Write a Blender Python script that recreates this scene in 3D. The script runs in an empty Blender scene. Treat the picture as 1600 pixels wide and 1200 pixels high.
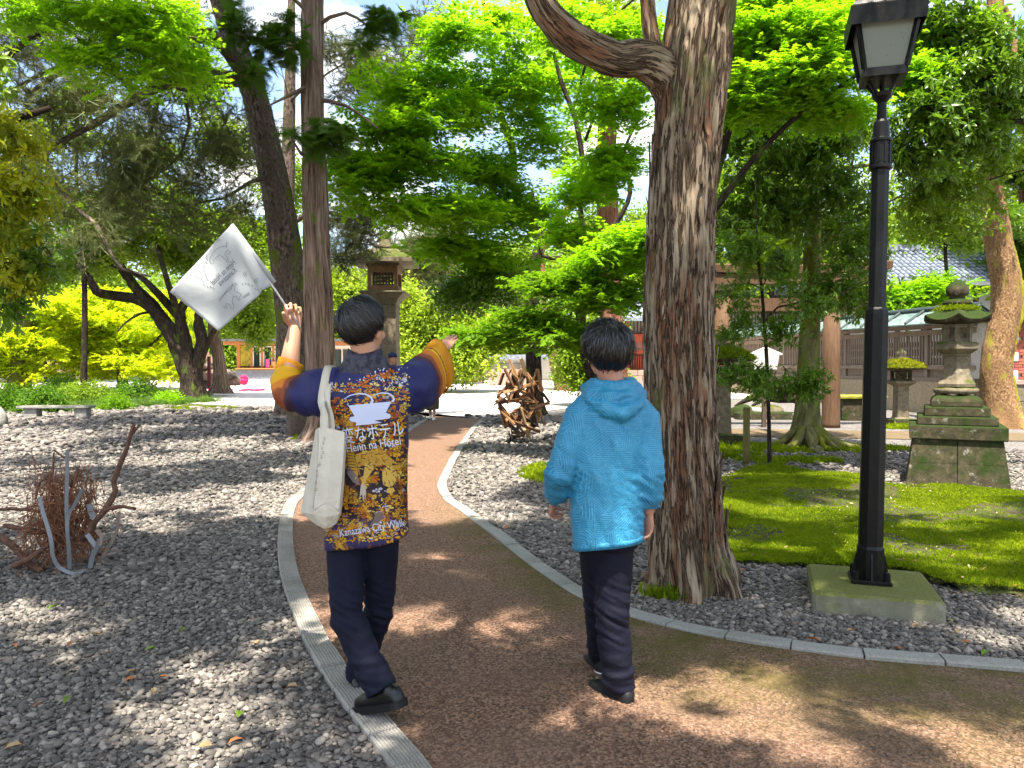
import bpy, bmesh, math, random
import numpy as np
from mathutils import Vector, Matrix, Euler, noise
from mathutils.bvhtree import BVHTree
from mathutils.geometry import tessellate_polygon

random.seed(7)
RNG = np.random.default_rng(11)
R = math.radians
SC = bpy.context.scene
COL = SC.collection

# ---------------------------------------------------------------- camera
FPX, CAMH, PITCH = 1204.0, 1.5, R(1.43)
cam = bpy.data.cameras.new('camera')
cam.sensor_width = 36.0
cam.lens = 36.0 * FPX / 1600.0
cam.clip_start, cam.clip_end = 0.05, 600
camo = bpy.data.objects.new('camera', cam)
COL.objects.link(camo)
camo.location = (0, 0, CAMH)
camo.rotation_euler = (R(90) - PITCH, 0, 0)
SC.camera = camo

# ---------------------------------------------------------------- sun, sky, exposure
SUN_DIR = Vector((0.06, 0.62, -1.62)).normalized()      # the way the light travels
sun = bpy.data.lights.new('sun', 'SUN')
sun.energy = 5.0
sun.angle = R(0.53)
sun.color = (1.0, 0.93, 0.82)
suno = bpy.data.objects.new('sun', sun)
COL.objects.link(suno)
suno.location = (0, -20, 60)
suno.rotation_euler = SUN_DIR.to_track_quat('-Z', 'Y').to_euler()
w = bpy.data.worlds.new('World')
SC.world = w
w.use_nodes = True
wt = w.node_tree
wt.nodes.clear()
wo = wt.nodes.new('ShaderNodeOutputWorld')
wb = wt.nodes.new('ShaderNodeBackground')
sky = wt.nodes.new('ShaderNodeTexSky')
sky.sky_type = 'NISHITA'
sky.sun_disc = False
sky.sun_elevation = math.asin(-SUN_DIR.z)
sky.sun_rotation = math.atan2(-SUN_DIR.x, -SUN_DIR.y)
sky.air_density, sky.dust_density, sky.ozone_density = 1.0, 2.2, 0.7
# broken white cumulus over the blue
wg = wt.nodes.new('ShaderNodeTexCoord')
wmap = wt.nodes.new('ShaderNodeMapping')
wmap.inputs['Scale'].default_value = (1.0, 1.0, 2.2)
wn = wt.nodes.new('ShaderNodeTexNoise')
wn.inputs['Scale'].default_value = 5.5
wn.inputs['Detail'].default_value = 7
wn.inputs['Roughness'].default_value = 0.58
wr = wt.nodes.new('ShaderNodeMapRange')
wr.inputs['From Min'].default_value, wr.inputs['From Max'].default_value = 0.48, 0.67
wm = wt.nodes.new('ShaderNodeMix')
wm.data_type = 'RGBA'
wm.inputs[7].default_value = (5.6, 5.3, 4.85, 1)
L = wt.links.new
L(wg.outputs['Generated'], wmap.inputs['Vector'])
L(wmap.outputs['Vector'], wn.inputs['Vector'])
L(wn.outputs['Fac'], wr.inputs['Value'])
L(wr.outputs['Result'], wm.inputs[0])
L(sky.outputs['Color'], wm.inputs[6])
L(wm.outputs[2], wb.inputs['Color'])
wb.inputs['Strength'].default_value = 0.125
L(wb.outputs['Background'], wo.inputs['Surface'])
SC.view_settings.view_transform = 'Standard'
SC.view_settings.look = 'None'
SC.view_settings.gamma = 1
SC.view_settings.use_curve_mapping = False
SC.view_settings.exposure = 1.78
cy = SC.cycles
cy.max_bounces, cy.diffuse_bounces, cy.glossy_bounces, cy.transmission_bounces, cy.transparent_max_bounces = 7, 4, 2, 5, 4
cy.sample_clamp_indirect = 4
cy.use_denoising = True
cy.use_adaptive_sampling = True
cy.adaptive_threshold = 0.02
cy.caustics_reflective = cy.caustics_refractive = False

# ---------------------------------------------------------------- placing helpers
def gz(x, y):
    """height of the terrain: level to 25 m, then a gentle rise"""
    return 0.0 if y < 25 else 0.018 * (y - 25)

CP, SP = math.cos(PITCH), math.sin(PITCH)
def P(px, py, d):
    """point at forward distance d seen at pixel (px, py) of the 1600 x 1200 photograph"""
    u, v = (px - 800) / FPX, (600 - py) / FPX
    y, z = CP + v * SP, -SP + v * CP
    return Vector((u / y * d, d, CAMH + z / y * d))

def G(px, py):
    """point of the level ground seen at a pixel"""
    u, v = (px - 800) / FPX, (600 - py) / FPX
    y, z = CP + v * SP, -SP + v * CP
    t = -CAMH / z
    return Vector((u * t, y * t, 0))

# ---------------------------------------------------------------- materials
def lin(r, g, b):
    f = lambda c: c / 12.92 if c <= 0.04045 else ((c + 0.055) / 1.055) ** 2.4
    return (f(r / 255), f(g / 255), f(b / 255), 1)

class M:
    def __init__(s, name):
        s.m = bpy.data.materials.new(name)
        s.m.use_nodes = True
        s.t = s.m.node_tree
        s.t.nodes.clear()
        s.out = s.t.nodes.new('ShaderNodeOutputMaterial')
    def n(s, typ, ins=None, **kw):
        nd = s.t.nodes.new('ShaderNode' + typ)
        for k, v in kw.items():
            setattr(nd, k, v)
        for k, v in (ins or {}).items():
            s.set(nd, k, v)
        return nd
    def set(s, nd, k, v):
        if hasattr(v, 'is_output'):
            s.t.links.new(v, nd.inputs[k])
        elif isinstance(v, (tuple, list)) and len(v) == 3 and nd.inputs[k].type == 'RGBA':
            nd.inputs[k].default_value = (*v, 1)
        else:
            nd.inputs[k].default_value = v
    def obj(s, scale=(1, 1, 1), rot=(0, 0, 0)):
        tc = s.n('TexCoord')
        return s.n('Mapping', {'Vector': tc.outputs['Object'], 'Scale': scale, 'Rotation': rot}).outputs[0]
    def world(s, scale=(1, 1, 1)):
        g = s.n('NewGeometry')
        return s.n('Mapping', {'Vector': g.outputs['Position'], 'Scale': scale}).outputs[0]
    def noise(s, vec, scale=5, detail=4, rough=0.55, dist=0):
        return s.n('TexNoise', {'Vector': vec, 'Scale': scale, 'Detail': detail, 'Roughness': rough, 'Distortion': dist}).outputs['Fac']
    def ramp(s, fac, *stops):
        nd = s.n('ValToRGB', {'Fac': fac})
        e = nd.color_ramp.elements
        while len(e) < len(stops):
            e.new(0.5)
        for el, (p, c) in zip(e, stops):
            el.position = p
            el.color = c if len(c) == 4 else (*c, 1)
        return nd.outputs['Color']
    def rng(s, v, a, b, c=0, d=1):
        return s.n('MapRange', {'Value': v, 'From Min': a, 'From Max': b, 'To Min': c, 'To Max': d}).outputs[0]
    def math(s, op, a, b=0.0):
        return s.n('Math', {0: a, 1: b}, operation=op).outputs[0]
    def mix(s, f, a, b, blend='MIX'):
        nd = s.n('Mix', data_type='RGBA', blend_type=blend)
        for i, v in ((0, f), (6, a), (7, b)):
            if hasattr(v, 'is_output'):
                s.t.links.new(v, nd.inputs[i])
            else:
                nd.inputs[i].default_value = v if i == 0 else ((*v, 1) if len(v) == 3 else v)
        return nd.outputs[2]
    def bump(s, h, strength=0.5, dist=0.01):
        return s.n('Bump', {'Height': h, 'Strength': strength, 'Distance': dist}).outputs[0]
    def bsdf(s, col, rough=0.8, normal=None, spec=0.3, metal=0.0, **kw):
        b = s.n('BsdfPrincipled', {'Base Color': col, 'Roughness': rough, 'Metallic': metal, 'Specular IOR Level': spec})
        for k, v in kw.items():
            s.set(b, k, v)
        if normal is not None:
            s.set(b, 'Normal', normal)
        s.t.links.new(b.outputs[0], s.out.inputs[0])
        return b
    def attr(s, name):
        return s.n('Attribute', attribute_name=name)

def simple(name, c1, c2=None, rough=0.75, scale=12, bump=0.25, spec=0.25, metal=0.0, stretch=(1, 1, 1), lo=0.35, hi=0.65, bdist=0.01):
    m = M(name)
    v = m.obj(stretch)
    f = m.noise(v, scale, 6, 0.6)
    c2 = c2 or tuple(x * 0.7 for x in c1[:3])
    col = m.ramp(f, (lo, c2), (hi, c1))
    m.bsdf(col, rough, m.bump(m.noise(v, scale * 3, 5, 0.65), bump, bdist), spec, metal)
    return m.m

def leaf_mat(name, c1, c2, trans=0.45, tcol=None, rough=0.5, spec=0.25):
    m = M(name)
    info = m.n('ObjectInfo')
    pos = m.n('NewGeometry').outputs['Position']
    f = m.math('ADD', m.math('MULTIPLY', info.outputs['Random'], 0.6), m.math('MULTIPLY', m.noise(pos, 1.1, 3), 0.5))
    col = m.ramp(f, (0.2, c2), (0.75, c1))
    tc = m.mix(0.6, col, tcol or tuple(min(1, x * 1.9) for x in c1), 'MIX')
    b = m.n('BsdfPrincipled', {'Base Color': col, 'Roughness': rough, 'Specular IOR Level': spec})
    t = m.n('BsdfTranslucent', {'Color': tc})
    mx = m.n('MixShader', {0: trans, 1: b.outputs[0], 2: t.outputs[0]})
    m.t.links.new(mx.outputs[0], m.out.inputs[0])
    return m.m

def bark_mat(name, cdark, cmid, clight, moss=0.0, fine=22, along=1.7, mosscol=(0.09, 0.12, 0.015), bump=0.8, red=None):
    m = M(name)
    # 'bk' runs with the limb: two coordinates round it, one along it
    at = m.attr('bk').outputs['Vector']
    has = m.math('GREATER_THAN', m.n('VectorMath', {0: at}, operation='LENGTH').outputs['Value'], 1e-5)
    base = m.n('Mix', {0: has}, data_type='VECTOR')
    m.t.links.new(m.n('TexCoord').outputs['Object'], base.inputs[4]); m.t.links.new(at, base.inputs[5])
    vec = lambda s_: m.n('Mapping', {'Vector': base.outputs[1], 'Scale': s_}).outputs[0]
    v = vec((fine, fine, along))
    a = m.noise(v, 1.0, 6, 0.62, 0.4)
    b = m.noise(vec((fine * 2.6, fine * 2.6, along * 2.5)), 1.0, 5, 0.65)
    big = m.noise(vec((2.4, 2.4, 0.9)), 1.6, 4)
    col = m.ramp(a, (0.36, cdark), (0.5, cmid), (0.68, clight))
    col = m.mix(m.rng(big, 0.5, 0.62), col, m.ramp(b, (0.35, tuple(x * 0.5 for x in cmid)), (0.65, tuple(x * 1.25 for x in cmid))))
    if red:
        col = m.mix(m.rng(m.noise(vec((5, 5, .8)), 1.3, 6, .62), .52, .6, 0, .85), col, m.ramp(b, (.3, tuple(x * .45 for x in red)), (.7, red)))
        crev = m.rng(m.math('ABSOLUTE', m.math('SUBTRACT', a, .47)), .012, .05)
        col = m.mix(crev, cdark, col)
    if moss > 0:
        mk = m.rng(m.noise(m.obj((1, 1, 0.5)), 3.0, 6, 0.6), 0.62 - 0.3 * moss, 0.7 - 0.22 * moss)
        col = m.mix(mk, col, m.mix(m.noise(m.obj(), 40, 3), tuple(x * 0.5 for x in mosscol), tuple(x * 1.5 for x in mosscol)))
    h = m.math('ADD', a, m.math('MULTIPLY', b, 0.5))
    m.bsdf(col, 0.92, m.bump(h, bump, 0.02), 0.12)
    return m.m

# ---------------------------------------------------------------- mesh helpers
class MB:
    def __init__(s):
        s.v, s.f, s.c = [], [], []
    def add(s, vs, fs, col=None):
        o = len(s.v)
        s.v.extend([tuple(v) for v in vs])
        s.f.extend([tuple(i + o for i in f) for f in fs])
        if col is not None:
            s.c.extend([col] * len(fs))
        return s
    def box(s, c, size, rot=(0, 0, 0), taper=1.0, col=None, bev=0.0):
        c = Vector(c)
        E = rot if isinstance(rot, Matrix) else Euler(rot).to_matrix()
        hx, hy, hz = (a / 2 for a in size)
        if bev <= 0:
            vs = [E @ Vector((x * hx * (taper if z > 0 else 1), y * hy * (taper if z > 0 else 1), z * hz)) + c
                  for z in (-1, 1) for x, y in ((-1, -1), (1, -1), (1, 1), (-1, 1))]
            fs = [(3, 2, 1, 0), (4, 5, 6, 7), (0, 1, 5, 4), (1, 2, 6, 5), (2, 3, 7, 6), (3, 0, 4, 7)]
            return s.add(vs, fs, col)
        # chamfered along the vertical and the top/bottom rims
        def ring(k, z, b):
            X, Y = hx * k - b, hy * k - b
            return [(x, y, z) for x, y in ((-X + bev, -Y), (X - bev, -Y), (X, -Y + bev), (X, Y - bev), (X - bev, Y), (-X + bev, Y), (-X, Y - bev), (-X, -Y + bev))]
        rings = [ring(1, -hz, bev), ring(1, -hz + bev, 0), ring(taper, hz - bev, 0), ring(taper, hz, bev)]
        vs = [E @ Vector(p) + c for r in rings for p in r]
        fs = [tuple(range(7, -1, -1)), tuple(range(24, 32))]
        for k in range(3):
            for i in range(8):
                j = (i + 1) % 8
                fs.append((k * 8 + i, k * 8 + j, k * 8 + 8 + j, k * 8 + 8 + i))
        return s.add(vs, fs, col)
    def tube(s, pts, radii, n=10, cap=True, sq=None, up=None, col=None):
        """sq: (a, b) scale of the cross-section along side and up"""
        pts = [Vector(p) for p in pts]
        if not hasattr(radii, '__len__'):
            radii = [radii] * len(pts)
        N = len(pts)
        vs, fs = [], []
        t0 = (pts[1] - pts[0]).normalized()
        ref = Vector(up) if up else (Vector((0, 0, 1)) if abs(t0.z) < 0.9 else Vector((0, 1, 0)))
        side = t0.cross(ref).normalized()
        for i, p in enumerate(pts):
            t = (pts[min(i + 1, N - 1)] - pts[max(i - 1, 0)]).normalized()
            if up:
                side = t.cross(ref).normalized()
            else:
                side = (side - t * side.dot(t)).normalized()
            u = side.cross(t)
            q = sq[i] if (sq and hasattr(sq[0], '__len__')) else (sq or (1, 1))
            for k in range(n):
                a = 2 * math.pi * k / n
                vs.append(p + side * (math.cos(a) * radii[i] * q[0]) + u * (math.sin(a) * radii[i] * q[1]))
        for i in range(N - 1):
            for k in range(n):
                j = (k + 1) % n
                fs.append((i * n + k, i * n + j, (i + 1) * n + j, (i + 1) * n + k))
        if cap:
            fs.append(tuple(range(n - 1, -1, -1)))
            fs.append(tuple((N - 1) * n + k for k in range(n)))
        return s.add(vs, fs, col)
    def lathe(s, c, prof, n=24, rot=0.0, sq=1.0, col=None, cap=True):
        """prof: (radius, z) pairs from bottom to top; n = 4, 6, 8 give prisms"""
        c = Vector(c)
        vs, fs = [], []
        for r, z in prof:
            for k in range(n):
                a = rot + 2 * math.pi * k / n
                vs.append(c + Vector((r * math.cos(a), r * math.sin(a) * sq, z)))
        for i in range(len(prof) - 1):
            for k in range(n):
                j = (k + 1) % n
                fs.append((i * n + k, i * n + j, (i + 1) * n + j, (i + 1) * n + k))
        if cap:
            fs.append(tuple(range(n - 1, -1, -1)))
            fs.append(tuple((len(prof) - 1) * n + k for k in range(n)))
        return s.add(vs, fs, col)
    def ell(s, c, r, rot=None, nu=20, nv=12, col=None):
        c = Vector(c)
        E = rot if isinstance(rot, Matrix) else (Euler(rot).to_matrix() if rot else Matrix.Identity(3))
        vs = [E @ Vector((0, 0, -r[2])) + c]
        for i in range(1, nv):
            th = math.pi * i / nv
            for k in range(nu):
                a = 2 * math.pi * k / nu
                vs.append(E @ Vector((r[0] * math.sin(th) * math.cos(a), r[1] * math.sin(th) * math.sin(a), -r[2] * math.cos(th))) + c)
        vs.append(E @ Vector((0, 0, r[2])) + c)
        fs = []
        for k in range(nu):
            fs.append((0, 1 + (k + 1) % nu, 1 + k))
        for i in range(nv - 2):
            for k in range(nu):
                j = (k + 1) % nu
                a = 1 + i * nu
                fs.append((a + k, a + j, a + nu + j, a + nu + k))
        a = 1 + (nv - 2) * nu
        for k in range(nu):
            fs.append((a + k, a + (k + 1) % nu, len(vs) - 1))
        return s.add(vs, fs, col)
    def mesh(s, name='m', smooth=False, origin=(0, 0, 0)):
        me = bpy.data.meshes.new(name)
        o = Vector(origin)
        me.from_pydata([(v[0] - o.x, v[1] - o.y, v[2] - o.z) for v in s.v], [], s.f)
        if s.c:
            at = me.color_attributes.new('col', 'FLOAT_COLOR', 'CORNER')
            data = []
            for f, c in zip(s.f, s.c):
                data.extend([*c[:3], 1.0] * len(f))
            at.data.foreach_set('color', data)
        if smooth:
            me.polygons.foreach_set('use_smooth', [True] * len(me.polygons))
        me.update()
        return me
    def build(s, name, mat, parent=None, smooth=False, origin=None):
        o = origin if origin is not None else root_loc(parent)
        return link(name, s.mesh(name, smooth, o), mat, parent, o if parent is None else None)

def root_loc(o):
    if o is None:
        return Vector((0, 0, 0))
    while o.parent:
        o = o.parent
    return o.location.copy()

def link(name, me, mat, parent=None, loc=None):
    ob = bpy.data.objects.new(name, me)
    COL.objects.link(ob)
    if mat is not None and not me.materials:
        for m_ in (mat if isinstance(mat, (list, tuple)) else [mat]):
            me.materials.append(m_)
    if parent is not None:
        ob.parent = parent
    if loc is not None:
        ob.location = loc
    return ob

def tag(o, label=None, cat=None, group=None, kind=None):
    if label: o['label'] = label
    if cat: o['category'] = cat
    if group: o['group'] = group
    if kind: o['kind'] = kind
    return o

def thing(name, label, cat, loc=(0, 0, 0), group=None):
    o = bpy.data.objects.new(name, None)
    o.empty_display_size = 0.2
    COL.objects.link(o)
    o.location = loc
    return tag(o, label, cat, group)

def dup(root, loc, label=None, rz=None):
    c = root.copy()
    COL.objects.link(c)
    c.location = loc
    if rz is not None: c.rotation_euler.z = rz
    if label: c['label'] = label
    for ch in list(root.children):
        d = ch.copy(); COL.objects.link(d); d.parent = c
        for g in list(ch.children):
            e = g.copy(); COL.objects.link(e); e.parent = d
    return c

def spline(pts, step):
    """Catmull-Rom through the points, resampled about every step metres; points may carry a radius as 4th value"""
    pts = [np.array(p, float) for p in pts]
    P_ = [2 * pts[0] - pts[1]] + pts + [2 * pts[-1] - pts[-2]]
    out = []
    for i in range(1, len(P_) - 2):
        a, b, c, d = P_[i - 1:i + 3]
        k = max(1, int(np.linalg.norm((c - b)[:3]) / step))
        for j in range(k):
            t = j / k
            out.append(0.5 * (2 * b + (c - a) * t + (2 * a - 5 * b + 4 * c - d) * t * t + (3 * b - a - 3 * c + d) * t ** 3))
    out.append(pts[-1])
    return np.array(out)

def remesh(mb, voxel, smooth=2, factor=0.5):
    me = mb.mesh('tmp')
    ob = bpy.data.objects.new('tmp', me)
    COL.objects.link(ob)
    md = ob.modifiers.new('r', 'REMESH'); md.mode = 'VOXEL'; md.voxel_size = voxel; md.use_smooth_shade = True
    if smooth:
        ms = ob.modifiers.new('s', 'SMOOTH'); ms.iterations = smooth; ms.factor = factor
    dg = bpy.context.evaluated_depsgraph_get()
    out = bpy.data.meshes.new_from_object(ob.evaluated_get(dg))
    bpy.data.objects.remove(ob)
    bpy.data.meshes.remove(me)
    out.materials.clear()
    out.polygons.foreach_set('use_smooth', [True] * len(out.polygons))
    return out

def verts_np(me):
    a = np.empty(len(me.vertices) * 3)
    me.vertices.foreach_get('co', a)
    return a.reshape(-1, 3)
def norms_np(me):
    a = np.empty(len(me.vertices) * 3)
    me.vertices.foreach_get('normal', a)
    return a.reshape(-1, 3)
def set_verts(me, a):
    me.vertices.foreach_set('co', np.ascontiguousarray(a, dtype=np.float32).ravel())
    me.update()
def shift(me, o):
    set_verts(me, verts_np(me) - np.array(o))
    return me
def vcol(me, rgb, name='col'):
    at = me.color_attributes.new(name, 'FLOAT_COLOR', 'POINT')
    a = np.ones((len(rgb), 4), np.float32); a[:, :3] = rgb
    at.data.foreach_set('color', a.ravel())

def in_poly(X, Y, poly):
    inside = np.zeros(X.shape, bool)
    n = len(poly)
    for i in range(n):
        x1, y1 = poly[i][0], poly[i][1]
        x2, y2 = poly[(i + 1) % n][0], poly[(i + 1) % n][1]
        c = ((y1 > Y) != (y2 > Y))
        if y1 != y2:
            inside ^= c & (X < (x2 - x1) * (Y - y1) / (y2 - y1) + x1)
    return inside

def dist_line(X, Y, line):
    d = np.full(X.shape, 1e9)
    for (a, b) in zip(line[:-1], line[1:]):
        ax, ay, bx, by = a[0], a[1], b[0], b[1]
        l2 = (bx - ax) ** 2 + (by - ay) ** 2 + 1e-9
        t = np.clip(((X - ax) * (bx - ax) + (Y - ay) * (by - ay)) / l2, 0, 1)
        d = np.minimum(d, np.hypot(X - ax - t * (bx - ax), Y - ay - t * (by - ay)))
    return d

# ---------------------------------------------------------------- instanced leaf sprays, needles, pebbles
def proto_leaf_maple(mb, o, d, up, L_):
    """a flat palmate leaf"""
    o = Vector(o); d = Vector(d).normalized(); up = Vector(up).normalized()
    s_ = d.cross(up).normalized()
    pts = [o]
    for a, r in ((-105, .5), (-78, .3), (-52, .85), (-26, .4), (0, 1.0), (26, .4), (52, .85), (78, .3), (105, .5)):
        a = R(a)
        pts.append(o + d * (0.25 * L_) + (d * math.cos(a) + s_ * math.sin(a)) * (r * L_ * 0.75) - up * (0.12 * L_ * r * r))
    mb.add(pts, [(0, i, i + 1) for i in range(1, 9)])

def proto_leaf_oval(mb, o, d, up, L_, wdt=0.36, fold=0.12):
    o = Vector(o); d = Vector(d).normalized(); up = Vector(up).normalized()
    s_ = d.cross(up).normalized(); up = s_.cross(d)
    a, b, c = o, o + d * (L_ * 0.5) - up * (L_ * 0.02), o + d * L_ - up * (L_ * 0.15)
    h = wdt * L_ * 0.5
    l1, l2 = o + d * (L_ * .3) - s_ * h * .9 + up * (fold * h), o + d * (L_ * .68) - s_ * h * .8 + up * (fold * h) - up * (L_ * .05)
    r1, r2 = o + d * (L_ * .3) + s_ * h * .9 + up * (fold * h), o + d * (L_ * .68) + s_ * h * .8 + up * (fold * h) - up * (L_ * .05)
    mb.add([a, b, c, l1, l2, r1, r2], [(0, 1, 3), (3, 1, 4), (4, 1, 2), (0, 5, 1), (5, 6, 1), (6, 2, 1)])

def rv(rg, s=1.0):
    return Vector((rg.gauss(0, s), rg.gauss(0, s), rg.gauss(0, s)))

def make_proto(kind, variant):
    rg = random.Random(hash((kind, variant)) % 9973 if False else sum(map(ord, kind)) * 31 + variant)
    mb = MB()
    if kind == 'maple':           # flat tiered twig, about 0.55 m across
        for b in range(4):
            a0 = rg.uniform(0, 6.28)
            p = Vector((0, 0, 0)); d = Vector((math.cos(a0), math.sin(a0), rg.uniform(-.08, .1)))
            for k in range(5):
                p = p + d * rg.uniform(.05, .075)
                d = (d + rv(rg, .22) * Vector((1, 1, .25))).normalized()
                for sgn in (-1, 1):
                    dd = (d + Vector((-d.y, d.x, 0)) * sgn * rg.uniform(.5, 1.4) + Vector((0, 0, rg.uniform(-.35, .05)))).normalized()
                    proto_leaf_maple(mb, p, dd, Vector((rg.gauss(0, .3), rg.gauss(0, .3), 1)), rg.uniform(.05, .075))
    elif kind == 'broad':         # whorls of oval leaves
        for b in range(5):
            d = Vector((rg.gauss(0, 1), rg.gauss(0, 1), rg.gauss(.15, .5))).normalized()
            p = d * rg.uniform(.05, .25)
            n = rg.randint(5, 8)
            for k in range(n):
                a = 6.28 * k / n + rg.uniform(-.3, .3)
                s1 = d.cross(Vector((0, 0, 1)) + rv(rg, .05)).normalized(); s2 = s1.cross(d)
                dd = (d * .45 + s1 * math.cos(a) + s2 * math.sin(a) + Vector((0, 0, -.25))).normalized()
                proto_leaf_oval(mb, p + d * rg.uniform(-.03, .03), dd, Vector((0, 0, 1)) + rv(rg, .25), rg.uniform(.08, .13))
    elif kind == 'small':         # far foliage: many small oval leaves in a puff
        for k in range(46):
            d = Vector((rg.gauss(0, 1), rg.gauss(0, 1), rg.gauss(0, .6))).normalized()
            p = d * (rg.random() ** .5 * .32)
            proto_leaf_oval(mb, p, d + rv(rg, .5), Vector((0, 0, 1)) + rv(rg, .5), rg.uniform(.07, .12), .55)
    elif kind == 'pine':          # brushes of needles on a forked twig
        for b in range(5):
            d = Vector((rg.gauss(0, 1), rg.gauss(0, 1), rg.gauss(.25, .35))).normalized()
            p0 = d * rg.uniform(.02, .2)
            s1 = d.cross(Vector((.1, .2, 1))).normalized(); s2 = s1.cross(d)
            mb.tube([p0 - d * .2, p0 + d * .12], [.005, .003], 3, False)
            for k in range(34):
                a = rg.uniform(0, 6.28); r_ = rg.uniform(.25, 1.1)
                o = p0 + d * rg.uniform(-.03, .13)
                nd = (d + (s1 * math.cos(a) + s2 * math.sin(a)) * r_).normalized()
                w_ = nd.cross(rv(rg)).normalized() * .0022
                L_ = rg.uniform(.08, .12)
                mb.add([o - w_, o + w_, o + nd * L_], [(0, 1, 2)])
    elif kind == 'cypress':       # flat fern-like spray
        def frond(o, d, s_, L_, lvl):
            n = 9 if lvl == 0 else 6
            for k in range(n):
                t = (k + .5) / n
                p = o + d * (L_ * t) + Vector((0, 0, -.18 * L_ * t * t))
                l_ = L_ * (.42 if lvl == 0 else .5) * (1 - .75 * t) * rg.uniform(.8, 1.2)
                for sg in (-1, 1):
                    dd = (d * .75 + s_ * sg * .8 + Vector((0, 0, rg.uniform(-.12, .08)))).normalized()
                    if lvl == 0:
                        frond(p, dd, (s_ * .75 - d * sg * .8).normalized(), l_, 1)
                    else:
                        w_ = dd.cross(Vector((0, 0, 1))).normalized() * (.16 * l_)
                        mb.add([p - w_, p + w_, p + dd * l_], [(0, 1, 2)])
            w_ = s_ * .006
            mb.add([o - w_, o + w_, o + d * L_], [(0, 1, 2)])
        for b in range(3):
            a = rg.uniform(0, 6.28)
            d = Vector((math.cos(a), math.sin(a), rg.uniform(-.35, .05))).normalized()
            frond(Vector((0, 0, rg.uniform(-.05, .05))), d, d.cross(Vector((rg.gauss(0, .3), rg.gauss(0, .3), 1))).normalized(), rg.uniform(.3, .42), 0)
    elif kind == 'grass':
        for k in range(26):
            a = rg.uniform(0, 6.28)
            o = Vector((rg.gauss(0, .05), rg.gauss(0, .05), 0))
            d = Vector((math.cos(a), math.sin(a), 0)); L_ = rg.uniform(.15, .36); b_ = rg.uniform(.1, .8)
            w_ = Vector((-d.y, d.x, 0)) * .006
            p1 = o + Vector((0, 0, L_ * .6)) + d * (b_ * L_ * .25)
            p2 = o + Vector((0, 0, L_ * (1 - .35 * b_))) + d * (b_ * L_ * .75)
            mb.add([o - w_, o + w_, p1 + w_ * .8, p1 - w_ * .8, p2], [(0, 1, 2, 3), (3, 2, 4)])
    elif kind == 'moss':
        for k in range(16):
            a = rg.uniform(0, 6.28)
            o = Vector((rg.gauss(0, .016), rg.gauss(0, .016), -.004))
            d = Vector((math.cos(a), math.sin(a), 0)); L_ = rg.uniform(.010, .024)
            w_ = Vector((-d.y, d.x, 0)) * rg.uniform(.003, .005)
            mb.add([o - w_, o + w_, o + Vector((0, 0, L_)) + d * rg.uniform(0, .012)], [(0, 1, 2)])
    elif kind == 'litter':
        proto_leaf_oval(mb, (-.02, 0, .003), (1, 0, .15), (0, rg.gauss(0, .2), 1), rg.uniform(.025, .045), rg.uniform(.3, .6), rg.uniform(-.6, .6))
    elif kind == 'pebble':
        bm = bmesh.new()
        bmesh.ops.create_icosphere(bm, subdivisions=2, radius=1)
        s0 = Vector((rg.uniform(.85, 1.25), rg.uniform(.65, .95), rg.uniform(.42, .68)))
        off = rv(rg, 10)
        for v in bm.verts:
            k = 1 + .3 * noise.noise(v.co * 1.1 + off)
            v.co = v.co * k * s0
        me = bpy.data.meshes.new('pebble')
        bm.to_mesh(me); bm.free()
        me.polygons.foreach_set('use_smooth', [True] * len(me.polygons))
        return me
    elif kind == 'chip':
        bm = bmesh.new()
        bmesh.ops.create_icosphere(bm, subdivisions=1, radius=1)
        s0 = Vector((rg.uniform(.9, 1.3), rg.uniform(.6, .95), rg.uniform(.4, .7)))
        for v in bm.verts:
            v.co = v.co * rg.uniform(.75, 1.15) * s0
        me = bpy.data.meshes.new('chip')
        bm.to_mesh(me); bm.free()
        return me
    return mb.mesh('proto_' + kind)

NG = {}
def spray_tree(kind, mat, nvar=3):
    key = (kind, mat.name)
    if key in NG:
        return NG[key]
    ng = bpy.data.node_groups.new('sprays_' + kind, 'GeometryNodeTree')
    ng.interface.new_socket('Geometry', in_out='INPUT', socket_type='NodeSocketGeometry')
    ng.interface.new_socket('Geometry', in_out='OUTPUT', socket_type='NodeSocketGeometry')
    nd = ng.nodes
    gi, go = nd.new('NodeGroupInput'), nd.new('NodeGroupOutput')
    ip = nd.new('GeometryNodeInstanceOnPoints')
    j = nd.new('GeometryNodeJoinGeometry')
    lk = ng.links.new
    for k in range(nvar):
        me = make_proto(kind, k)
        me.materials.append(mat)
        po = bpy.data.objects.new('proto_' + kind, me)     # not linked to the scene: only its geometry is read
        oi = nd.new('GeometryNodeObjectInfo')
        oi.inputs['Object'].default_value = po
        oi.inputs['As Instance'].default_value = False
        ti = nd.new('GeometryNodeGeometryToInstance')
        lk(oi.outputs['Geometry'], ti.inputs[0])
        lk(ti.outputs[0], j.inputs[0])
    lk(gi.outputs[0], ip.inputs['Points'])
    lk(j.outputs[0], ip.inputs['Instance'])
    ip.inputs['Pick Instance'].default_value = True
    for nm, dt, sock in (('rot', 'FLOAT_VECTOR', 'Rotation'), ('scl', 'FLOAT', 'Scale'), ('vi', 'INT', 'Instance Index')):
        na = nd.new('GeometryNodeInputNamedAttribute')
        na.data_type = dt
        na.inputs['Name'].default_value = nm
        outs = [o for o in na.outputs if o.enabled and o.name == 'Attribute']
        lk(outs[0], ip.inputs[sock])
    lk(ip.outputs[0], go.inputs[0])
    NG[key] = ng
    return ng

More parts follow.
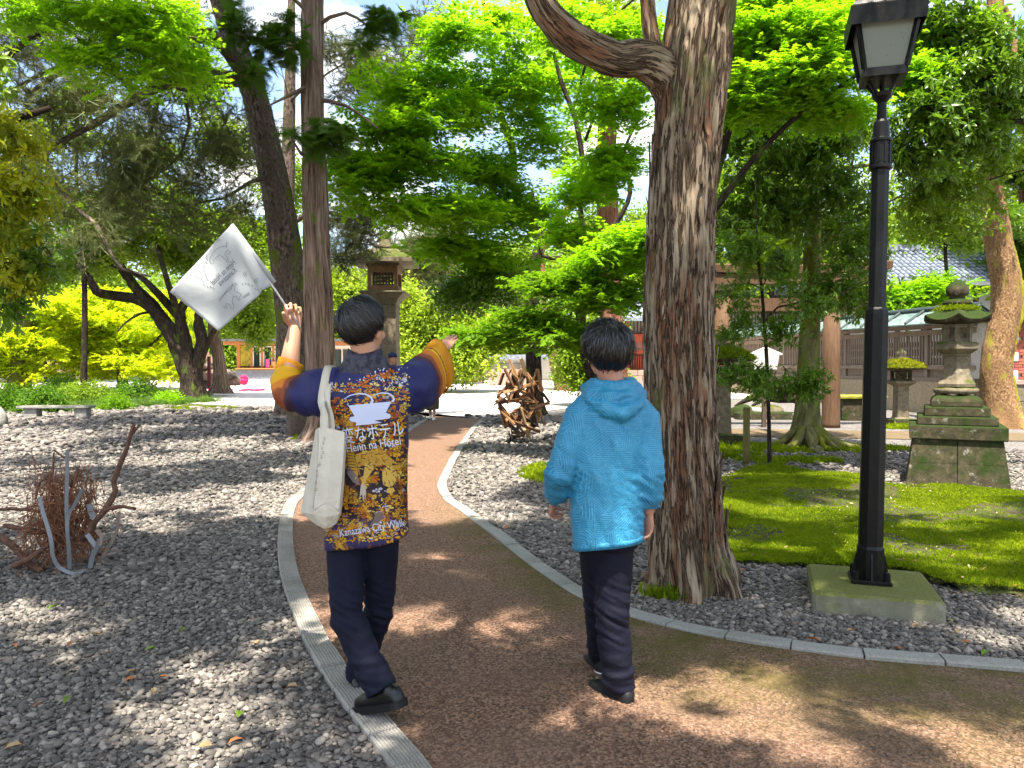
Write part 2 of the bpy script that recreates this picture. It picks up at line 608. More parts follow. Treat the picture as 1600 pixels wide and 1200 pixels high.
NVAR = {'pebble': 7, 'chip': 4}
def scatter(name, kind, mat, pts, scl, tilt=0.3, parent=None, origin=None, yaw=None):
    """instances of a small prototype on points, as one object"""
    pts = np.asarray(pts, float)
    n = len(pts)
    o = np.array(origin if origin is not None else root_loc(parent))
    me = bpy.data.meshes.new(name)
    me.vertices.add(n)
    me.vertices.foreach_set('co', np.ascontiguousarray(pts - o, np.float32).ravel())
    rot = np.stack([RNG.normal(0, tilt, n), RNG.normal(0, tilt, n), RNG.uniform(0, 6.283, n)], 1).astype(np.float32)
    a = me.attributes.new('rot', 'FLOAT_VECTOR', 'POINT'); a.data.foreach_set('vector', rot.ravel())
    s_ = np.broadcast_to(np.asarray(scl, float), (n,)) if np.ndim(scl) != 0 and len(np.atleast_1d(scl)) == n else RNG.uniform(*(scl if np.ndim(scl) else (scl * .75, scl * 1.25)), n)
    a = me.attributes.new('scl', 'FLOAT', 'POINT'); a.data.foreach_set('value', np.ascontiguousarray(s_, np.float32))
    nv = NVAR.get(kind, 3)
    a = me.attributes.new('vi', 'INT', 'POINT'); a.data.foreach_set('value', RNG.integers(0, nv, n).astype(np.int32))
    me.update()
    ob = link(name, me, mat, parent, o if parent is None else None)
    md = ob.modifiers.new('sprays', 'NODES')
    md.node_group = spray_tree(kind, mat, nv)
    ob['kind'] = 'stuff'
    return ob
# ================================================================ THE SETTING
# ---------------------------------------------------------------- ground
def ground_mat():
    m = M('gravel_bed')
    p = m.world()
    cell = m.n('TexVoronoi', {'Vector': p, 'Scale': 26.0, 'Randomness': 1.0})
    cell2 = m.n('TexVoronoi', {'Vector': p, 'Scale': 11.0, 'Randomness': 1.0})
    c = m.ramp(cell.outputs['Color'], (0.0, (.05, .047, .045)), (.5, (.125, .117, .108)), (1.0, (.27, .25, .225)))
    c = m.mix(.5, c, m.ramp(cell2.outputs['Color'], (0.0, (.07, .066, .062)), (1.0, (.22, .2, .185))))
    soil = m.noise(p, .45, 5, .6)
    c = m.mix(m.rng(soil, .5, .68, 0, .55), c, (.12, .105, .08))
    h = m.math('SUBTRACT', 1.0, cell.outputs['Distance'])
    m.bsdf(c, .9, m.bump(h, .9, .02), .15)
    return m.m

gx = np.concatenate([np.linspace(-160, -30, 14)[:-1], np.linspace(-30, 30, 61), np.linspace(30, 160, 14)[1:]])
gy = np.concatenate([np.linspace(-60, 0, 9)[:-1], np.linspace(0, 60, 61), np.linspace(60, 260, 14)[1:]])
mb = MB()
vs = [(x, y, gz(x, y) + (.02 * noise.noise(Vector((x * .4, y * .4, 0))) if (y > 30 or abs(x) > 14) else 0)) for y in gy for x in gx]
nx = len(gx)
mb.add(vs, [(j * nx + i, j * nx + i + 1, (j + 1) * nx + i + 1, (j + 1) * nx + i) for j in range(len(gy) - 1) for i in range(nx - 1)])
MAT_GROUND = ground_mat()
tag(mb.build('ground', MAT_GROUND, None, True), kind='structure')

# kerb lines read off the photograph, on the level ground
KL = [G(*p) for p in ((720, 1330), (680, 1258), (636, 1196), (578, 1127), (523, 1053), (488, 993), (467, 943), (452, 900), (447, 868), (446, 832), (451, 800), (466, 778), (500, 758), (540, 737), (585, 710), (620, 687), (645, 669), (664, 657), (680, 648))]
KR = [G(*p) for p in ((2250, 1085), (1950, 1078), (1720, 1062), (1600, 1049), (1480, 1039), (1370, 1031), (1265, 1018), (1165, 1003), (1075, 986), (985, 962), (915, 935), (860, 900), (830, 879), (770, 832), (722, 797), (702, 783), (693, 771), (691, 758), (697, 742), (709, 718), (725, 692), (742, 668), (757, 655))]
PATH_POLY = [(p.x, p.y) for p in KL] + [(p.x, p.y) for p in reversed(KR)] + [(9.5, .6), (-.3, .6)]
FAR_PATH = [(p.x, p.y) for p in (KL[-1], KR[-1])]

def path_mat():
    m = M('resin_gravel_path')
    p = m.world()
    v = m.n('TexVoronoi', {'Vector': p, 'Scale': 88.0})
    a = m.noise(p, 44, 6, .75)
    c = m.ramp(v.outputs['Color'], (0.0, (.04, .021, .013)), (.45, (.185, .1, .061)), (1.0, (.38, .245, .165)))
    speck = m.rng(m.noise(p, 60, 4, .65), .52, .6)
    c = m.mix(m.math('MULTIPLY', speck, .75), c, (.035, .025, .02))
    worn = m.rng(m.noise(p, 1.3, 6, .62), .42, .68)
    c = m.mix(m.math('MULTIPLY', worn, .55), c, (.17, .108, .072))
    mk = m.attr('edge').outputs['Fac']
    mk = m.math('MULTIPLY', mk, m.rng(m.noise(p, 3.0, 6, .65), .33, .58))
    c = m.mix(mk, c, m.mix(m.noise(p, 30, 4), (.03, .03, .005), (.15, .125, .02)))
    m.bsdf(c, .85, m.bump(m.math('ADD', a, m.math('MULTIPLY', v.outputs['Distance'], 1.4)), .85, .008), .25)
    return m.m

STEP = .08
X, Y = np.meshgrid(np.arange(-2.4, 9.5, STEP), np.arange(.6, 24.2, STEP))
cells = in_poly(X, Y, PATH_POLY)
jj, ii = np.nonzero(cells)
vid = {}
mb = MB()
VV, FF = [], []
def vget(i, j):
    k = (i, j)
    if k not in vid:
        vid[k] = len(VV)
        x, y = -2.4 + (i - .5) * STEP, .6 + (j - .5) * STEP
        VV.append((x, y, .016 + .006 * noise.noise(Vector((x * .9, y * .9, 3)))))
    return vid[k]
for j, i in zip(jj, ii):
    FF.append((vget(i, j), vget(i + 1, j), vget(i + 1, j + 1), vget(i, j + 1)))
me = bpy.data.meshes.new('path')
me.from_pydata(VV, [], FF)
A = np.array(VV)
dr = dist_line(A[:, 0], A[:, 1], KR)
near = (A[:, 1] < 7.5)
edge = np.clip(1 - dr / np.where(A[:, 0] > .6, 1.15, .45), 0, 1) ** .7 * np.clip((8.5 - A[:, 1]) / 2, 0, 1)
edge = np.maximum(edge, np.clip((A[:, 0] - .9) / 2.2, 0, 1) * near * .85)
at = me.attributes.new('edge', 'FLOAT', 'POINT')
at.data.foreach_set('value', edge.astype(np.float32))
me.polygons.foreach_set('use_smooth', [True] * len(me.polygons))
MAT_PATH = path_mat()
tag(link('path', me, MAT_PATH), kind='structure')

def flat_sheet(name, poly, z, mat):
    pts = [Vector((x, y, gz(x, y) + z)) for x, y in poly]
    # split finely enough to follow the slope
    bm = bmesh.new()
    f = bm.faces.new([bm.verts.new(p) for p in pts])
    bmesh.ops.triangulate(bm, faces=[f])
    for yy in (25.0, 30, 40, 50):
        geom = bm.verts[:] + bm.edges[:] + bm.faces[:]
        bmesh.ops.bisect_plane(bm, geom=geom, plane_co=(0, yy, 0), plane_no=(0, 1, 0))
    for v in bm.verts:
        v.co.z = gz(v.co.x, v.co.y) + z
    me = bpy.data.meshes.new(name)
    bm.to_mesh(me); bm.free()
    for p in me.polygons:
        if p.normal.z < 0: p.flip()
    return tag(link(name, me, mat), kind='structure')

MAT_SAND = simple('pale_forecourt_sand', (.62, .57, .52), (.5, .45, .41), .9, 3, .3)
MAT_EARTH = simple('packed_earth', (.14, .1, .055), (.1, .07, .038), .92, 4, .3)
flat_sheet('forecourt', [(-2.55, 23.6), (-1.0, 21.4), (-.2, 22.8), (2.2, 26.5), (12, 33), (16, 64), (-46, 64), (-40, 46), (-16, 36), (-8, 27.5)], .022, MAT_SAND)
flat_sheet('side_path', [(-.8, 21.5), (.7, 20.2), (4.2, 20.4), (4.4, 22.2), (.2, 22.6)], .027, MAT_PATH)
flat_sheet('earth_path', [(3.2, 16.4), (6.9, 15.6), (12, 14.6), (18, 13.4), (18, 15.4), (12, 16.6), (7.2, 17.5), (3.2, 18.3)], .014, MAT_EARTH)

# ---------------------------------------------------------------- kerbs: one object per stone
def granite(name, c1, c2):
    m = M(name)
    v = m.world()
    f = m.noise(v, 90, 4, .7)
    c = m.ramp(f, (.35, c2), (.62, c1))
    st = m.rng(m.noise(v, 2.2, 5, .6), .45, .7)
    c = m.mix(m.math('MULTIPLY', st, .5), c, (.09, .085, .06))
    m.bsdf(c, .85, m.bump(f, .35, .004), .2)
    return m.m
MAT_KERB = granite('kerb_granite', (.31, .305, .27), (.2, .198, .175))
MAT_KERB_RIB = granite('ribbed_kerb_concrete', (.37, .35, .31), (.25, .237, .208))

def kerb(line, width, height, lengths, mat, ribs, label):
    root = thing('kerb', None, None, (0, 0, 0))
    root['kind'] = 'structure'
    pts = spline([(p.x, p.y, 0) for p in line], .05)
    seg = np.r_[0, np.cumsum(np.hypot(*np.diff(pts[:, :2], axis=0).T))]
    at = lambda s_: np.array([np.interp(s_, seg, pts[:, 0]), np.interp(s_, seg, pts[:, 1])])
    s_ = 0.0
    prof = []
    if ribs:
        nr = 9
        for k in range(nr):
            a, b = (k / nr - .5) * width, ((k + 1) / nr - .5) * width
            e = (b - a) * .28
            prof += [(a + e * .4, height - .006), (a + e, height), (b - e, height), (b - e * .4, height - .006)]
        prof = [(-width / 2, -.06), (-width / 2, height - .008)] + prof + [(width / 2, height - .008), (width / 2, -.06)]
    else:
        b = .009
        prof = [(-width / 2, -.06), (-width / 2, height - b), (-width / 2 + b, height), (width / 2 - b, height), (width / 2, height - b), (width / 2, -.06)]
    while s_ < seg[-1] - .1:
        Ls = lengths(s_, at(s_)) * random.uniform(.94, 1.06)
        e = min(s_ + Ls - (.014 if ribs else .009), seg[-1])
        k = max(1, int((e - s_) / .16))
        mb = MB()
        dz = random.uniform(-.006, .006)
        vs = []
        for q in range(k + 1):
            u = s_ + (e - s_) * q / k
            c = at(u); d = at(min(u + .02, seg[-1])) - at(max(u - .02, 0)); d /= np.hypot(*d) + 1e-9
            nrm = np.array([d[1], -d[0]])
            for (o, z) in prof:
                vs.append((c[0] + nrm[0] * o, c[1] + nrm[1] * o, z + dz))
        n = len(prof)
        fs = [(q * n + i, q * n + i + 1, (q + 1) * n + i + 1, (q + 1) * n + i) for q in range(k) for i in range(n - 1)]
        fs += [tuple(range(n)), tuple(k * n + i for i in reversed(range(n)))]
        fs = [tuple(reversed(f)) for f in fs]
        mb.add(vs, fs)
        mb.build('kerb_stone', mat, root)
        s_ += Ls
    return root
kerb(KL, .125, .034, lambda s, p: .27 if p[1] < 9 else .55, MAT_KERB_RIB, True, '')
kerb(KR, .115, .036, lambda s, p: .35 if p[1] < 4.6 else .62, MAT_KERB, False, '')

# ---------------------------------------------------------------- gravel, near: real pebbles
def pebble_mat():
    m = M('river_pebble')
    r = m.n('ObjectInfo').outputs['Random']
    c = m.ramp(r, (0.0, (.06, .053, .047)), (.3, (.108, .096, .084)), (.62, (.16, .142, .123)), (.86, (.225, .198, .168)), (1.0, (.33, .288, .243)))
    v = m.obj()
    c = m.mix(m.rng(m.noise(v, 1.6, 4), .4, .7, 0, .35), c, (.12, .11, .095))
    m.bsdf(c, .72, m.bump(m.noise(v, 5, 4), .15, .02), .3)
    return m.m
MAT_PEB = pebble_mat()
MOSS_POLY = [(p.x, p.y) for p in (G(*q) for q in ((1120, 745), (1200, 732), (1300, 742), (1415, 760), (1600, 772), (1750, 780), (1900, 980), (1700, 955), (1590, 934), (1500, 928), (1400, 902), (1290, 896), (1210, 886), (1150, 884), (1128, 868)))]
def wob(x, y, s=1.0):
    return np.array([noise.noise(Vector((a * s, b * s, 5.5))) for a, b in zip(x, y)])
def spread(n, y0, y1, xl, xr, power=1.0):
    y = y0 + (y1 - y0) * RNG.random(n) ** power
    x = RNG.uniform(0, 1, n)
    hw = .92 * y + 1.0
    return np.maximum(-hw, xl) + x * (np.minimum(hw, xr) - np.maximum(-hw, xl)), y
def free(x, y, near=.075):
    """gravel only: off the path, the kerbs, the moss and the lamp plinth"""
    k = ~in_poly(x, y, PATH_POLY)
    k &= (dist_line(x, y, KL) > near) & (dist_line(x, y, KR) > near)
    return k
PP, SS = [], []
for (n, y0, y1, size) in ((112000, 1.9, 5.2, .0103), (112000, 5.2, 8.5, .0138), (80000, 8.5, 13, .019), (39000, 13, 19, .034), (28000, 19, 27, .05)):
    x, y = spread(n, y0, y1, -99, 99, .8 if y0 < 3 else .9)
    k = free(x, y)
    mo = in_poly(x + .1 * wob(x, y, 3), y + .1 * wob(y, x, 3), MOSS_POLY)
    k &= ~mo | (RNG.random(n) < .012)
    far_right = (x > 2.6) & (y > 9)
    k &= ~far_right | (RNG.random(n) < .5)
    k &= ~((x > 3.2) & (y > 13.3)) & ~((y > 22) & (x > -3))
    x, y = x[k], y[k]
    s_ = size * np.clip(RNG.lognormal(0, .38, len(x)), .45, 2.3)
    PP.append(np.stack([x, y, s_ * RNG.uniform(.05, .75, len(x))], 1)); SS.append(s_)
gravel = scatter('gravel', 'pebble', MAT_PEB, np.concatenate(PP), np.concatenate(SS), .3, None, (0, 0, 0))

# loose grit lying on the path surface
x, y = spread(26000, 2.6, 9, -99, 99, .9)
k = in_poly(x, y, PATH_POLY) & (dist_line(x, y, KL) > .07) & (dist_line(x, y, KR) > .07)
m = M('path_grit')
r = m.n('ObjectInfo').outputs['Random']
m.bsdf(m.ramp(r, (0, (.03, .02, .014)), (.5, (.13, .08, .05)), (1, (.33, .23, .16))), .8, None, .3)
scatter('path_grit', 'chip', m.m, np.stack([x[k], y[k], np.full(k.sum(), .017)], 1), (.0022, .0052), .4, None, (0, 0, 0))

# ---------------------------------------------------------------- moss lawn
def moss_mat(name, a=(.05, .1, .003), b=(.27, .34, .008), tr=.35):
    m = M(name)
    info = m.n('ObjectInfo').outputs['Random']
    g = m.n('NewGeometry').outputs['Position']
    f = m.math('ADD', m.math('MULTIPLY', info, .35), m.math('MULTIPLY', m.noise(g, 1.6, 5, .6), .75))
    c = m.ramp(f, (.3, a), (.75, b))
    bs = m.n('BsdfPrincipled', {'Base Color': c, 'Roughness': .8, 'Specular IOR Level': .1})
    t = m.n('BsdfTranslucent', {'Color': m.mix(.5, c, (.3, .42, .01))})
    mx = m.n('MixShader', {0: tr, 1: bs.outputs[0], 2: t.outputs[0]})
    m.t.links.new(mx.outputs[0], m.out.inputs[0])
    return m.m
MAT_MOSS = moss_mat('moss')
MAT_MOSSB = moss_mat('moss_base', (.02, .045, .004), (.055, .09, .008), .0)
MB_G = simple('mossy_soil', (.045, .06, .012), (.05, .038, .02), .95, 2.5, .6)
def moss_h(x, y):
    return .065 * (.5 + noise.noise(Vector((x * 1.3, y * 1.3, 1)))) + .012 * noise.noise(Vector((x * 5, y * 5, 2)))
st = .1
X, Y = np.meshgrid(np.arange(1.2, 11, st), np.arange(4.3, 11.5, st))
WX = X + .15 * np.array([[noise.noise(Vector((a * 2, b * 2, 0))) for a, b in zip(r1, r2)] for r1, r2 in zip(X, Y)])
cells = in_poly(WX, Y, MOSS_POLY)
dl = dist_line(X, Y, MOSS_POLY + MOSS_POLY[:1])
vid, VV, FF = {}, [], []
def mget(i, j):
    if (i, j) not in vid:
        vid[(i, j)] = len(VV)
        x, y = 1.2 + (i - .5) * st, 4.3 + (j - .5) * st
        e = min(1, dl[min(j, X.shape[0] - 1), min(i, X.shape[1] - 1)] / .35)
        VV.append((x, y, .006 + e * (.014 + moss_h(x, y))))
    return vid[(i, j)]
for j, i in zip(*np.nonzero(cells)):
    FF.append((mget(i, j), mget(i + 1, j), mget(i + 1, j + 1), mget(i, j + 1)))
me = bpy.data.meshes.new('moss_lawn')
me.from_pydata(VV, [], FF)
me.polygons.foreach_set('use_smooth', [True] * len(me.polygons))
tag(link('moss_lawn', me, MB_G), kind='structure')
x, y = spread(175000, 4.4, 11.2, 1.2, 11.5)
k = in_poly(x + .08 * wob(x, y, 4), y + .08 * wob(y, x, 4), MOSS_POLY)
bare = wob(x, y, 1.1) + .5 * wob(x, y, 3.1)
k &= (bare < .3) | (RNG.random(len(x)) < .12)
x, y = x[k], y[k]
z = np.array([.018 + moss_h(a, b) for a, b in zip(x, y)])
scatter('moss', 'moss', MAT_MOSS, np.stack([x, y, z], 1), (.55, 1.15), .3, None, (0, 0, 0))
x, y = spread(2600, 4.3, 11.5, .9, 9)
k = ~in_poly(x, y, PATH_POLY) & (wob(x, y, 1.7) > -.1)
x, y = x[k][:900], y[k][:900]
m = M('leaf_litter')
m.bsdf(m.ramp(m.n('ObjectInfo').outputs['Random'], (0, (.1, .05, .025)), (.5, (.3, .19, .09)), (.8, (.42, .33, .2)), (1, (.2, .22, .04))), .7)
scatter('leaf_litter', 'litter', m.m, np.stack([x, y, np.where(in_poly(x, y, MOSS_POLY), np.array([.045 + moss_h(a, b) for a, b in zip(x, y)]), .018)], 1), (.6, 1.2), .4, None, (0, 0, 0))
# outlying moss patches
PT = []
for (px, py, rx, ry) in ((872, 742, .5, .9), (1160, 700, .7, .5), (1130, 712, .6, .4), (1260, 705, 1.1, .35), (1330, 702, 1.0, .3), (1230, 722, .8, .3), (1040, 735, .3, .3), (1040, 930, .12, .1), (1400, 668, .7, .5), (1450, 664, 1.0, .5), (1300, 655, 1.2, .5), (1590, 665, 1.5, .9), (487, 688, .5, .35), (465, 668, .45, .3), (310, 640, 1.2, 1.0), (690, 605, 2.2, 1.5)):
    c = G(px, py)
    n = int(2600 * min(3, rx * ry * 4))
    a, r = RNG.uniform(0, 6.28, n), np.sqrt(RNG.random(n))
    xx, yy = c.x + rx * r * np.cos(a), c.y + ry * r * np.sin(a)
    kk = wob(xx, yy, 2.5) > -.15
    PT.append(np.stack([xx[kk], yy[kk], np.array([gz(q, w_) for q, w_ in zip(xx[kk], yy[kk])]) + .012], 1))
scatter('moss_patches', 'moss', MAT_MOSS, np.concatenate(PT), (1.3, 3.2), .3, None, (0, 0, 0))
# ================================================================ TREES
BK_CYP = bark_mat('cypress_bark', (.03, .02, .013), (.225, .168, .112), (.39, .33, .24), .1, 34, 3.0, (.12, .13, .05), red=(.24, .11, .06))
BK_CEDAR = bark_mat('cedar_bark', (.045, .03, .022), (.17, .115, .085), (.3, .235, .185), .12, 20, 1.1)
BK_PINE = bark_mat('pine_bark', (.03, .022, .018), (.105, .078, .062), (.22, .17, .14), .25, 20, 9.0)
BK_DARK = bark_mat('dark_bark', (.008, .006, .005), (.03, .022, .016), (.07, .055, .042), .22, 26, 6.0, (.06, .085, .012))
BK_MOSSY = bark_mat('mossy_bark', (.06, .06, .025), (.135, .125, .05), (.22, .2, .1), .55, 9, 3.0, (.11, .12, .015), .35)
BK_RED = bark_mat('red_bark', (.07, .03, .02), (.2, .088, .052), (.32, .19, .125), .0, 16, 1.4)
BK_TAN = bark_mat('tan_bark', (.09, .05, .025), (.2, .115, .055), (.36, .24, .13), .12, 26, 18, (.2, .19, .02))
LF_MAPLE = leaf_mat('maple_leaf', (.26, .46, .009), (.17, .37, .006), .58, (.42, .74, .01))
LF_MAPLE_Y = leaf_mat('sunlit_maple_leaf', (.44, .56, .01), (.28, .46, .008), .6, (.85, .86, .015))  # yellower maple leaf, with sunlight put into its brighter colour
LF_MAPLE_D = leaf_mat('shaded_maple_leaf', (.16, .3, .009), (.09, .21, .006), .5, (.3, .55, .01))  # darker copy of the maple leaf, shade put into the colour
LF_BROAD = leaf_mat('dark_broad_leaf', (.13, .23, .014), (.055, .125, .009), .35, (.22, .42, .012), .3, .5)
LF_BROAD_L = leaf_mat('light_broad_leaf', (.17, .27, .012), (.09, .17, .008), .4, (.32, .48, .012), .4, .4)
LF_YEL = leaf_mat('yellow_broad_leaf', (.42, .44, .012), (.06, .13, .008), .4, (.5, .5, .01), .4, .4)
LF_CYP = leaf_mat('cypress_leaf', (.075, .16, .012), (.04, .1, .01), .35, (.16, .34, .012))
LF_CYP_L = leaf_mat('sunny_cypress_leaf', (.2, .31, .012), (.1, .2, .01), .4, (.36, .52, .012))  # yellower and lighter than the plain cypress leaf
LF_PINE = leaf_mat('pine_needle', (.15, .165, .05), (.08, .105, .035), .25, (.18, .22, .05))
LF_FAR = leaf_mat('far_leaf', (.2, .31, .022), (.1, .19, .014), .45, (.38, .54, .02))
LF_FAR_L = leaf_mat('far_light_leaf', (.31, .41, .04), (.18, .3, .02), .45, (.5, .62, .03))
LF_AZ = leaf_mat('azalea_leaf', (.1, .21, .01), (.05, .13, .008), .35)
LF_GRASS = leaf_mat('grass_blade', (.11, .2, .025), (.06, .13, .018), .35)

def trunk_np(pts, n, step, rough=.1, flare=0.0, lobes=5, ridge=0.0, seed=0, rscale=22.0, zscale=1.6, flare_h=.3):
    """tapered trunk through (x, y, z, r) points with an uneven, ridged surface; returns verts, faces"""
    S = spline(pts, step)
    C, r = S[:, :3], np.maximum(S[:, 3], .002)
    T = np.gradient(C, axis=0); T /= np.linalg.norm(T, axis=1)[:, None] + 1e-9
    side = np.array([1.0, 0, 0]) if abs(T[0][0]) < .9 else np.array([0, 1.0, 0])
    V = np.zeros((len(C), n, 3)); BK = np.zeros((len(C), n, 3))
    ang = np.linspace(0, 2 * np.pi, n, endpoint=False)
    ln = np.r_[0, np.cumsum(np.linalg.norm(np.diff(C, axis=0), axis=1))]
    ph = seed * 1.7
    for i in range(len(C)):
        side = side - T[i] * side.dot(T[i]); side /= np.linalg.norm(side) + 1e-9
        up = np.cross(side, T[i])
        k = np.ones(n)
        k += rough * (np.sin(2 * ang + ph + ln[i] * .7) * .5 + np.sin(3 * ang - ph * 2 + ln[i] * 1.3) * .4)
        if flare:
            e = math.exp(-ln[i] / flare_h)
            k += flare * e * (1 + .75 * np.cos(lobes * ang + ph) + .35 * np.cos((lobes + 2) * ang - ph))
        R_ = r[i] * k
        if ridge:
            ca, sa = np.cos(ang), np.sin(ang)
            for q in range(n):
                p = Vector((ca[q] * r[i] * rscale, sa[q] * r[i] * rscale, ln[i] * zscale + seed * 9.1))
                a1 = abs(noise.noise(p)); a2 = noise.noise(p * 2.3)
                warp = noise.noise(Vector((p.x * .2, p.y * .2, p.z * .5)))
                R_[q] += ridge * (1.5 * min(1.0, a1 * 5) - 1.2 + .5 * a2 + .9 * warp)
        BK[i] = np.stack([np.cos(ang) * r[i] + .001, np.sin(ang) * r[i], np.full(n, ln[i] + seed * 3.3)], 1)
        V[i] = C[i] + np.outer(np.cos(ang) * R_, side) + np.outer(np.sin(ang) * R_, up)
    m_ = len(C)
    idx = np.arange(m_ * n).reshape(m_, n)
    a = idx[:-1]; b = np.roll(idx, -1, 1)[:-1]; c = np.roll(idx, -1, 1)[1:]; d = idx[1:]
    F = np.stack([a, b, c, d], -1).reshape(-1, 4)
    trunk_np.bk = BK.reshape(-1, 3)
    return V.reshape(-1, 3), F

# openings shaped into the unseen high crowns to put sun patches on the ground
GAPS = [(G(350, 1055), .42, .36), (G(430, 990), .2, .25), (G(20, 960), .35, .35), (G(700, 985), .45, .36), (G(600, 955), .25, .25), (G(530, 930), .2, .25), (G(650, 870), .3, .25), (G(840, 960), .25, .18), (G(900, 1045), .25, .14), (G(930, 1085), .16, .12), (G(1230, 800), .9, .75), (G(1480, 868), 1.1, .42), (G(1400, 785), 1.0, .5), (G(1570, 812), .9, .55), (G(1230, 860), .5, .28), (G(1050, 1120), .4, .12), (G(1200, 1060), .3, .1), (G(1400, 1120), .35, .14), (G(560, 1120), .1, .1), (G(250, 1150), .3, .12), (G(150, 1000), .3, .2), (G(200, 830), .6, .4), (G(1330, 850), .3, .12), (G(1420, 905), .2, .14),
        (G(1560, 1000), .35, .2), (G(700, 760), .3, .5), (G(780, 720), .4, .6), (G(1300, 1090), .3, .12), (G(560, 850), .2, .4), (G(250, 720), .9, .7), (G(30, 740), .7, .6), (G(400, 760), .5, .5)]
def in_gap(o):
    gx_, gy2 = o.x - SUN_DIR.x / SUN_DIR.z * o.z, o.y - SUN_DIR.y / SUN_DIR.z * o.z
    w_ = 1 + .5 * noise.noise(Vector((gx_ * 2.2, gy2 * 2.2, 4)))
    return any(((gx_ - c.x) / (a + .16)) ** 2 + ((gy2 - c.y) / (b + .16)) ** 2 < w_ for c, a, b in GAPS)

class Tree:
    """trunk and limbs given as points; the crown's pads grow twigs back to the nearest limb"""
    def __init__(s, name, label, base, bark, group=None, cat='tree'):
        s.base = Vector(base)
        s.root = thing(name, label, cat, s.base, group)
        s.bark = bark
        s.nodes = []            # (pos, radius)
        s.tw = MB()
        s.crown = {}
        s.nlimb = 0
    def limb(s, pts, n=14, step=.25, name=None, **kw):
        V, F = trunk_np(pts, n, step, seed=s.nlimb + 1, **kw)
        me = bpy.data.meshes.new('limb')
        V = V - np.array(s.base)
        me.vertices.add(len(V)); me.vertices.foreach_set('co', V.astype(np.float32).ravel())
        me.loops.add(F.size); me.loops.foreach_set('vertex_index', F.astype(np.int32).ravel())
        me.polygons.add(len(F)); me.polygons.foreach_set('loop_start', np.arange(0, F.size, 4, dtype=np.int32))
        me.polygons.foreach_set('use_smooth', np.ones(len(F), bool))
        at = me.attributes.new('bk', 'FLOAT_VECTOR', 'POINT'); at.data.foreach_set('vector', trunk_np.bk.astype(np.float32).ravel())
        me.update(calc_edges=True)
        nm = name or ('trunk' if s.nlimb == 0 else 'limb')
        ob = link(nm, me, s.bark, s.root)
        s.nlimb += 1
        for q in spline(pts, .35):
            s.nodes.append((Vector(q[:3]), q[3]))
        return ob
    def twig(s, target, r0=None, far=True):
        """curved twig from the nearest limb to target"""
        best, bd = None, 1e9
        for p, r in s.nodes:
            d = (p - target).length + (.6 * max(0, p.z - target.z))
            if d < bd: best, bd = (p, r), d
        p, r = best
        L_ = (target - p).length
        if L_ < .08: return
        k = max(2, min(7, int(L_ / .35)))
        ra = min(r * .7, .006 + .011 * L_ if r0 is None else r0)
        pts, rad = [p], [ra]
        side = Vector((random.gauss(0, 1), random.gauss(0, 1), random.gauss(0, .6))) * (.07 * L_)
        for i in range(1, k + 1):
            t = i / k
            q = p.lerp(target, t) + side * math.sin(t * math.pi) + Vector((0, 0, .1 * L_ * math.sin(t * math.pi))) + rv(random, .02 * L_ * (1 - t) + .004)
            pts.append(q); rad.append(max(.003, ra * (1 - .75 * t)))
            s.nodes.append((q, rad[-1]))
        s.tw.tube(pts, rad, 5 if ra < .02 else 7, False)
    def lobe(s, c, rad, kind, mat, pads=8, per=16, size=1.0, flat=.28, tilt=.28, pad_r=.42, twigs=True, hollow=0.0, gaps=False):
        """fill an ellipsoid with leaf pads; c a point, rad a scalar or 3 radii in metres"""
        c = Vector(c)
        rad = Vector((rad, rad, rad)) if not hasattr(rad, '__len__') else Vector(rad)
        L_ = s.crown.setdefault((kind, mat.name), [mat, [], [], tilt])
        tg = []
        for _ in range(pads):
            d = rv(random).normalized() * (hollow + (1 - hollow) * random.random() ** .45)
            tg.append(c + Vector((d.x * rad.x, d.y * rad.y, d.z * rad.z)))
        if s.nodes:
            n0 = s.nodes[0][0]
            tg.sort(key=lambda q: (q - c).length)
        for q in tg:
            if twigs: s.twig(q)
            pr = pad_r * random.uniform(.7, 1.35)
            for k in range(per):
                a = random.uniform(0, 6.283); rr = pr * math.sqrt(random.random())
                o = q + Vector((math.cos(a) * rr, math.sin(a) * rr, random.gauss(0, pr * flat) - rr * rr * .25))
                if gaps and in_gap(o): continue
                L_[1].append(o); L_[2].append(size * random.uniform(.7, 1.3))
                if twigs and k % 4 == 0:
                    s.tw.tube([q, q.lerp(o, .5) + rv(random, .015), o], [.006, .004, .002], 3, False)
    def plobe(s, px, py, d, rx, ry, kind, mat, pads=8, per=16, rd=None, **kw):
        c = P(px, py, d)
        k = d / FPX
        s.lobe(c, (rx * k, rd if rd is not None else rx * k * .7, ry * k), kind, mat, pads, per, **kw)
    def done(s):
        if s.tw.v:
            ob = s.tw.build('twigs', s.bark, s.root, True)
            ob['kind'] = 'stuff'
        for (kind, _), (mat, pts, scl, tilt) in s.crown.items():
            scatter('crown', kind, mat, np.array([tuple(p) for p in pts]), np.array(scl), tilt, s.root)
        return s.root

def pl(*rows):
    """(px, py, depth, width in px) rows -> (x, y, z, r)"""
    out = []
    for px, py, d, wpx in rows:
        p = P(px, py, d)
        out.append((p.x, p.y, p.z, wpx / 2 / FPX * d))
    return out

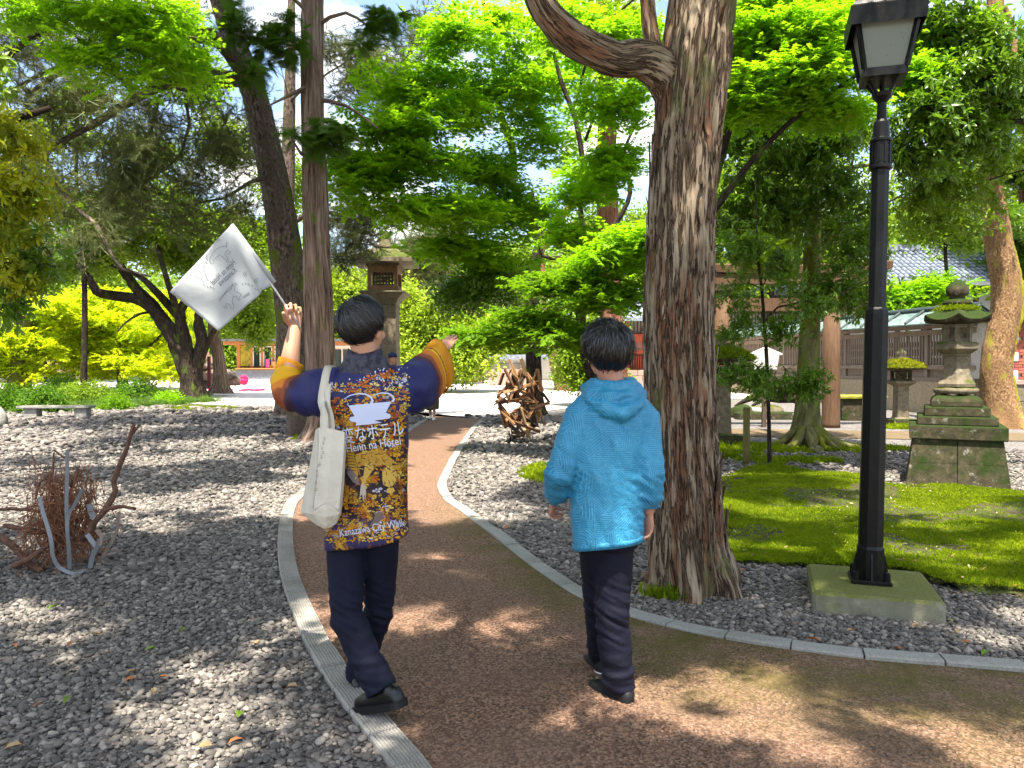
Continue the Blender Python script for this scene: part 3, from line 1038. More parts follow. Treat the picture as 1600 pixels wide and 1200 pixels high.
# ---- the big cypress beside the path
T = Tree('cypress_tree', 'big cypress with shredding red brown bark beside the man in the blue jacket', (1.18, 5.15, 0), BK_CYP)
T.limb([(1.20, 5.15, -.06, .245)] + pl((1082, 905, 5.15, 112), (1076, 860, 5.15, 112), (1072, 800, 5.15, 113), (1066, 700, 5.15, 111), (1062, 600, 5.15, 109), (1060, 500, 5.15, 106), (1063, 400, 5.15, 104), (1066, 300, 5.15, 104), (1074, 200, 5.15, 107), (1086, 90, 5.15, 110), (1096, 0, 5.15, 106), (1104, -120, 5.15, 92), (1112, -300, 5.2, 84))
       + [(1.25, 5.2, 8, .12), (1.2, 5.1, 12, .05)], 170, .022, rough=.09, flare=.5, lobes=6, ridge=.016, rscale=22, zscale=2.6, flare_h=.2)
T.limb(pl((1062, 165, 5.13, 60), (1042, 118, 5.1, 66), (1005, 92, 5.0, 56), (960, 90, 4.9, 52), (905, 68, 4.8, 50), (868, 35, 4.75, 46), (842, 0, 4.7, 42), (822, -60, 4.65, 38), (800, -180, 4.6, 30), (760, -380, 4.5, 20)), 60, .03, rough=.06, ridge=.010, rscale=22, zscale=1.6)
T.limb(pl((1052, 130, 5.3, 30), (1024, 80, 5.35, 27), (1014, 30, 5.4, 24), (1008, -40, 5.4, 22), (985, -200, 5.4, 16)), 24, .06, rough=.06, ridge=.005, rscale=26)
# long shreds of peeling bark
pe = MB()
for i in range(210):
    zz = random.uniform(.25, 3.3); a = random.uniform(0, 2 * math.pi)
    cx = np.interp(zz, [0, .35, .9, 1.8, 2.7, 3.9], [1.19, 1.18, 1.14, 1.11, 1.13, 1.24]); rr = np.interp(zz, [0, .3, .8, 2, 4], [.31, .25, .232, .214, .212])
    h = random.uniform(.10, .5); wd = random.uniform(.006, .022)
    o = Vector((cx + math.cos(a) * rr, 5.15 + math.sin(a) * rr, zz)); out = Vector((math.cos(a), math.sin(a), 0)); tn = Vector((-out.y, out.x, 0))
    lean = tn * random.uniform(-.08, .08)
    lift = random.choice((.004, .008, .03)) * random.random()
    prev = None
    vs = []
    for k in range(5):
        t = k / 4
        c = o + Vector((0, 0, (t - .5) * h)) + lean * (t * h) + out * (lift * (2 * t - 1) ** 2 + .003)
        ww = wd * (.35 + math.sin(math.pi * min(.95, max(.08, t))))
        vs += [c - tn * ww, c + tn * ww, c + tn * ww * .6 + out * .006, c - tn * ww * .6 + out * .006]
    pe.add(vs, [(4 * k + i_, 4 * k + (i_ + 1) % 4, 4 * k + 4 + (i_ + 1) % 4, 4 * k + 4 + i_) for k in range(4) for i_ in range(4)] + [(3, 2, 1, 0), (16, 17, 18, 19)])
o = pe.build('bark_shreds', BK_CYP, T.root); o['kind'] = 'stuff'
T.lobe((.7, 2.3, 6.6), (3.6, 3.3, 1.3), 'cypress', LF_CYP, 62, 10, 1.8, tilt=.35, pad_r=.5, gaps=True)  # crown lobes above the view, added to cast dappled shade below
T.lobe((4.3, 4.2, 7.0), (2.0, 2.0, .7), 'cypress', LF_CYP, 13, 9, 1.6, tilt=.35, pad_r=.4, gaps=True)  # unseen lobe added to break up the light on the moss
T.lobe((2.2, 4.6, 9.5), (2.6, 2.2, 1.5), 'cypress', LF_CYP, 22, 9, 2.0, tilt=.35, pad_r=.5, gaps=True)
T.done()

# ---- broad-leaved tree at the left edge, yellow and green leaves reaching into view
T = Tree('broadleaf_tree', 'broad leaved tree at the left edge with yellow green leaves above the gravel', (-5.0, 5.3, 0), BK_DARK)
T.limb([(-5.0, 5.3, -.05, .2), (-4.95, 5.3, 1.2, .16), (-4.8, 5.2, 2.6, .13), (-4.6, 5.0, 4.2, .1), (-4.3, 4.6, 6, .06)], 16, .2, rough=.08, flare=.4)
T.limb([(-4.8, 5.2, 2.6, .07), (-4.3, 5.6, 3.0, .05), (-3.8, 5.8, 3.3, .035), (-3.5, 5.9, 3.45, .02)], 8)
for (px, py, d, rx, ry, n) in ((8, 215, 5.4, 35, 40, 6), (22, 300, 5.3, 38, 36, 8), (5, 350, 5.3, 35, 40, 6), (-30, 130, 5.6, 30, 50, 4), (5, 425, 5.6, 30, 24, 4)):
    T.plobe(px, py, d, rx, ry, 'broad', LF_YEL if px != -30 else LF_BROAD_L, n, 6, size=.6, tilt=.5, pad_r=.13)
for (px, py, d, rx, ry) in ((40, 400, 5.7, 40, 30), (10, 480, 5.8, 35, 20)):
    T.plobe(px, py, d, rx, ry, 'broad', LF_BROAD, 3, 5, size=.75, tilt=.5, pad_r=.13)
T.lobe((-3.9, 1.9, 7.2), (2.8, 3.0, 1.4), 'broad', LF_BROAD_L, 100, 11, 1.6, tilt=.5, pad_r=.45, gaps=True)  # lobes from here on are out of view, added to shade the ground
T.lobe((-1.2, .2, 7.8), (2.0, 2.2, 1.0), 'broad', LF_BROAD_L, 26, 10, 1.6, tilt=.5, pad_r=.4, gaps=True)
T.lobe((-5.0, 8.0, 8.4), (3.4, 2.6, .9), 'broad', LF_BROAD_L, 52, 11, 1.6, tilt=.5, pad_r=.5, gaps=True)
T.done()

# ---- maple reaching in over the top left
T = Tree('maple_tree', 'bright green maple boughs hanging at the top left in front of the pine', (-7.4, 9.6, 0), BK_DARK)
T.limb([(-7.4, 9.6, -.05, .14), (-7.3, 9.6, 2, .12), (-6.9, 9.4, 4, .09), (-6.2, 9.0, 5.4, .06)], 10, .3, flare=.3)
T.limb([(-6.9, 9.4, 4, .06), (-5.8, 8.8, 4.9, .045), (-4.6, 8.4, 5.3, .03), (-3.6, 8.2, 5.2, .015)], 8)
for (px, py, d, rx, ry, n) in ((170, 25, 8, 70, 26, 8), (245, 75, 8.2, 50, 22, 7), (120, 80, 8, 40, 20, 5), (290, 110, 8.4, 35, 14, 4), (60, 30, 8, 60, 30, 6), (250, 20, 8.2, 50, 26, 5), (190, 110, 8.3, 40, 14, 3)):
    T.plobe(px, py, d, rx, ry, 'maple', LF_MAPLE, n, 12, size=.75, tilt=.3, pad_r=.3, flat=.08)
T.done()

# ---- the straight cedar behind the guide
T = Tree('cedar_tree', 'straight cedar trunk with stringy bark behind the guide\'s raised arm', (-3.78, 15.0, 0), BK_CEDAR)
b = [(-3.78, 15.0, -.05, .34)] + pl((503, 660, 15, 43), (502, 600, 15, 43), (499, 500, 15, 44), (495, 400, 15, 42), (492, 300, 15, 40), (490, 200, 15, 37), (489, 100, 15, 35), (488, 0, 15, 33), (486, -200, 15, 28)) + [(-4.0, 15, 15, .08)]
T.limb(b, 64, .07, rough=.07, flare=.25, lobes=5, ridge=.018, rscale=9, zscale=.7, flare_h=.25)
for (a, bq, c) in (((495, 40), (540, 20), (600, 60)), ((495, 155), (540, 165), (590, 200)), ((490, 130), (450, 150), (420, 165)), ((494, 210), (530, 205), (570, 225)), ((490, 30), (450, -10), (400, -30)), ((492, 250), (470, 240), (455, 215))):
    T.limb(pl((*a, 15, 8), (*bq, 14.6, 5), (*c, 14.2, 2.5)), 7, .3)
for (px, py, rx, ry, n) in ((525, 205, 50, 26, 7), (470, 225, 35, 18, 3), (420, 85, 40, 32, 6), (375, 45, 35, 25, 4), (565, 40, 35, 40, 4), (440, 40, 25, 30, 3), (395, 105, 35, 16, 3), (620, 25, 35, 25, 3)):
    T.plobe(px, py, 14.2, rx, ry, 'cypress', LF_CYP, n, 8, size=.85, tilt=.4, pad_r=.27)
T.lobe((-3.9, 13.5, 13), (2.6, 3.4, 3.5), 'cypress', LF_CYP, 36, 10, 2.2, tilt=.4, pad_r=.6)
T.done()

# ---- the leaning pine beside it
T = Tree('pine_tree', 'leaning grey pine trunk just left of the straight cedar', (-4.25, 16.2, 0), BK_PINE)
T.limb([(-4.3, 16.2, -.05, .42)] + pl((480, 640, 16.2, 60), (470, 560, 16.2, 56), (456, 470, 16.2, 53), (447, 400, 16.2, 52), (432, 300, 16.2, 46), (414, 215, 16.2, 42), (398, 150, 16.2, 38), (372, 80, 16.2, 34), (345, 0, 16.2, 32), (320, -120, 16.2, 28), (310, -300, 16.3, 16)), 56, .1, rough=.07, flare=.15, ridge=.014, rscale=14, zscale=9)
T.limb(pl((400, 140, 16, 26), (345, 65, 15, 24), (300, 50, 14, 22), (262, 22, 13, 20), (235, -10, 12.5, 16)), 14, .3, rough=.1)
T.limb(pl((398, 128, 16, 22), (330, 118, 15.4, 20), (262, 130, 14.8, 18), (215, 152, 14.2, 15), (150, 192, 13.6, 12), (95, 222, 13.2, 9), (60, 248, 13, 7)), 12, .3, rough=.1)
T.limb(pl((215, 152, 14.2, 9), (160, 100, 13.5, 8), (90, 105, 13, 7), (20, 140, 12.5, 5)), 9, .3)
T.limb(pl((330, 60, 14.8, 16), (240, 62, 14.2, 14), (165, 76, 13.8, 11), (100, 110, 13.4, 8), (40, 150, 13, 6)), 10, .3, rough=.1)
T.limb(pl((70, 246, 13, 8), (92, 290, 12.8, 8), (118, 325, 12.6, 7), (150, 350, 12.4, 6.5), (168, 385, 12.2, 5), (192, 420, 12, 4), (235, 432, 12, 3)), 9, .25)
T.limb(pl((250, 148, 14.6, 5), (240, 190, 14.5, 5), (228, 240, 14.4, 4.5), (218, 300, 14.3, 3), (222, 320, 14.3, 2)), 7, .3)
T.limb(pl((290, 150, 14.8, 5), (296, 195, 14.8, 5), (284, 238, 14.7, 4), (262, 262, 14.6, 3), (230, 282, 14.6, 2)), 7, .3)
T.limb(pl((405, 130, 16, 8), (340, 135, 15, 7), (285, 140, 14.5, 6), (215, 105, 14.2, 5)), 7, .3)
T.limb(pl((428, 275, 16.1, 8), (390, 285, 15.6, 6), (350, 310, 15.2, 4), (300, 318, 15, 3)), 7, .3)
for (px, py, d, rx, ry, n) in ((110, 170, 13, 95, 30, 16), (60, 60, 12.6, 70, 45, 10), (185, 225, 13.8, 70, 35, 10), (300, 70, 14, 60, 30, 8), (250, 235, 14.4, 60, 40, 9), (320, 200, 14.8, 50, 40, 8), (210, 290, 14.2, 70, 25, 13), (300, 285, 14.8, 45, 30, 8), (365, 325, 15, 30, 25, 6), (120, 285, 13, 60, 40, 9), (40, 235, 12.6, 40, 40, 6), (150, 375, 12.2, 40, 18, 4), (50, 390, 12.4, 50, 20, 5), (170, 20, 13, 90, 25, 9), (280, 30, 13.5, 50, 30, 6), (340, 260, 15, 40, 60, 10), (400, 240, 17, 30, 60, 8), (230, 180, 14.5, 60, 30, 8), (150, 90, 13.4, 80, 30, 9), (20, 30, 12.5, 50, 40, 7), (310, 340, 15, 50, 20, 7), (200, 330, 14, 60, 18, 7), (260, 110, 14.5, 50, 25, 7)):
    T.plobe(px, py, d, rx, ry, 'pine', LF_PINE, int(n * .95), 7, size=1.15, tilt=.7, pad_r=.36, flat=.6)
T.lobe((-8.0, 16.0, 12.3), (5.2, 4.2, 1.5), 'pine', LF_PINE, 100, 12, 2.3, tilt=.7, pad_r=.6)  # unseen high lobe added to shade the gravel farther off
T.done()

# ---- pine boughs hanging in front of the tall lantern
T = Tree('pine_tree', 'tall pine whose grey needles hang in front of the tall stone lantern roof', (-6.6, 22.5, 0), BK_PINE)
T.limb([(-6.6, 22.5, -.05, .3), (-6.6, 22.5, 3, .24), (-6.5, 22.5, 7, .2), (-6.3, 22.3, 12, .1)], 14, .3, flare=.3)
T.limb([(-6.55, 22.5, 5.5, .09), (-5.6, 22.2, 5.9, .06), (-4.5, 21.8, 5.6, .04), (-3.7, 21.6, 5.3, .02)], 8)
for (px, py, d, rx, ry, n) in ((555, 370, 21.6, 35, 14, 5), (535, 395, 21.6, 20, 12, 4), (590, 335, 21.8, 30, 12, 4), (555, 95, 20, 50, 50, 12), (600, 170, 20.5, 60, 50, 12), (640, 60, 20, 50, 50, 8), (540, 330, 22, 30, 30, 6), (550, 280, 22, 40, 30, 6)):
    T.plobe(px, py, d, rx, ry, 'pine', LF_PINE, n, 10, size=1.6, tilt=.7, pad_r=.35, flat=.5)
T.done()

# ---- old mossy tree on the mound at the left
T = Tree('old_cherry_tree', 'gnarled old tree with dark mossy trunk behind the flag', tuple(G(302, 628)), BK_DARK)
D = G(302, 628).y
T.limb([(*G(302, 628)[:2], -.1, .5)] + pl((300, 600, D, 30), (292, 572, D, 29), (283, 548, D, 27), (268, 520, D, 25), (248, 492, D, 23), (232, 470, D, 19), (214, 452, D, 16), (195, 425, D, 14), (180, 400, D, 9)), 30, .12, rough=.14, flare=.4, lobes=4, ridge=.035, rscale=4.0, zscale=1.4, flare_h=.5)
T.limb(pl((298, 590, D, 20), (294, 550, D, 20), (284, 515, D, 20), (282, 490, D, 16), (292, 462, D, 13), (300, 430, D, 12)), 18, .15, rough=.14, ridge=.04, rscale=3)
T.limb(pl((306, 598, D, 18), (309, 560, D, 18), (315, 530, D, 17), (311, 500, D, 15), (322, 470, D, 11), (350, 440, D, 9)), 18, .15, rough=.14, ridge=.04, rscale=3)
T.limb(pl((308, 590, D, 10), (318, 555, D, 9), (332, 520, D, 8), (352, 495, D, 6)), 8, .3)
T.limb(pl((248, 490, D, 18), (215, 468, D, 16), (180, 462, D, 16), (150, 455, D - 1, 14), (140, 435, D - 1, 10), (118, 412, D - 1, 7)), 12, .25, rough=.1)
T.limb(pl((285, 500, D, 16), (262, 475, D, 14), (238, 450, D - 1, 11), (215, 430, D - 1, 8), (175, 415, D - 2, 5)), 10, .25)
T.limb(pl((252, 486, D, 6), (220, 490, D - .6, 4), (195, 505, D - 1, 3), (183, 518, D - 1, 2)), 6, .3)
T.limb(pl((278, 490, D, 12), (262, 440, D - 1, 9), (250, 400, D - 1, 7), (238, 360, D - 1, 4)), 8, .3)
for (px, py, rx, ry, n) in ((150, 395, 70, 25, 9), (240, 385, 70, 28, 9), (320, 390, 60, 30, 9), (385, 430, 40, 50, 8), (210, 350, 80, 26, 9), (90, 415, 50, 20, 6), (400, 500, 30, 40, 7), (60, 380, 60, 26, 6)):
    T.plobe(px, py, D + .5, rx, ry, 'small', LF_FAR_L if py < 390 else LF_BROAD_L, int(n * 1.5), 14, size=1.3, tilt=.4, pad_r=.6)
T.done()

# ---- sunlit maples beyond the pond
T = Tree('maple_tree', 'sunlit yellow green maple with stout pale trunk at the far left', tuple(P(30, 607, 36)), BK_MOSSY)
T.limb(pl((28, 612, 36, 36), (30, 590, 36, 28), (33, 560, 36, 25), (38, 530, 36, 20), (45, 490, 36, 14)), 16, .2, flare=.2)
for (px, py, rx, ry, n) in ((40, 540, 55, 22, 10), (20, 500, 60, 24, 10), (60, 480, 50, 18, 7), (-20, 560, 50, 30, 6), (30, 575, 45, 12, 5)):
    T.plobe(px, py, 36, rx, ry, 'maple', LF_MAPLE_Y, int(n * 1.2), 15, size=2.0, tilt=.4, pad_r=.9, flat=.1)
T.done()
T = Tree('maple_tree', 'broad low sunlit maple behind the shrubs between bench and mossy tree', tuple(P(195, 612, 38)), BK_DARK)
T.limb(pl((192, 610, 38, 17), (190, 590, 38, 13), (186, 560, 38, 11), (180, 525, 38, 8), (170, 480, 38, 5)), 12, .2, flare=.3)
T.limb(pl((190, 585, 38, 8), (225, 550, 38, 6), (255, 520, 38, 4)), 8)
for (px, py, rx, ry, n) in ((130, 470, 55, 20, 10), (190, 490, 60, 22, 11), (160, 520, 65, 20, 11), (230, 530, 50, 22, 10), (120, 555, 45, 18, 8), (200, 560, 60, 14, 9), (250, 575, 40, 12, 6), (90, 495, 40, 18, 6), (150, 578, 40, 8, 4), (270, 480, 40, 22, 5)):
    T.plobe(px, py, 38, rx, ry, 'maple', LF_MAPLE_Y, int(n * 1.3), 15, size=2.0, rd=2.0, tilt=.4, pad_r=.9, flat=.1)
T.done()
T = Tree('pale_trunk_tree', 'slim grey leaning trunk between the rock pile and the kiosk', tuple(P(345, 612, 33)), BK_CEDAR)
T.limb(pl((343, 614, 33, 26), (344, 590, 33, 20), (342, 560, 33, 18), (336, 530, 33, 17), (332, 490, 33, 14), (330, 440, 33, 10)), 14, .2, flare=.4, rough=.12)
T.plobe(335, 430, 32, 40, 40, 'small', LF_BROAD_L, 8, 14, size=1.5, pad_r=.7)
T.done()

# ---- maples in the middle
T = Tree('maple_tree', 'mossy dark trunk maple right behind the plank sculpture', tuple(G(838, 650)), BK_DARK)
Dm = G(838, 650).y
T.limb([(*G(838, 650)[:2], -.05, .28)] + pl((836, 620, Dm, 25), (834, 560, Dm, 24), (832, 480, Dm, 23), (832, 430, Dm, 22), (842, 380, Dm, 15), (835, 340, Dm, 11), (830, 300, Dm, 9)), 20, .15, rough=.1, flare=.3)
T.limb(pl((842, 380, Dm, 12), (820, 330, Dm, 12), (801, 290, Dm, 12), (802, 240, Dm, 12), (783, 180, Dm - 1, 11), (772, 110, Dm - 2, 8), (760, 30, Dm - 3, 6), (742, -60, Dm - 3, 4)), 10, .3)
T.limb(pl((808, 295, Dm, 9), (780, 268, Dm - 1, 8), (735, 252, Dm - 2, 7), (690, 256, Dm - 3, 5), (655, 268, Dm - 3, 3)), 8, .3)
for (px, py, d, rx, ry, n) in ((640, 255, 17, 75, 28, 11), (560, 280, 17, 50, 22, 7), (700, 320, 18, 80, 26, 13), (760, 250, 19, 70, 40, 12), (760, 400, 20, 70, 30, 10), (690, 130, 17, 80, 45, 9), (640, 200, 17, 70, 30, 8), (850, 200, 19, 60, 60, 10), (710, 380, 19, 50, 20, 8), (850, 330, 20, 60, 50, 10), (770, 330, 20, 70, 30, 10), (720, 60, 16, 60, 40, 5), (680, 330, 18, 40, 16, 5), (570, 240, 17, 40, 16, 4), (870, 110, 17, 50, 40, 6), (810, 120, 18, 50, 40, 6), (690, 325, 17, 60, 14, 5), (800, 40, 17, 60, 40, 6), (740, 150, 18, 60, 40, 7), (620, 130, 17, 50, 30, 5), (580, 200, 17, 40, 24, 4), (590, 320, 17, 40, 12, 3)):
    T.plobe(px, py, d, rx, ry, 'maple', LF_MAPLE, int(n * 1.15), 20, size=1.35, tilt=.25, pad_r=.6, flat=.15)
T.plobe(715, 455, 20, 35, 26, 'small', LF_BROAD, 7, 14, size=1.1, pad_r=.5)
T.plobe(760, 450, 20, 45, 30, 'small', LF_BROAD, 7, 14, size=1.1, pad_r=.5)
T.done()

T = Tree('maple_tree', 'maple with black winding limbs above the blue jacket man\'s head', tuple(G(955, 688)), BK_DARK)
Dw = G(955, 688).y
T.limb([(*G(952, 688)[:2], -.05, .14)] + pl((945, 640, Dw, 18), (922, 580, Dw, 16), (910, 530, Dw, 16), (907, 480, Dw, 17), (905, 445, Dw, 17), (916, 410, Dw, 12), (914, 370, Dw, 10), (907, 330, Dw, 9), (912, 270, Dw, 9), (900, 190, Dw, 8), (878, 130, Dw, 7), (862, 70, Dw, 5)), 12, .15, rough=.1, flare=.3)
T.limb(pl((905, 445, Dw, 14), (893, 425, Dw, 13), (890, 405, Dw, 10), (848, 400, Dw, 6), (845, 365, Dw, 10), (842, 350, Dw, 8)), 9, .15)
T.limb(pl((908, 440, Dw, 10), (938, 385, Dw, 8), (965, 345, Dw, 8), (985, 300, Dw, 7), (975, 240, Dw, 5), (1000, 180, Dw, 4)), 9, .2)
T.limb(pl((914, 220, Dw, 5), (950, 130, Dw - .5, 5), (985, 80, Dw - 1, 3)), 7, .2)
T.limb(pl((900, 160, Dw, 4), (930, 60, Dw - .5, 4), (1000, -10, Dw - 1, 3)), 7, .2)
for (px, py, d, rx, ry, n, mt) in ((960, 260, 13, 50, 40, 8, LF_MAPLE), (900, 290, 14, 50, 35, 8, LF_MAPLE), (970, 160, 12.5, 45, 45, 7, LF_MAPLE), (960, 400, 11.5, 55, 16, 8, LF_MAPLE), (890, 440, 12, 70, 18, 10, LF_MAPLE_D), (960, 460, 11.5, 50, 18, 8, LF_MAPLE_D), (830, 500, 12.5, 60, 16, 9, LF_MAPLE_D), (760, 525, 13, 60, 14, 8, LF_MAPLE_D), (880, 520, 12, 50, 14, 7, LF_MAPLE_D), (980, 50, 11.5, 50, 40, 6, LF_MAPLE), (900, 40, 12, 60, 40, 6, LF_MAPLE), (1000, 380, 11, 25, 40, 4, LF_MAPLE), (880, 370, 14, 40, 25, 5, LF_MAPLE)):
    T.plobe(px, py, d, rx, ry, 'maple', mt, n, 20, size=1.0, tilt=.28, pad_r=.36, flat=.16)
T.done()

# ---- bright maple behind the lamp's upper part
T = Tree('maple_tree', 'bright green maple spreading behind the street lamp\'s glass', (2.35, 9.9, 0), BK_DARK)
T.limb([(2.3, 9.9, -.05, .12), (2.28, 9.9, 1.2, .1), (2.35, 9.9, 2.6, .085), (2.5, 9.8, 3.6, .07), (2.75, 9.7, 4.6, .05), (3.0, 9.6, 5.6, .03)], 12, .2, flare=.4)
T.limb([(2.45, 9.8, 3.3, .05), (2.95, 9.6, 4.0, .04), (3.5, 9.4, 4.55, .03), (4.2, 9.2, 5.0, .02)], 8, .2)
for (px, py, d, rx, ry, n) in ((1190, 60, 9.4, 60, 30, 10), (1260, 110, 9.2, 60, 26, 11), (1190, 150, 9.4, 55, 26, 10), (1290, 60, 9.2, 50, 30, 8), (1160, 10, 9.6, 50, 30, 7), (1150, 110, 9.6, 30, 30, 5), (1300, 165, 9.4, 45, 16, 6), (1250, 20, 9.6, 60, 30, 8), (1440, 130, 9.8, 50, 40, 8), (1480, 60, 10, 50, 40, 6), (1370, 20, 10, 50, 30, 6)):
    T.plobe(px, py, d, rx, ry, 'maple', LF_MAPLE, n, 22, size=.95, tilt=.25, pad_r=.32, flat=.15)
T.done()

# ---- smooth mossy trunk with exposed roots
T = Tree('evergreen_oak_tree', 'smooth olive trunk with exposed roots in front of the torii', tuple(G(1260, 698)), BK_MOSSY)
Dk = G(1260, 698).y
T.limb([(*G(1260, 700)[:2], -.25, .33)] + pl((1260, 692, Dk, 56), (1261, 665, Dk, 44), (1262, 640, Dk, 38), (1263, 600, Dk, 34), (1264, 560, Dk, 33), (1266, 500, Dk, 30), (1268, 430, Dk, 28), (1270, 360, Dk, 26), (1272, 300, Dk, 25), (1273, 230, Dk, 25), (1274, 180, Dk, 22), (1276, 120, Dk, 20), (1275, 50, Dk, 18), (1272, -40, Dk, 15), (1270, -200, Dk, 10)), 40, .08, rough=.07, flare=.08, lobes=5, ridge=.006, rscale=8, flare_h=.4)
T.limb(pl((1268, 215, Dk, 14), (1255, 175, Dk, 13), (1246, 130, Dk, 12), (1240, 60, Dk, 10), (1225, -40, Dk, 7)), 12, .2)
T.limb(pl((1270, 285, Dk, 12), (1300, 268, Dk, 9), (1330, 262, Dk - .4, 7), (1362, 257, Dk - .6, 5), (1390, 235, Dk - .8, 4)), 9, .2)
T.limb(pl((1272, 400, Dk, 9), (1300, 375, Dk, 8), (1325, 345, Dk - .4, 6), (1368, 325, Dk - .8, 4), (1420, 300, Dk - 1, 3)), 9, .2)
T.limb(pl((1278, 180, Dk, 8), (1310, 150, Dk, 7), (1345, 160, Dk, 5), (1320, 90, Dk, 4)), 8, .2)
cc = G(1260, 700)
for (dx, dy, ex, ey, r0) in ((-.18, -.2, -.62, -.5, .09), (-.05, -.28, -.02, -.75, .08), (.1, -.25, .35, -.55, .07), (.2, -.18, .95, -.45, .11), (.25, -.05, 1.25, -.15, .09), (-.25, .0, -.8, .1, .08), (.0, -.3, -.25, -.8, .05), (.15, -.28, .62, -.78, .05)):
    pts = [(cc.x + dx * .6, cc.y + dy * .6, .36, r0 * .9), (cc.x + dx * 1.5, cc.y + dy * 1.4, .16, r0)]
    for k in range(1, 5):
        t = k / 4
        pts.append((cc.x + dx * 1.5 + (ex - dx * 1.5) * t + random.gauss(0, .05), cc.y + dy * 1.4 + (ey - dy * 1.4) * t + random.gauss(0, .05), .10 * (1 - t) - .01, r0 * (1 - .6 * t)))
    T.limb(pts, 9, .08, name='root', rough=.15)
for (px, py, d, rx, ry, n) in ((1300, 225, 12.4, 45, 25, 9), (1220, 240, 13, 60, 40, 10), (1170, 300, 13, 50, 40, 10), (1240, 310, 13.2, 60, 40, 8), (1320, 300, 13, 40, 35, 7), (1160, 220, 13, 40, 40, 6), (1330, 390, 13, 35, 25, 6), (1300, 450, 13.4, 40, 24, 5), (1140, 370, 13.4, 40, 30, 6), (1220, 345, 13.4, 40, 24, 6), (1340, 470, 13.6, 24, 20, 3), (1180, 170, 13, 40, 30, 5)):
    T.plobe(px, py, d, rx, ry, 'broad', LF_BROAD, n, 10, size=1.0, tilt=.45, pad_r=.32, flat=.4)
for (px, py, rx, ry, n) in ((1220, 380, 60, 30, 6), (1290, 360, 50, 30, 5), (1350, 200, 40, 40, 6), (1330, 350, 40, 40, 6), (1190, 340, 50, 30, 4)):
    T.plobe(px, py, 14.6, rx, ry, 'broad', LF_BROAD_L, n, 9, size=1.0, tilt=.45, pad_r=.32, flat=.4)
T.lobe((5.4, 10.5, 8.8), (2.6, 2.4, 1.2), 'broad', LF_BROAD, 22, 10, 1.8, tilt=.45, pad_r=.5)
T.done()

# ---- sapling in front of the lantern walk
T = Tree('sapling', 'thin stemmed sapling with dark drooping leaves before the white notice board', tuple(G(1205, 732)), BK_DARK)
Ds = G(1205, 732).y
T.limb([(*G(1203, 732)[:2], -.03, .036)] + pl((1202, 690, Ds, 6.5), (1201, 640, Ds, 6), (1198, 560, Ds, 6), (1194, 500, Ds, 5.5), (1190, 450, Ds, 5), (1184, 400, Ds, 4), (1182, 340, Ds, 3), (1180, 280, Ds, 2)), 8, .15)
T.limb(pl((1198, 590, Ds, 3), (1180, 570, Ds - .2, 2.5), (1150, 575, Ds - .3, 1.5)), 5)
T.limb(pl((1196, 500, Ds, 3.5), (1215, 480, Ds, 3), (1260, 470, Ds - .1, 2.5), (1310, 460, Ds - .2, 2), (1380, 430, Ds - .3, 1)), 5)
for (px, py, rx, ry, n) in ((1215, 600, 65, 14, 14), (1265, 598, 35, 10, 6), (1150, 585, 30, 20, 6), (1200, 400, 55, 30, 7), (1160, 450, 35, 35, 5), (1230, 440, 35, 25, 4), (1220, 515, 45, 15, 6), (1270, 480, 35, 10, 5), (1150, 520, 30, 30, 6), (1170, 380, 40, 25, 6)):
    T.plobe(px, py, Ds - .2, rx, ry, 'broad', LF_BROAD, n, 6, size=.62, tilt=.4, pad_r=.17, flat=.35)
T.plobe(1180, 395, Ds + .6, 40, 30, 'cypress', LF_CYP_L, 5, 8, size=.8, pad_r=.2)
T.done()

# ---- dark broad-leaved boughs entering at the right
T = Tree('broadleaf_tree', 'dark glossy leaved tree at the right edge beyond the street lamp', (8.6, 10.6, 0), BK_DARK)
T.limb([(8.6, 10.6, -.05, .2), (8.55, 10.6, 2, .16), (8.3, 10.4, 4, .12), (8.0, 10.2, 6, .08)], 14, .2, flare=.3)
T.limb([(8.4, 10.5, 3.0, .07), (7.4, 10.2, 4.3, .05), (6.5, 9.9, 4.6, .035), (5.8, 9.7, 4.5, .02)], 8)
T.limb([(8.45, 10.5, 3.4, .06), (7.6, 9.9, 4.8, .045), (6.9, 9.6, 5.4, .03)], 8)
for (px, py, d, rx, ry, n) in ((1460, 175, 9.6, 45, 30, 11), (1510, 120, 9.6, 45, 35, 11), (1520, 215, 9.8, 45, 30, 10), (1450, 240, 9.8, 35, 24, 8), (1560, 60, 9.6, 50, 50, 10), (1580, 150, 10, 40, 40, 8), (1480, 30, 9.8, 40, 30, 5)):
    T.plobe(px, py, d, rx, ry, 'broad', LF_BROAD, n, 9, size=.95, tilt=.45, pad_r=.24, flat=.4)
for (px, py, d, rx, ry, n) in ((1500, 290, 11, 60, 24, 8), (1570, 240, 11, 40, 25, 6), (1440, 300, 11, 30, 22, 5), (1480, 340, 12, 60, 20, 6)):
    T.plobe(px, py, d, rx, ry, 'broad', LF_BROAD_L, n, 8, size=.9, tilt=.45, pad_r=.26, flat=.4)
T.done()

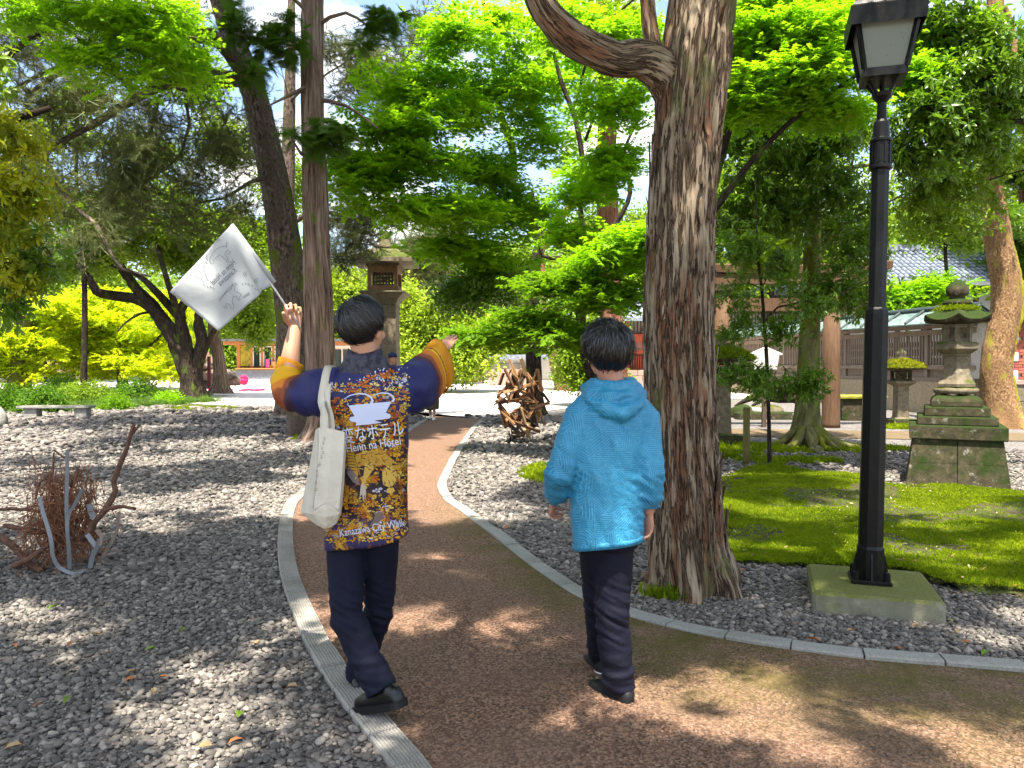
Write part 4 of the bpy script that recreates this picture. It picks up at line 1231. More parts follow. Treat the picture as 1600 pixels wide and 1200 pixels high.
# ---- curved tan trunk at the right edge
T = Tree('tan_trunk_tree', 'curving tan trunk with yellow moss along one side by the brick building', tuple(G(1568, 668)), BK_TAN)
Dt = G(1568, 668).y
b_ = [(*G(1570, 668)[:2], -.05, .5)] + pl((1566, 645, Dt, 52), (1560, 610, Dt, 46), (1556, 570, Dt, 45), (1562, 530, Dt, 44), (1570, 490, Dt, 44), (1572, 450, Dt, 42), (1566, 410, Dt, 40), (1558, 360, Dt, 38), (1551, 320, Dt, 36), (1546, 280, Dt, 34), (1544, 200, Dt, 30), (1548, 100, Dt, 26), (1555, 0, Dt, 24), (1560, -200, Dt, 16))
T.limb(b_, 40, .12, rough=.07, flare=.3, lobes=4, ridge=.016, rscale=9, zscale=8, flare_h=.35)
T.limb(pl((1546, 250, Dt, 14), (1575, 130, Dt - 1, 10), (1585, 60, Dt - 1, 9), (1570, 10, Dt - 1, 7)), 9)
ms = MB()
pts = pl((1600, 664, Dt - .1, 18), (1588, 640, Dt - .1, 16), (1580, 600, Dt - .1, 12), (1576, 565, Dt - .1, 12), (1581, 530, Dt - .1, 15), (1589, 490, Dt - .1, 16), (1590, 450, Dt - .1, 16), (1583, 410, Dt - .1, 14), (1574, 370, Dt - .1, 11), (1566, 330, Dt - .1, 6))
V, F = trunk_np(pts, 12, .06, rough=.25, ridge=.02, rscale=9, zscale=7, seed=3)
ms.add(V, [tuple(f) for f in F])
MAT_YMOSS = simple('yellow_moss', (.3, .26, .012), (.13, .13, .01), .95, 30, .8)
ms.build('moss_strip', MAT_YMOSS, T.root, True)
T.plobe(1540, 200, Dt - 1, 60, 50, 'broad', LF_BROAD_L, 9, 9, size=1.5, tilt=.5, pad_r=.6)
T.plobe(1580, 330, Dt + 2, 50, 30, 'broad', LF_BROAD, 6, 9, size=1.5, tilt=.5, pad_r=.6)
T.done()

# ---- red leaning trunk beyond the plank sculpture
T = Tree('red_trunk_tree', 'leaning tree with peeled red trunk to the right of the plank sculpture', tuple(G(880, 618)), BK_RED)
Dr = G(880, 618).y
T.limb([(*G(883, 618)[:2], -.1, .42)] + pl((880, 605, Dr, 25), (873, 580, Dr, 21), (866, 555, Dr, 19), (862, 530, Dr, 18), (858, 500, Dr, 17), (852, 450, Dr, 15), (850, 380, Dr, 12), (950, 250, Dr, 8)), 24, .2, rough=.1, flare=.3, ridge=.03, rscale=4)
T.plobe(900, 470, Dr, 60, 40, 'small', LF_BROAD, 14, 14, size=1.6, pad_r=.9)
T.plobe(950, 380, Dr, 60, 60, 'small', LF_BROAD_L, 14, 14, size=1.8, pad_r=1.0)
T.done()
T = Tree('red_trunk_tree', 'tall reddish cypress trunk showing through leaves left of the big cypress', (2.9, 21, 0), BK_RED)
T.limb([(2.9, 21, -.1, .4)] + pl((955, 500, 21, 36), (952, 400, 21, 34), (950, 300, 21, 32), (948, 200, 21, 28), (946, 60, 21, 24), (944, -150, 21, 16)), 24, .2, ridge=.03, rscale=5, flare=.3)
T.plobe(960, 60, 20, 70, 60, 'small', LF_FAR, 14, 12, size=1.5, pad_r=.8)
T.done()

# ---- trees of the middle distance
def filler(name, label, px, base_d, trunk_w, lobes, kind='small', mat=None, size=2.2, pad_r=1.1, per=16, bark=None, flat=.3, group=None):
    b = P(px, 600, base_d)
    b.z = gz(0, base_d)
    t = Tree(name, label, b, bark or BK_DARK, group)
    top = min(l[1] for l in lobes)
    zt = P(px, top, base_d).z
    w_ = trunk_w / 2 / FPX * base_d
    t.limb([(b.x, b.y, b.z - .1, w_ * 1.2), (b.x + .1, b.y, b.z + (zt - b.z) * .35, w_), (b.x - .15, b.y, b.z + (zt - b.z) * .7, w_ * .7), (b.x, b.y, zt, w_ * .25)], 12, .4, flare=.25)
    for (x, y, rx, ry, n) in lobes:
        t.plobe(x, y, base_d, rx, ry, kind, mat or LF_FAR, n, per, size=size, pad_r=pad_r, tilt=.4, flat=flat)
    return t.done()
filler('broadleaf_tree', 'light green leafy tree filling the view behind the pine boughs', 130, 30, 8, ((60, 320, 70, 30, 12), (150, 330, 70, 30, 12), (240, 330, 70, 36, 12), (330, 345, 50, 40, 10), (30, 270, 60, 30, 7), (390, 380, 40, 50, 9), (200, 290, 60, 24, 6), (70, 210, 70, 30, 6), (210, 225, 70, 26, 7), (340, 210, 50, 40, 7), (450, 300, 30, 60, 7), (300, 130, 60, 30, 5), (130, 150, 60, 30, 5)), 'small', LF_BROAD_L, 1.5, .75, 14)
filler('willow_tree', 'pale yellow green feathery tree left of the forecourt behind the guide\'s hand', 690, 36, 9, ((690, 500, 70, 30, 22), (650, 530, 40, 30, 12), (720, 540, 50, 22, 12), (630, 480, 40, 25, 9), (760, 510, 40, 20, 9), (690, 560, 70, 16, 12)), 'small', LF_FAR_L, 1.7, .9)
filler('broadleaf_tree', 'mid green round tree behind the kiosk roof', 420, 62, 8, ((400, 510, 60, 30, 14), (440, 470, 60, 30, 14), (370, 470, 50, 40, 10), (540, 510, 50, 40, 12), (540, 450, 40, 30, 9)), 'small', LF_FAR_L, 3.2, 1.7)
filler('broadleaf_tree', 'grey green bush tree at the left end of the kiosk', 356, 56, 6, ((355, 560, 25, 30, 10), (350, 520, 25, 25, 7)), 'small', LF_FAR, 2.6, 1.1)
filler('pine_tree', 'far pine with grey green needles to the right of the tall lantern', 660, 44, 9, ((650, 440, 40, 25, 12), (700, 420, 50, 25, 12), (630, 400, 30, 25, 8), (690, 380, 40, 25, 7)), 'pine', LF_PINE, 3.6, .8, 14)
filler('broadleaf_tree', 'dark evergreen behind the left stone wall', 110, 48, 10, ((60, 440, 90, 40, 16), (150, 430, 80, 50, 16), (30, 480, 60, 40, 8)), 'small', LF_FAR, 2.8, 1.5)
filler('broadleaf_tree', 'slim dark stemmed tree behind the fence left of the big stone lantern', 1480, 30, 7, ((1480, 330, 55, 24, 12), (1440, 350, 45, 20, 9), (1520, 360, 40, 24, 8), (1490, 280, 50, 30, 8)), 'small', LF_BROAD_L, 1.3, .65, 14)
filler('maple_tree', 'green maple growing low behind the tiled fence roof', 1420, 30, 5, ((1420, 460, 55, 20, 16), (1460, 450, 40, 18, 9), (1390, 480, 40, 12, 8)), 'maple', LF_MAPLE, 1.9, .7, 16, flat=.2)
filler('broadleaf_tree', 'dark tree mass behind the torii', 1200, 40, 12, ((1150, 320, 60, 60, 18), (1230, 260, 70, 70, 18), (1320, 420, 50, 40, 10), (1130, 420, 40, 50, 10), (1190, 180, 70, 50, 10)), 'small', LF_FAR, 2.2, 1.2)
filler('cedar_tree', 'tall dark cedar behind the brick building', 1600, 36, 20, ((1590, 380, 30, 60, 14), (1600, 250, 40, 70, 14), (1590, 120, 50, 60, 10)), 'cypress', LF_CYP, 3.0, .9, 12, bark=BK_RED)
filler('broadleaf_tree', 'leafy bush like tree before the grey screen wall right of the red trunk', 925, 27, 5, ((925, 560, 36, 24, 12), (910, 585, 25, 14, 6), (940, 530, 30, 20, 6)), 'small', LF_BROAD_L, 1.3, .6)
filler('broadleaf_tree', 'deep green tree standing behind the vermilion hall', 1000, 58, 12, ((960, 420, 80, 50, 16), (870, 440, 80, 50, 14), (1050, 380, 60, 60, 10), (800, 420, 60, 60, 12)), 'small', LF_FAR, 3.0, 1.6)

# the far wood closing the view
pts, scl = [], []
for i in range(230):
    a = random.uniform(-46, 46)
    d = random.uniform(74, 92)
    x0 = math.tan(R(a)) * d
    if abs(x0) > 90: continue
    top = 9 + 6 * noise.noise(Vector((x0 * .06, 3, 0))) + random.uniform(-2, 2) + (3 if abs(a) > 15 else 0)
    for k in range(34):
        t = random.random()
        rr = 3.2 * math.sqrt(max(.08, 1 - (2 * t - .8) ** 2 * .7))
        pts.append((x0 + random.gauss(0, rr * .6), d + random.gauss(0, rr * .6), gz(0, d) + t * top)); scl.append(random.uniform(2.6, 5.2))
w_ = scatter('far_woodland', 'small', LF_FAR, np.array(pts), np.array(scl), .5, None, (0, 0, 0))
# denser wood beyond the fence on the right and beyond the pond on the left
pts, scl = [], []
for i in range(150):
    if i % 2:
        x0, d, top = random.uniform(15, 60), random.uniform(38, 60), random.uniform(6, 15)
    else:
        x0, d, top = random.uniform(-70, -24), random.uniform(44, 66), random.uniform(5, 10)
    for k in range(30):
        t = random.random()
        pts.append((x0 + random.gauss(0, 1.8), d + random.gauss(0, 1.8), gz(0, d) + t * top)); scl.append(random.uniform(2.2, 4.2))
scatter('side_woodland', 'small', LF_FAR, np.array(pts), np.array(scl), .5, None, (0, 0, 0))

# ---------------------------------------------------------------- shrubs and grasses round the pond
def shrub(label, px, py, d, rx, ry, mat, n=130, size=.9, group=None, kind='small', name='shrub'):
    c = P(px, py, d)
    g = Vector((c.x, c.y, gz(c.x, c.y)))
    r = thing(name, label, 'shrub', g, group)
    k = d / FPX
    a, b, h = rx * k, rx * k * .8, ry * k * 1.9
    st = MB()
    for i in range(7):
        q = rv(random).normalized()
        st.tube([g, g + Vector((q.x * a * .5, q.y * b * .5, h * .4)), g + Vector((q.x * a * .8, q.y * b * .8, h * .7))], [.02, .014, .006], 5, False)
    st.build('stems', BK_DARK, r)['kind'] = 'stuff'
    p = []
    for i in range(n):
        q = rv(random).normalized() * random.random() ** .3
        p.append((g.x + q.x * a, g.y + q.y * b, g.z + abs(q.z) * h * (1 + .15 * random.random())))
    scatter('foliage', kind, mat, np.array(p), np.full(n, size) * RNG.uniform(.7, 1.2, n), .5, r)
    return r
shrub('round clipped dark shrub behind the stone bench', 66, 612, 23.5, 36, 20, LF_AZ, 170, .8)
shrub('loose bright shrub at the far left behind the bench', 15, 612, 24, 26, 18, LF_AZ, 110, .9)
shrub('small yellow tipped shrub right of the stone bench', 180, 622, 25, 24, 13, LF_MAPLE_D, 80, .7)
shrub('sunny low shrub at the foot of the old mossy tree', 262, 615, 28, 22, 9, LF_MAPLE, 60, .7)
shrub('wide brownish shrub on the pond\'s far bank', 130, 598, 30, 50, 12, LF_FAR, 120, 1.0)
shrub('dark low shrub under the sunlit maple', 215, 596, 31, 36, 14, LF_AZ, 90, 1.0)
shrub('green shrub on the pond bank behind the clipped one', 90, 592, 33, 26, 16, LF_AZ, 80, 1.0)
MAT_POND = M('pond_water'); MAT_POND.bsdf((.03, .035, .015), .08, MAT_POND.bump(MAT_POND.noise(MAT_POND.world(), 3, 3), .06, .02), .5); MAT_POND = MAT_POND.m
flat_sheet('pond_water', [(-17.2, 25.2), (-13.0, 24.8), (-12.6, 28.6), (-16.6, 29.0)], .03, MAT_POND)
pts = []
for i in range(900):
    px, py = random.uniform(-30, 335), random.uniform(622, 650)
    g = G(px, min(py, 646 - max(0, px - 60) * .055))
    if random.random() < .9: pts.append((g.x + random.gauss(0, .2), g.y + random.gauss(0, .35), gz(g.x, g.y)))
for i in range(320):
    g = G(random.uniform(150, 300), random.uniform(620, 634)); pts.append((g.x, g.y, gz(g.x, g.y)))
scatter('bank_grass', 'grass', LF_GRASS, np.array(pts), (.45, .95), .15, None, (0, 0, 0))
MAT_BANK = simple('bank_turf', (.06, .085, .018), (.05, .045, .02), .95, 2, .5)
flat_sheet('pond_bank', [(p.x, p.y) for p in (G(-60, 655), G(0, 652), G(160, 645), G(250, 640), G(332, 632), G(330, 618), G(250, 612), G(60, 610), G(-120, 612))], .012, MAT_BANK)
# ================================================================ STRUCTURES AND STREET FURNITURE
def pbox(mb, x0, x1, y0, y1, d, depth, **kw):
    """upright box whose front face, d metres away, spans the pixels x0..x1, y0..y1"""
    a, b = P(x0, y1, d), P(x1, y0, d)
    mb.box(((a.x + b.x) / 2, d + depth / 2, (a.z + b.z) / 2), (b.x - a.x, depth, b.z - a.z), **kw)
    return mb

def stone_mat(name, c1, c2, moss=0.3, mosscol=(.06, .075, .012), scale=14):
    m = M(name)
    v = m.world()
    f = m.noise(v, scale, 6, .65)
    c = m.ramp(f, (.35, c2), (.65, c1))
    lich = m.rng(m.noise(v, 9, 5, .7), .6, .68)
    c = m.mix(m.math('MULTIPLY', lich, .35), c, (.4, .4, .34))
    n = m.n('NewGeometry').outputs['Normal']
    up = m.n('SeparateXYZ', {0: n}).outputs['Z']
    mk = m.math('ADD', m.math('MULTIPLY', m.rng(up, -.2, .9), .35), m.noise(v, 3.2, 6, .65))
    mk = m.rng(mk, .78 - .35 * moss, .92 - .3 * moss)
    c = m.mix(mk, c, m.mix(m.noise(v, 60, 3), tuple(x * .45 for x in mosscol), tuple(x * 1.6 for x in mosscol)))
    m.bsdf(c, .92, m.bump(m.noise(v, scale * 4, 5, .7), .5, .012), .15)
    return m.m
ST_OLD = stone_mat('old_mossy_stone', (.08, .066, .038), (.03, .026, .016), .62, (.02, .034, .006))
ST_WARM = stone_mat('warm_weathered_stone', (.2, .165, .112), (.115, .094, .062), .22)
ST_FOOT = stone_mat('footing_stone', (.36, .29, .19), (.25, .2, .13), .08)
ST_GREY = stone_mat('grey_stone', (.3, .29, .26), (.19, .185, .165), .12)
ST_PINK = stone_mat('pinkish_stone', (.42, .27, .22), (.31, .2, .165), .0)
ST_CONC = stone_mat('mossy_concrete', (.23, .225, .16), (.15, .15, .105), .42, (.13, .14, .04), 9)
WD_TORII = simple('weathered_torii_wood', (.12, .066, .034), (.07, .038, .02), .8, 5, .4, stretch=(6, 6, .6))
WD_GREY = simple('grey_fence_wood', (.26, .2, .155), (.165, .125, .098), .85, 6, .35, stretch=(5, 5, .6))
WD_ORANGE = simple('orange_cedar_wood', (.46, .19, .06), (.34, .13, .045), .55, 8, .2, stretch=(1, 1, 6))
WD_DARK = simple('dark_aged_wood', (.1, .065, .042), (.05, .034, .024), .8, 10, .35, stretch=(5, 5, 1))
IRON = M('black_painted_iron')
IRON.bsdf(IRON.mix(IRON.rng(IRON.noise(IRON.obj(), 30, 5), .52, .7), (.003, .0035, .003), (.010, .0085, .007)), .42, IRON.bump(IRON.noise(IRON.obj(), 90, 4), .12, .003), .22)
IRON = IRON.m

# ---------------------------------------------------------------- street lamp
LB = (2.27, 4.86, 0)
t = thing('concrete_plinth', 'square mossy concrete slab under the street lamp', 'plinth', (2.27, 4.85, 0))
mb = MB(); mb.box((2.27, 4.85, .035), (.72, .72, .19), bev=.018); mb.build('slab', ST_CONC, t)
t.rotation_euler.z = R(-18)
lamp = thing('street_lamp', 'black iron street lamp with frosted lantern on a concrete slab', 'street lamp', (LB[0], LB[1], .13))
o_ = Vector(lamp.location)
at_ = lambda x, y, z: (o_.x + x, o_.y + y, z)
mb = MB(); mb.box(at_(0, 0, .142), (.235, .235, .026), bev=.004)
mb.build('base_plate', IRON, lamp)
for sx in (-1, 1):
    for sy in (-1, 1):
        mb = MB(); mb.lathe(at_(sx * .088, sy * .088, .153), [(.02, 0), (.02, .05), (.015, .053), (.015, .058), (.0, .06)], 12)
        mb.build('anchor_bolt', IRON, lamp)
mb = MB()
for a in range(4):
    E = Euler((0, 0, a * math.pi / 2)).to_matrix()
    f = [E @ Vector(p) for p in ((.06, -.006, 0), (.112, -.006, 0), (.09, -.006, .13), (.06, -.006, .2), (.06, .006, 0), (.112, .006, 0), (.09, .006, .13), (.06, .006, .2))]
    mb.add([Vector(at_(0, 0, .154)) + p for p in f], [(0, 1, 2, 3), (7, 6, 5, 4), (0, 4, 5, 1), (1, 5, 6, 2), (2, 6, 7, 3)])
mb.build('gusset', IRON, lamp)
mb = MB(); mb.lathe(at_(0, 0, 0), [(.083, .15), (.083, .34), (.076, .36), (.071, 1.815), (.066, 1.845), (.054, 1.86), (.0535, 2.72)], 8, R(22.5))
mb.build('pole', IRON, lamp)
mb = MB(); mb.lathe(at_(0, 0, 0), [(.06, 2.715), (.068, 2.725), (.068, 2.745), (.057, 2.75), (.057, 2.885), (.066, 2.89), (.066, 2.905), (.052, 2.915), (.045, 3.01), (.032, 3.03)], 24)
for a in range(10):
    an = a * math.pi / 5
    mb.box(at_(.058 * math.cos(an), .058 * math.sin(an), 2.818), (.012, .012, .13), (0, 0, an))
mb.build('collar', IRON, lamp, False)
mb = MB(); mb.lathe(at_(0, 0, 0), [(.03, 3.02), (.027, 3.13), (.035, 3.14), (.055, 3.165), (.062, 3.19), (.04, 3.195)], 20)
for sx in (-1, 0, 1):
    for sy in (-1, 0, 1):
        if sx or sy:
            mb.tube([at_(sx * .03, sy * .03, 3.18), at_(sx * .065, sy * .065, 3.24), at_(sx * .09, sy * .09, 3.285)], .009, 6)
mb.build('bracket', IRON, lamp)
zb, zt, rb, rt = 3.27, 3.62, .118, .172
mb = MB()
mb.box(at_(0, 0, 3.29), (2 * rb + .012, 2 * rb + .012, .05))
for sx, sy in ((-1, -1), (1, -1), (1, 1), (-1, 1)):
    p, q = Vector(at_(sx * rb, sy * rb, zb + .04)), Vector(at_(sx * rt, sy * rt, zt))
    mb.tube([p, q], .017, 4)
for a in range(4):
    E = Euler((0, 0, a * math.pi / 2)).to_matrix()
    p, q = E @ Vector((-rt, -rt, 0)), E @ Vector((rt, -rt, 0))
    mb.tube([Vector(at_(p.x, p.y, zt - .015)), Vector(at_(q.x, q.y, zt - .015))], .02, 4)
mb.build('lantern_frame', IRON, lamp)
m = M('frosted_lamp_glass')
gv = m.obj()
g = m.mix(m.math('MULTIPLY', m.rng(m.noise(gv, 34, 5, .6), .62, .68), .6), (.34, .38, .32), (.1, .09, .06))
b1 = m.n('BsdfPrincipled', {'Base Color': g, 'Roughness': .5, 'Specular IOR Level': .4})
b2 = m.n('BsdfTranslucent', {'Color': (.36, .41, .34, 1)})
mx = m.n('MixShader', {0: .4, 1: b1.outputs[0], 2: b2.outputs[0]})
m.t.links.new(mx.outputs[0], m.out.inputs[0])
for a in range(4):
    E = Euler((0, 0, a * math.pi / 2)).to_matrix()
    k1, k2, th = .93, .955, .006
    q = [(-rb * k1, -rb * k2, zb + .05), (rb * k1, -rb * k2, zb + .05), (rt * k1, -rt * k2, zt - .01), (-rt * k1, -rt * k2, zt - .01)]
    q += [(x, y + th, z) for x, y, z in q]
    mb = MB(); mb.add([Vector(at_(*(E @ Vector(p)))) for p in q], [(0, 1, 2, 3), (7, 6, 5, 4), (0, 4, 5, 1), (1, 5, 6, 2), (2, 6, 7, 3), (3, 7, 4, 0)])
    mb.build('glass_pane', m.m, lamp)
mb = MB()
s2 = math.sqrt(2)
mb.lathe(at_(0, 0, 0), [(.205 * s2, 3.555), (.208 * s2, 3.60), (.212 * s2, 3.665), (.2 * s2, 3.677), (.155 * s2, 3.765), (.14 * s2, 3.83), (.09 * s2, 3.87), (.08 * s2, 3.92), (.03, 3.97), (.02, 4.05)], 4, R(45))
# hollow skirt: cut the underside by a recessed ceiling
hood = mb.build('hood', IRON, lamp)
bm = bmesh.new(); bm.from_mesh(hood.data)
bf = min(bm.faces, key=lambda f: f.calc_center_median().z)
r_ = bmesh.ops.inset_region(bm, faces=[bf], thickness=.012)
bmesh.ops.translate(bm, verts=bf.verts[:], vec=(0, 0, .085))
bm.to_mesh(hood.data); bm.free()
lamp.rotation_euler = (0, R(.75), R(-18))

# ---------------------------------------------------------------- big stone lantern on a stepped base
s2 = math.sqrt(2)
lc = (5.62, 9.75, 0)
t = thing('stone_lantern', 'big stone lantern on a stepped mossy base right of the lamp pole', 'stone lantern', lc)
L_at = Vector(lc)
def sq(mb, prof): mb.lathe(L_at, [(r * s2, z) for r, z in prof], 4, R(45))
for lvl, (r0, r1, z0, z1) in enumerate(((.565, .515, -.05, .30), (.515, .478, .303, .585))):
    for q in range(4):
        for hlf in (-1, 1):
            # two blocks to each side, butted at the corner
            E = Euler((0, 0, q * math.pi / 2)).to_matrix()
            j = .004
            x0, x1 = (-r0 + j, -j) if hlf < 0 else (j, r0 - j)
            X0, X1 = (-r1 + j, -j) if hlf < 0 else (j, r1 - j)
            dp = .22
            inn0, inn1 = (x0 + dp if hlf < 0 else x0), (x1 if hlf < 0 else x1 - dp)
            Inn0, Inn1 = (X0 + dp if hlf < 0 else X0), (X1 if hlf < 0 else X1 - dp)
            vs = [(x0, -r0, z0), (x1, -r0, z0), (inn1, -r0 + dp, z0), (inn0, -r0 + dp, z0), (X0, -r1, z1), (X1, -r1, z1), (Inn1, -r1 + dp, z1), (Inn0, -r1 + dp, z1)]
            mb = MB(); mb.add([L_at + E @ Vector(p) for p in vs], [(3, 2, 1, 0), (4, 5, 6, 7), (0, 1, 5, 4), (1, 2, 6, 5), (2, 3, 7, 6), (3, 0, 4, 7)])
            mb.build('stone_block', ST_OLD, t)
mb = MB(); sq(mb, [(.51, .588), (.52, .6), (.52, .745), (.51, .757)]); mb.build('cornice_slab', ST_OLD, t)
mb = MB(); sq(mb, [(.425, .759), (.43, .77), (.43, .85), (.42, .862)]); mb.build('step', ST_OLD, t)
mb = MB(); sq(mb, [(.345, .864), (.35, .875), (.35, .965), (.34, .978)]); mb.build('step', ST_OLD, t)
mb = MB(); sq(mb, [(.272, .98), (.277, .99), (.277, 1.045), (.26, 1.085), (.225, 1.11), (.2, 1.115)]); mb.build('step', ST_OLD, t)
mb = MB()
for a in range(6):
    an = a * math.pi / 3 + .3
    mb.ell(L_at + Vector((.19 * math.cos(an), .19 * math.sin(an), 1.13)), (.055, .055, .035), nu=10, nv=6)
mb.lathe(L_at, [(.2, 1.135), (.245, 1.145), (.255, 1.18), (.245, 1.205), (.2, 1.215)], 24)
mb.build('foot_ring', ST_WARM, t, True)
mb = MB(); mb.lathe(L_at, [(.17, 1.217), (.235, 1.225), (.24, 1.26), (.205, 1.31), (.175, 1.38), (.162, 1.46), (.16, 1.6), (.18, 1.615), (.18, 1.635)], 6, .5); mb.build('shaft', ST_WARM, t)
mb = MB(); mb.lathe(L_at, [(.18, 1.637), (.25, 1.68), (.275, 1.70), (.275, 1.76), (.24, 1.785)], 6, .5); mb.build('platform', ST_WARM, t)
# fire box: six corner posts with window openings
mb = MB()
for a in range(6):
    an = .5 + a * math.pi / 3
    mb.box(L_at + Vector((.15 * math.cos(an), .15 * math.sin(an), 1.895)), (.05, .05, .215), (0, 0, an))
mb.lathe(L_at, [(.16, 1.787), (.16, 1.83)], 6, .5); mb.lathe(L_at, [(.16, 1.965), (.16, 2.01)], 6, .5)
mb.lathe(L_at, [(.09, 1.83), (.09, 1.965)], 6, .5)
mb.build('fire_box', ST_WARM, t)
# hexagonal roof with curled corners
mb = MB()
vs, fs = [], []
prof = [(.13, 2.012, 0), (.40, 2.03, .06), (.425, 2.06, .08), (.33, 2.125, .03), (.22, 2.20, .01), (.13, 2.245, 0)]
NA = 36
for r_, z_, cu in prof:
    for k in range(NA):
        a = 2 * math.pi * k / NA
        ph = ((a - .5) % (math.pi / 3)) / (math.pi / 3) * 2 - 1     # -1..1 over one side, corners at the ends
        hexr = math.cos(math.pi / 6) / math.cos(ph * math.pi / 6)
        vs.append(L_at + Vector((r_ * hexr * math.cos(a), r_ * hexr * math.sin(a), z_ + cu * abs(ph) ** 3)))
for i in range(len(prof) - 1):
    for k in range(NA):
        j = (k + 1) % NA
        fs.append((i * NA + k, i * NA + j, (i + 1) * NA + j, (i + 1) * NA + k))
fs += [tuple(range(NA - 1, -1, -1)), tuple(range((len(prof) - 1) * NA, len(prof) * NA))]
mb.add(vs, fs); rf = mb.build('roof', ST_OLD, t)
mb = MB(); mb.lathe(L_at, [(.13, 2.247), (.17, 2.27), (.15, 2.31), (.09, 2.33), (.085, 2.36), (.12, 2.375), (.125, 2.395), (.13, 2.43), (.125, 2.48), (.085, 2.53), (.03, 2.565), (.0, 2.57)], 20)
mb.build('jewel', ST_OLD, t, True)
pts = []
for i in range(900):
    a = random.uniform(0, 6.283); r_ = .24 * math.sqrt(random.random())
    pts.append((L_at.x + r_ * math.cos(a), L_at.y + r_ * math.sin(a), np.interp(r_, [0, .13, .22, .33], [2.26, 2.245, 2.20, 2.125])))
scatter('moss_cap', 'moss', MAT_MOSS, np.array(pts), (.8, 1.5), .3, t)
t.rotation_euler.z = R(-27)

# ---------------------------------------------------------------- smaller stone lanterns
def small_lantern(label, base, h, mosscol):
    b = Vector(base)
    t = thing('stone_lantern', label, 'stone lantern', b, None)
    k = h / 2.05
    mb = MB(); mb.lathe(b, [(.44 * k, -.04), (.46 * k, .02), (.46 * k, .14), (.4 * k, .16)], 4, R(45)); mb.build('base', ST_OLD, t)
    mb = MB(); mb.lathe(b, [(.27 * k, .162), (.22 * k, .2), (.2 * k, .6 * k), (.2 * k, 1.02 * k), (.23 * k, 1.06 * k)], 4, R(45)); mb.build('shaft', ST_WARM, t)
    mb = MB(); mb.lathe(b, [(.24 * k, 1.062 * k), (.38 * k, 1.13 * k), (.38 * k, 1.18 * k), (.3 * k, 1.2 * k)], 4, R(45)); mb.build('platform', ST_WARM, t)
    mb = MB()
    for sx in (-1, 1):
        for sy in (-1, 1):
            mb.box(b + Vector((sx * .16 * k, sy * .16 * k, 1.33 * k)), (.07 * k, .07 * k, .255 * k))
    mb.box(b + Vector((0, 0, 1.225 * k)), (.36 * k, .36 * k, .045 * k)); mb.box(b + Vector((0, 0, 1.44 * k)), (.36 * k, .36 * k, .045 * k)); mb.box(b + Vector((0, 0, 1.33 * k)), (.2 * k, .2 * k, .15 * k))
    mb.build('fire_box', ST_OLD, t)
    mb = MB(); mb.lathe(b, [(.28 * k, 1.465 * k), (.58 * k, 1.5 * k), (.6 * k, 1.54 * k), (.45 * k, 1.66 * k), (.24 * k, 1.74 * k), (.13 * k, 1.77 * k)], 20); mb.build('roof', ST_OLD, t)
    mb = MB(); mb.lathe(b, [(.11 * k, 1.772 * k), (.15 * k, 1.8 * k), (.1 * k, 1.84 * k), (.12 * k, 1.88 * k), (.125 * k, 1.94 * k), (.08 * k, 2.01 * k), (0, 2.05 * k)], 16); mb.build('jewel', ST_WARM, t, True)
    pts = []
    for i in range(1500):
        a = random.uniform(0, 6.283); r_ = .6 * k * math.sqrt(random.random())
        pts.append((b.x + r_ * math.cos(a), b.y + r_ * math.sin(a), k * np.interp(r_ / k, [0, .13, .24, .45, .6], [1.78, 1.77, 1.74, 1.66, 1.54])))
    scatter('moss_cap', 'moss', mosscol, np.array(pts), (1.1, 2.0), .4, t)
    return t
MAT_MOSS_Y = moss_mat('yellow_lantern_moss', (.1, .13, .006), (.3, .29, .012), .2)
small_lantern('yellow moss capped stone lantern half hidden behind the lamp pole', G(1407, 664), 1.9, MAT_MOSS_Y)
small_lantern('dark stone lantern half hidden behind the big cypress trunk', G(1126, 692), 2.15, MAT_MOSS)

# ---------------------------------------------------------------- torii
t0 = G(1298, 668)
t = thing('torii', 'plain weathered wooden torii gate behind the smooth trunk', 'torii', (t0.x - 1.3, t0.y, 0))
D0 = t0.y
for px in (1298, 1128):
    p = P(px, 668, D0)
    mb = MB(); mb.lathe((p.x, D0, 0), [(.215, -.02), (.21, .1), (.2, 1.5), (.185, 3.25)], 28); mb.build('pillar', WD_TORII, t, True)
    mb = MB(); mb.lathe((p.x, D0, 0), [(.24, 3.252), (.24, 3.41)], 28); mb.build('pillar_cap', WD_DARK, t)
a, b = P(1298, 600, D0).x, P(1128, 600, D0).x
mb = MB(); mb.box(((a + b) / 2 - .0, D0, 2.93), (a - b + 1.9, .16, .3)); mb.build('tie_beam', WD_TORII, t)
for s_ in (-1, 1):
    for px in (a, b):
        mb = MB(); mb.box((px + s_ * .26, D0 + .0, 3.03), (.09, .26, .12)); mb.build('wedge', WD_DARK, t)
mb = MB(); mb.box(((a + b) / 2, D0, 3.53), (a - b + 2.1, .3, .23)); mb.build('lower_lintel', WD_TORII, t)
mb = MB()
n = 12; W_ = a - b + 2.7
vs = []
for i in range(n + 1):
    u = -1 + 2 * i / n
    x, z = (a + b) / 2 + u * W_ / 2, 3.648 + .12 * u * u
    vs += [(x, D0 - .2, z), (x, D0 + .2, z), (x, D0 + .22, z + .17), (x, D0, z + .24), (x, D0 - .22, z + .17)]
fs = [(i * 5 + k, i * 5 + (k + 1) % 5, i * 5 + 5 + (k + 1) % 5, i * 5 + 5 + k) for i in range(n) for k in range(5)] + [(4, 3, 2, 1, 0), tuple(n * 5 + k for k in range(5))]
mb.add(vs, fs); mb.build('top_lintel', WD_TORII, t)

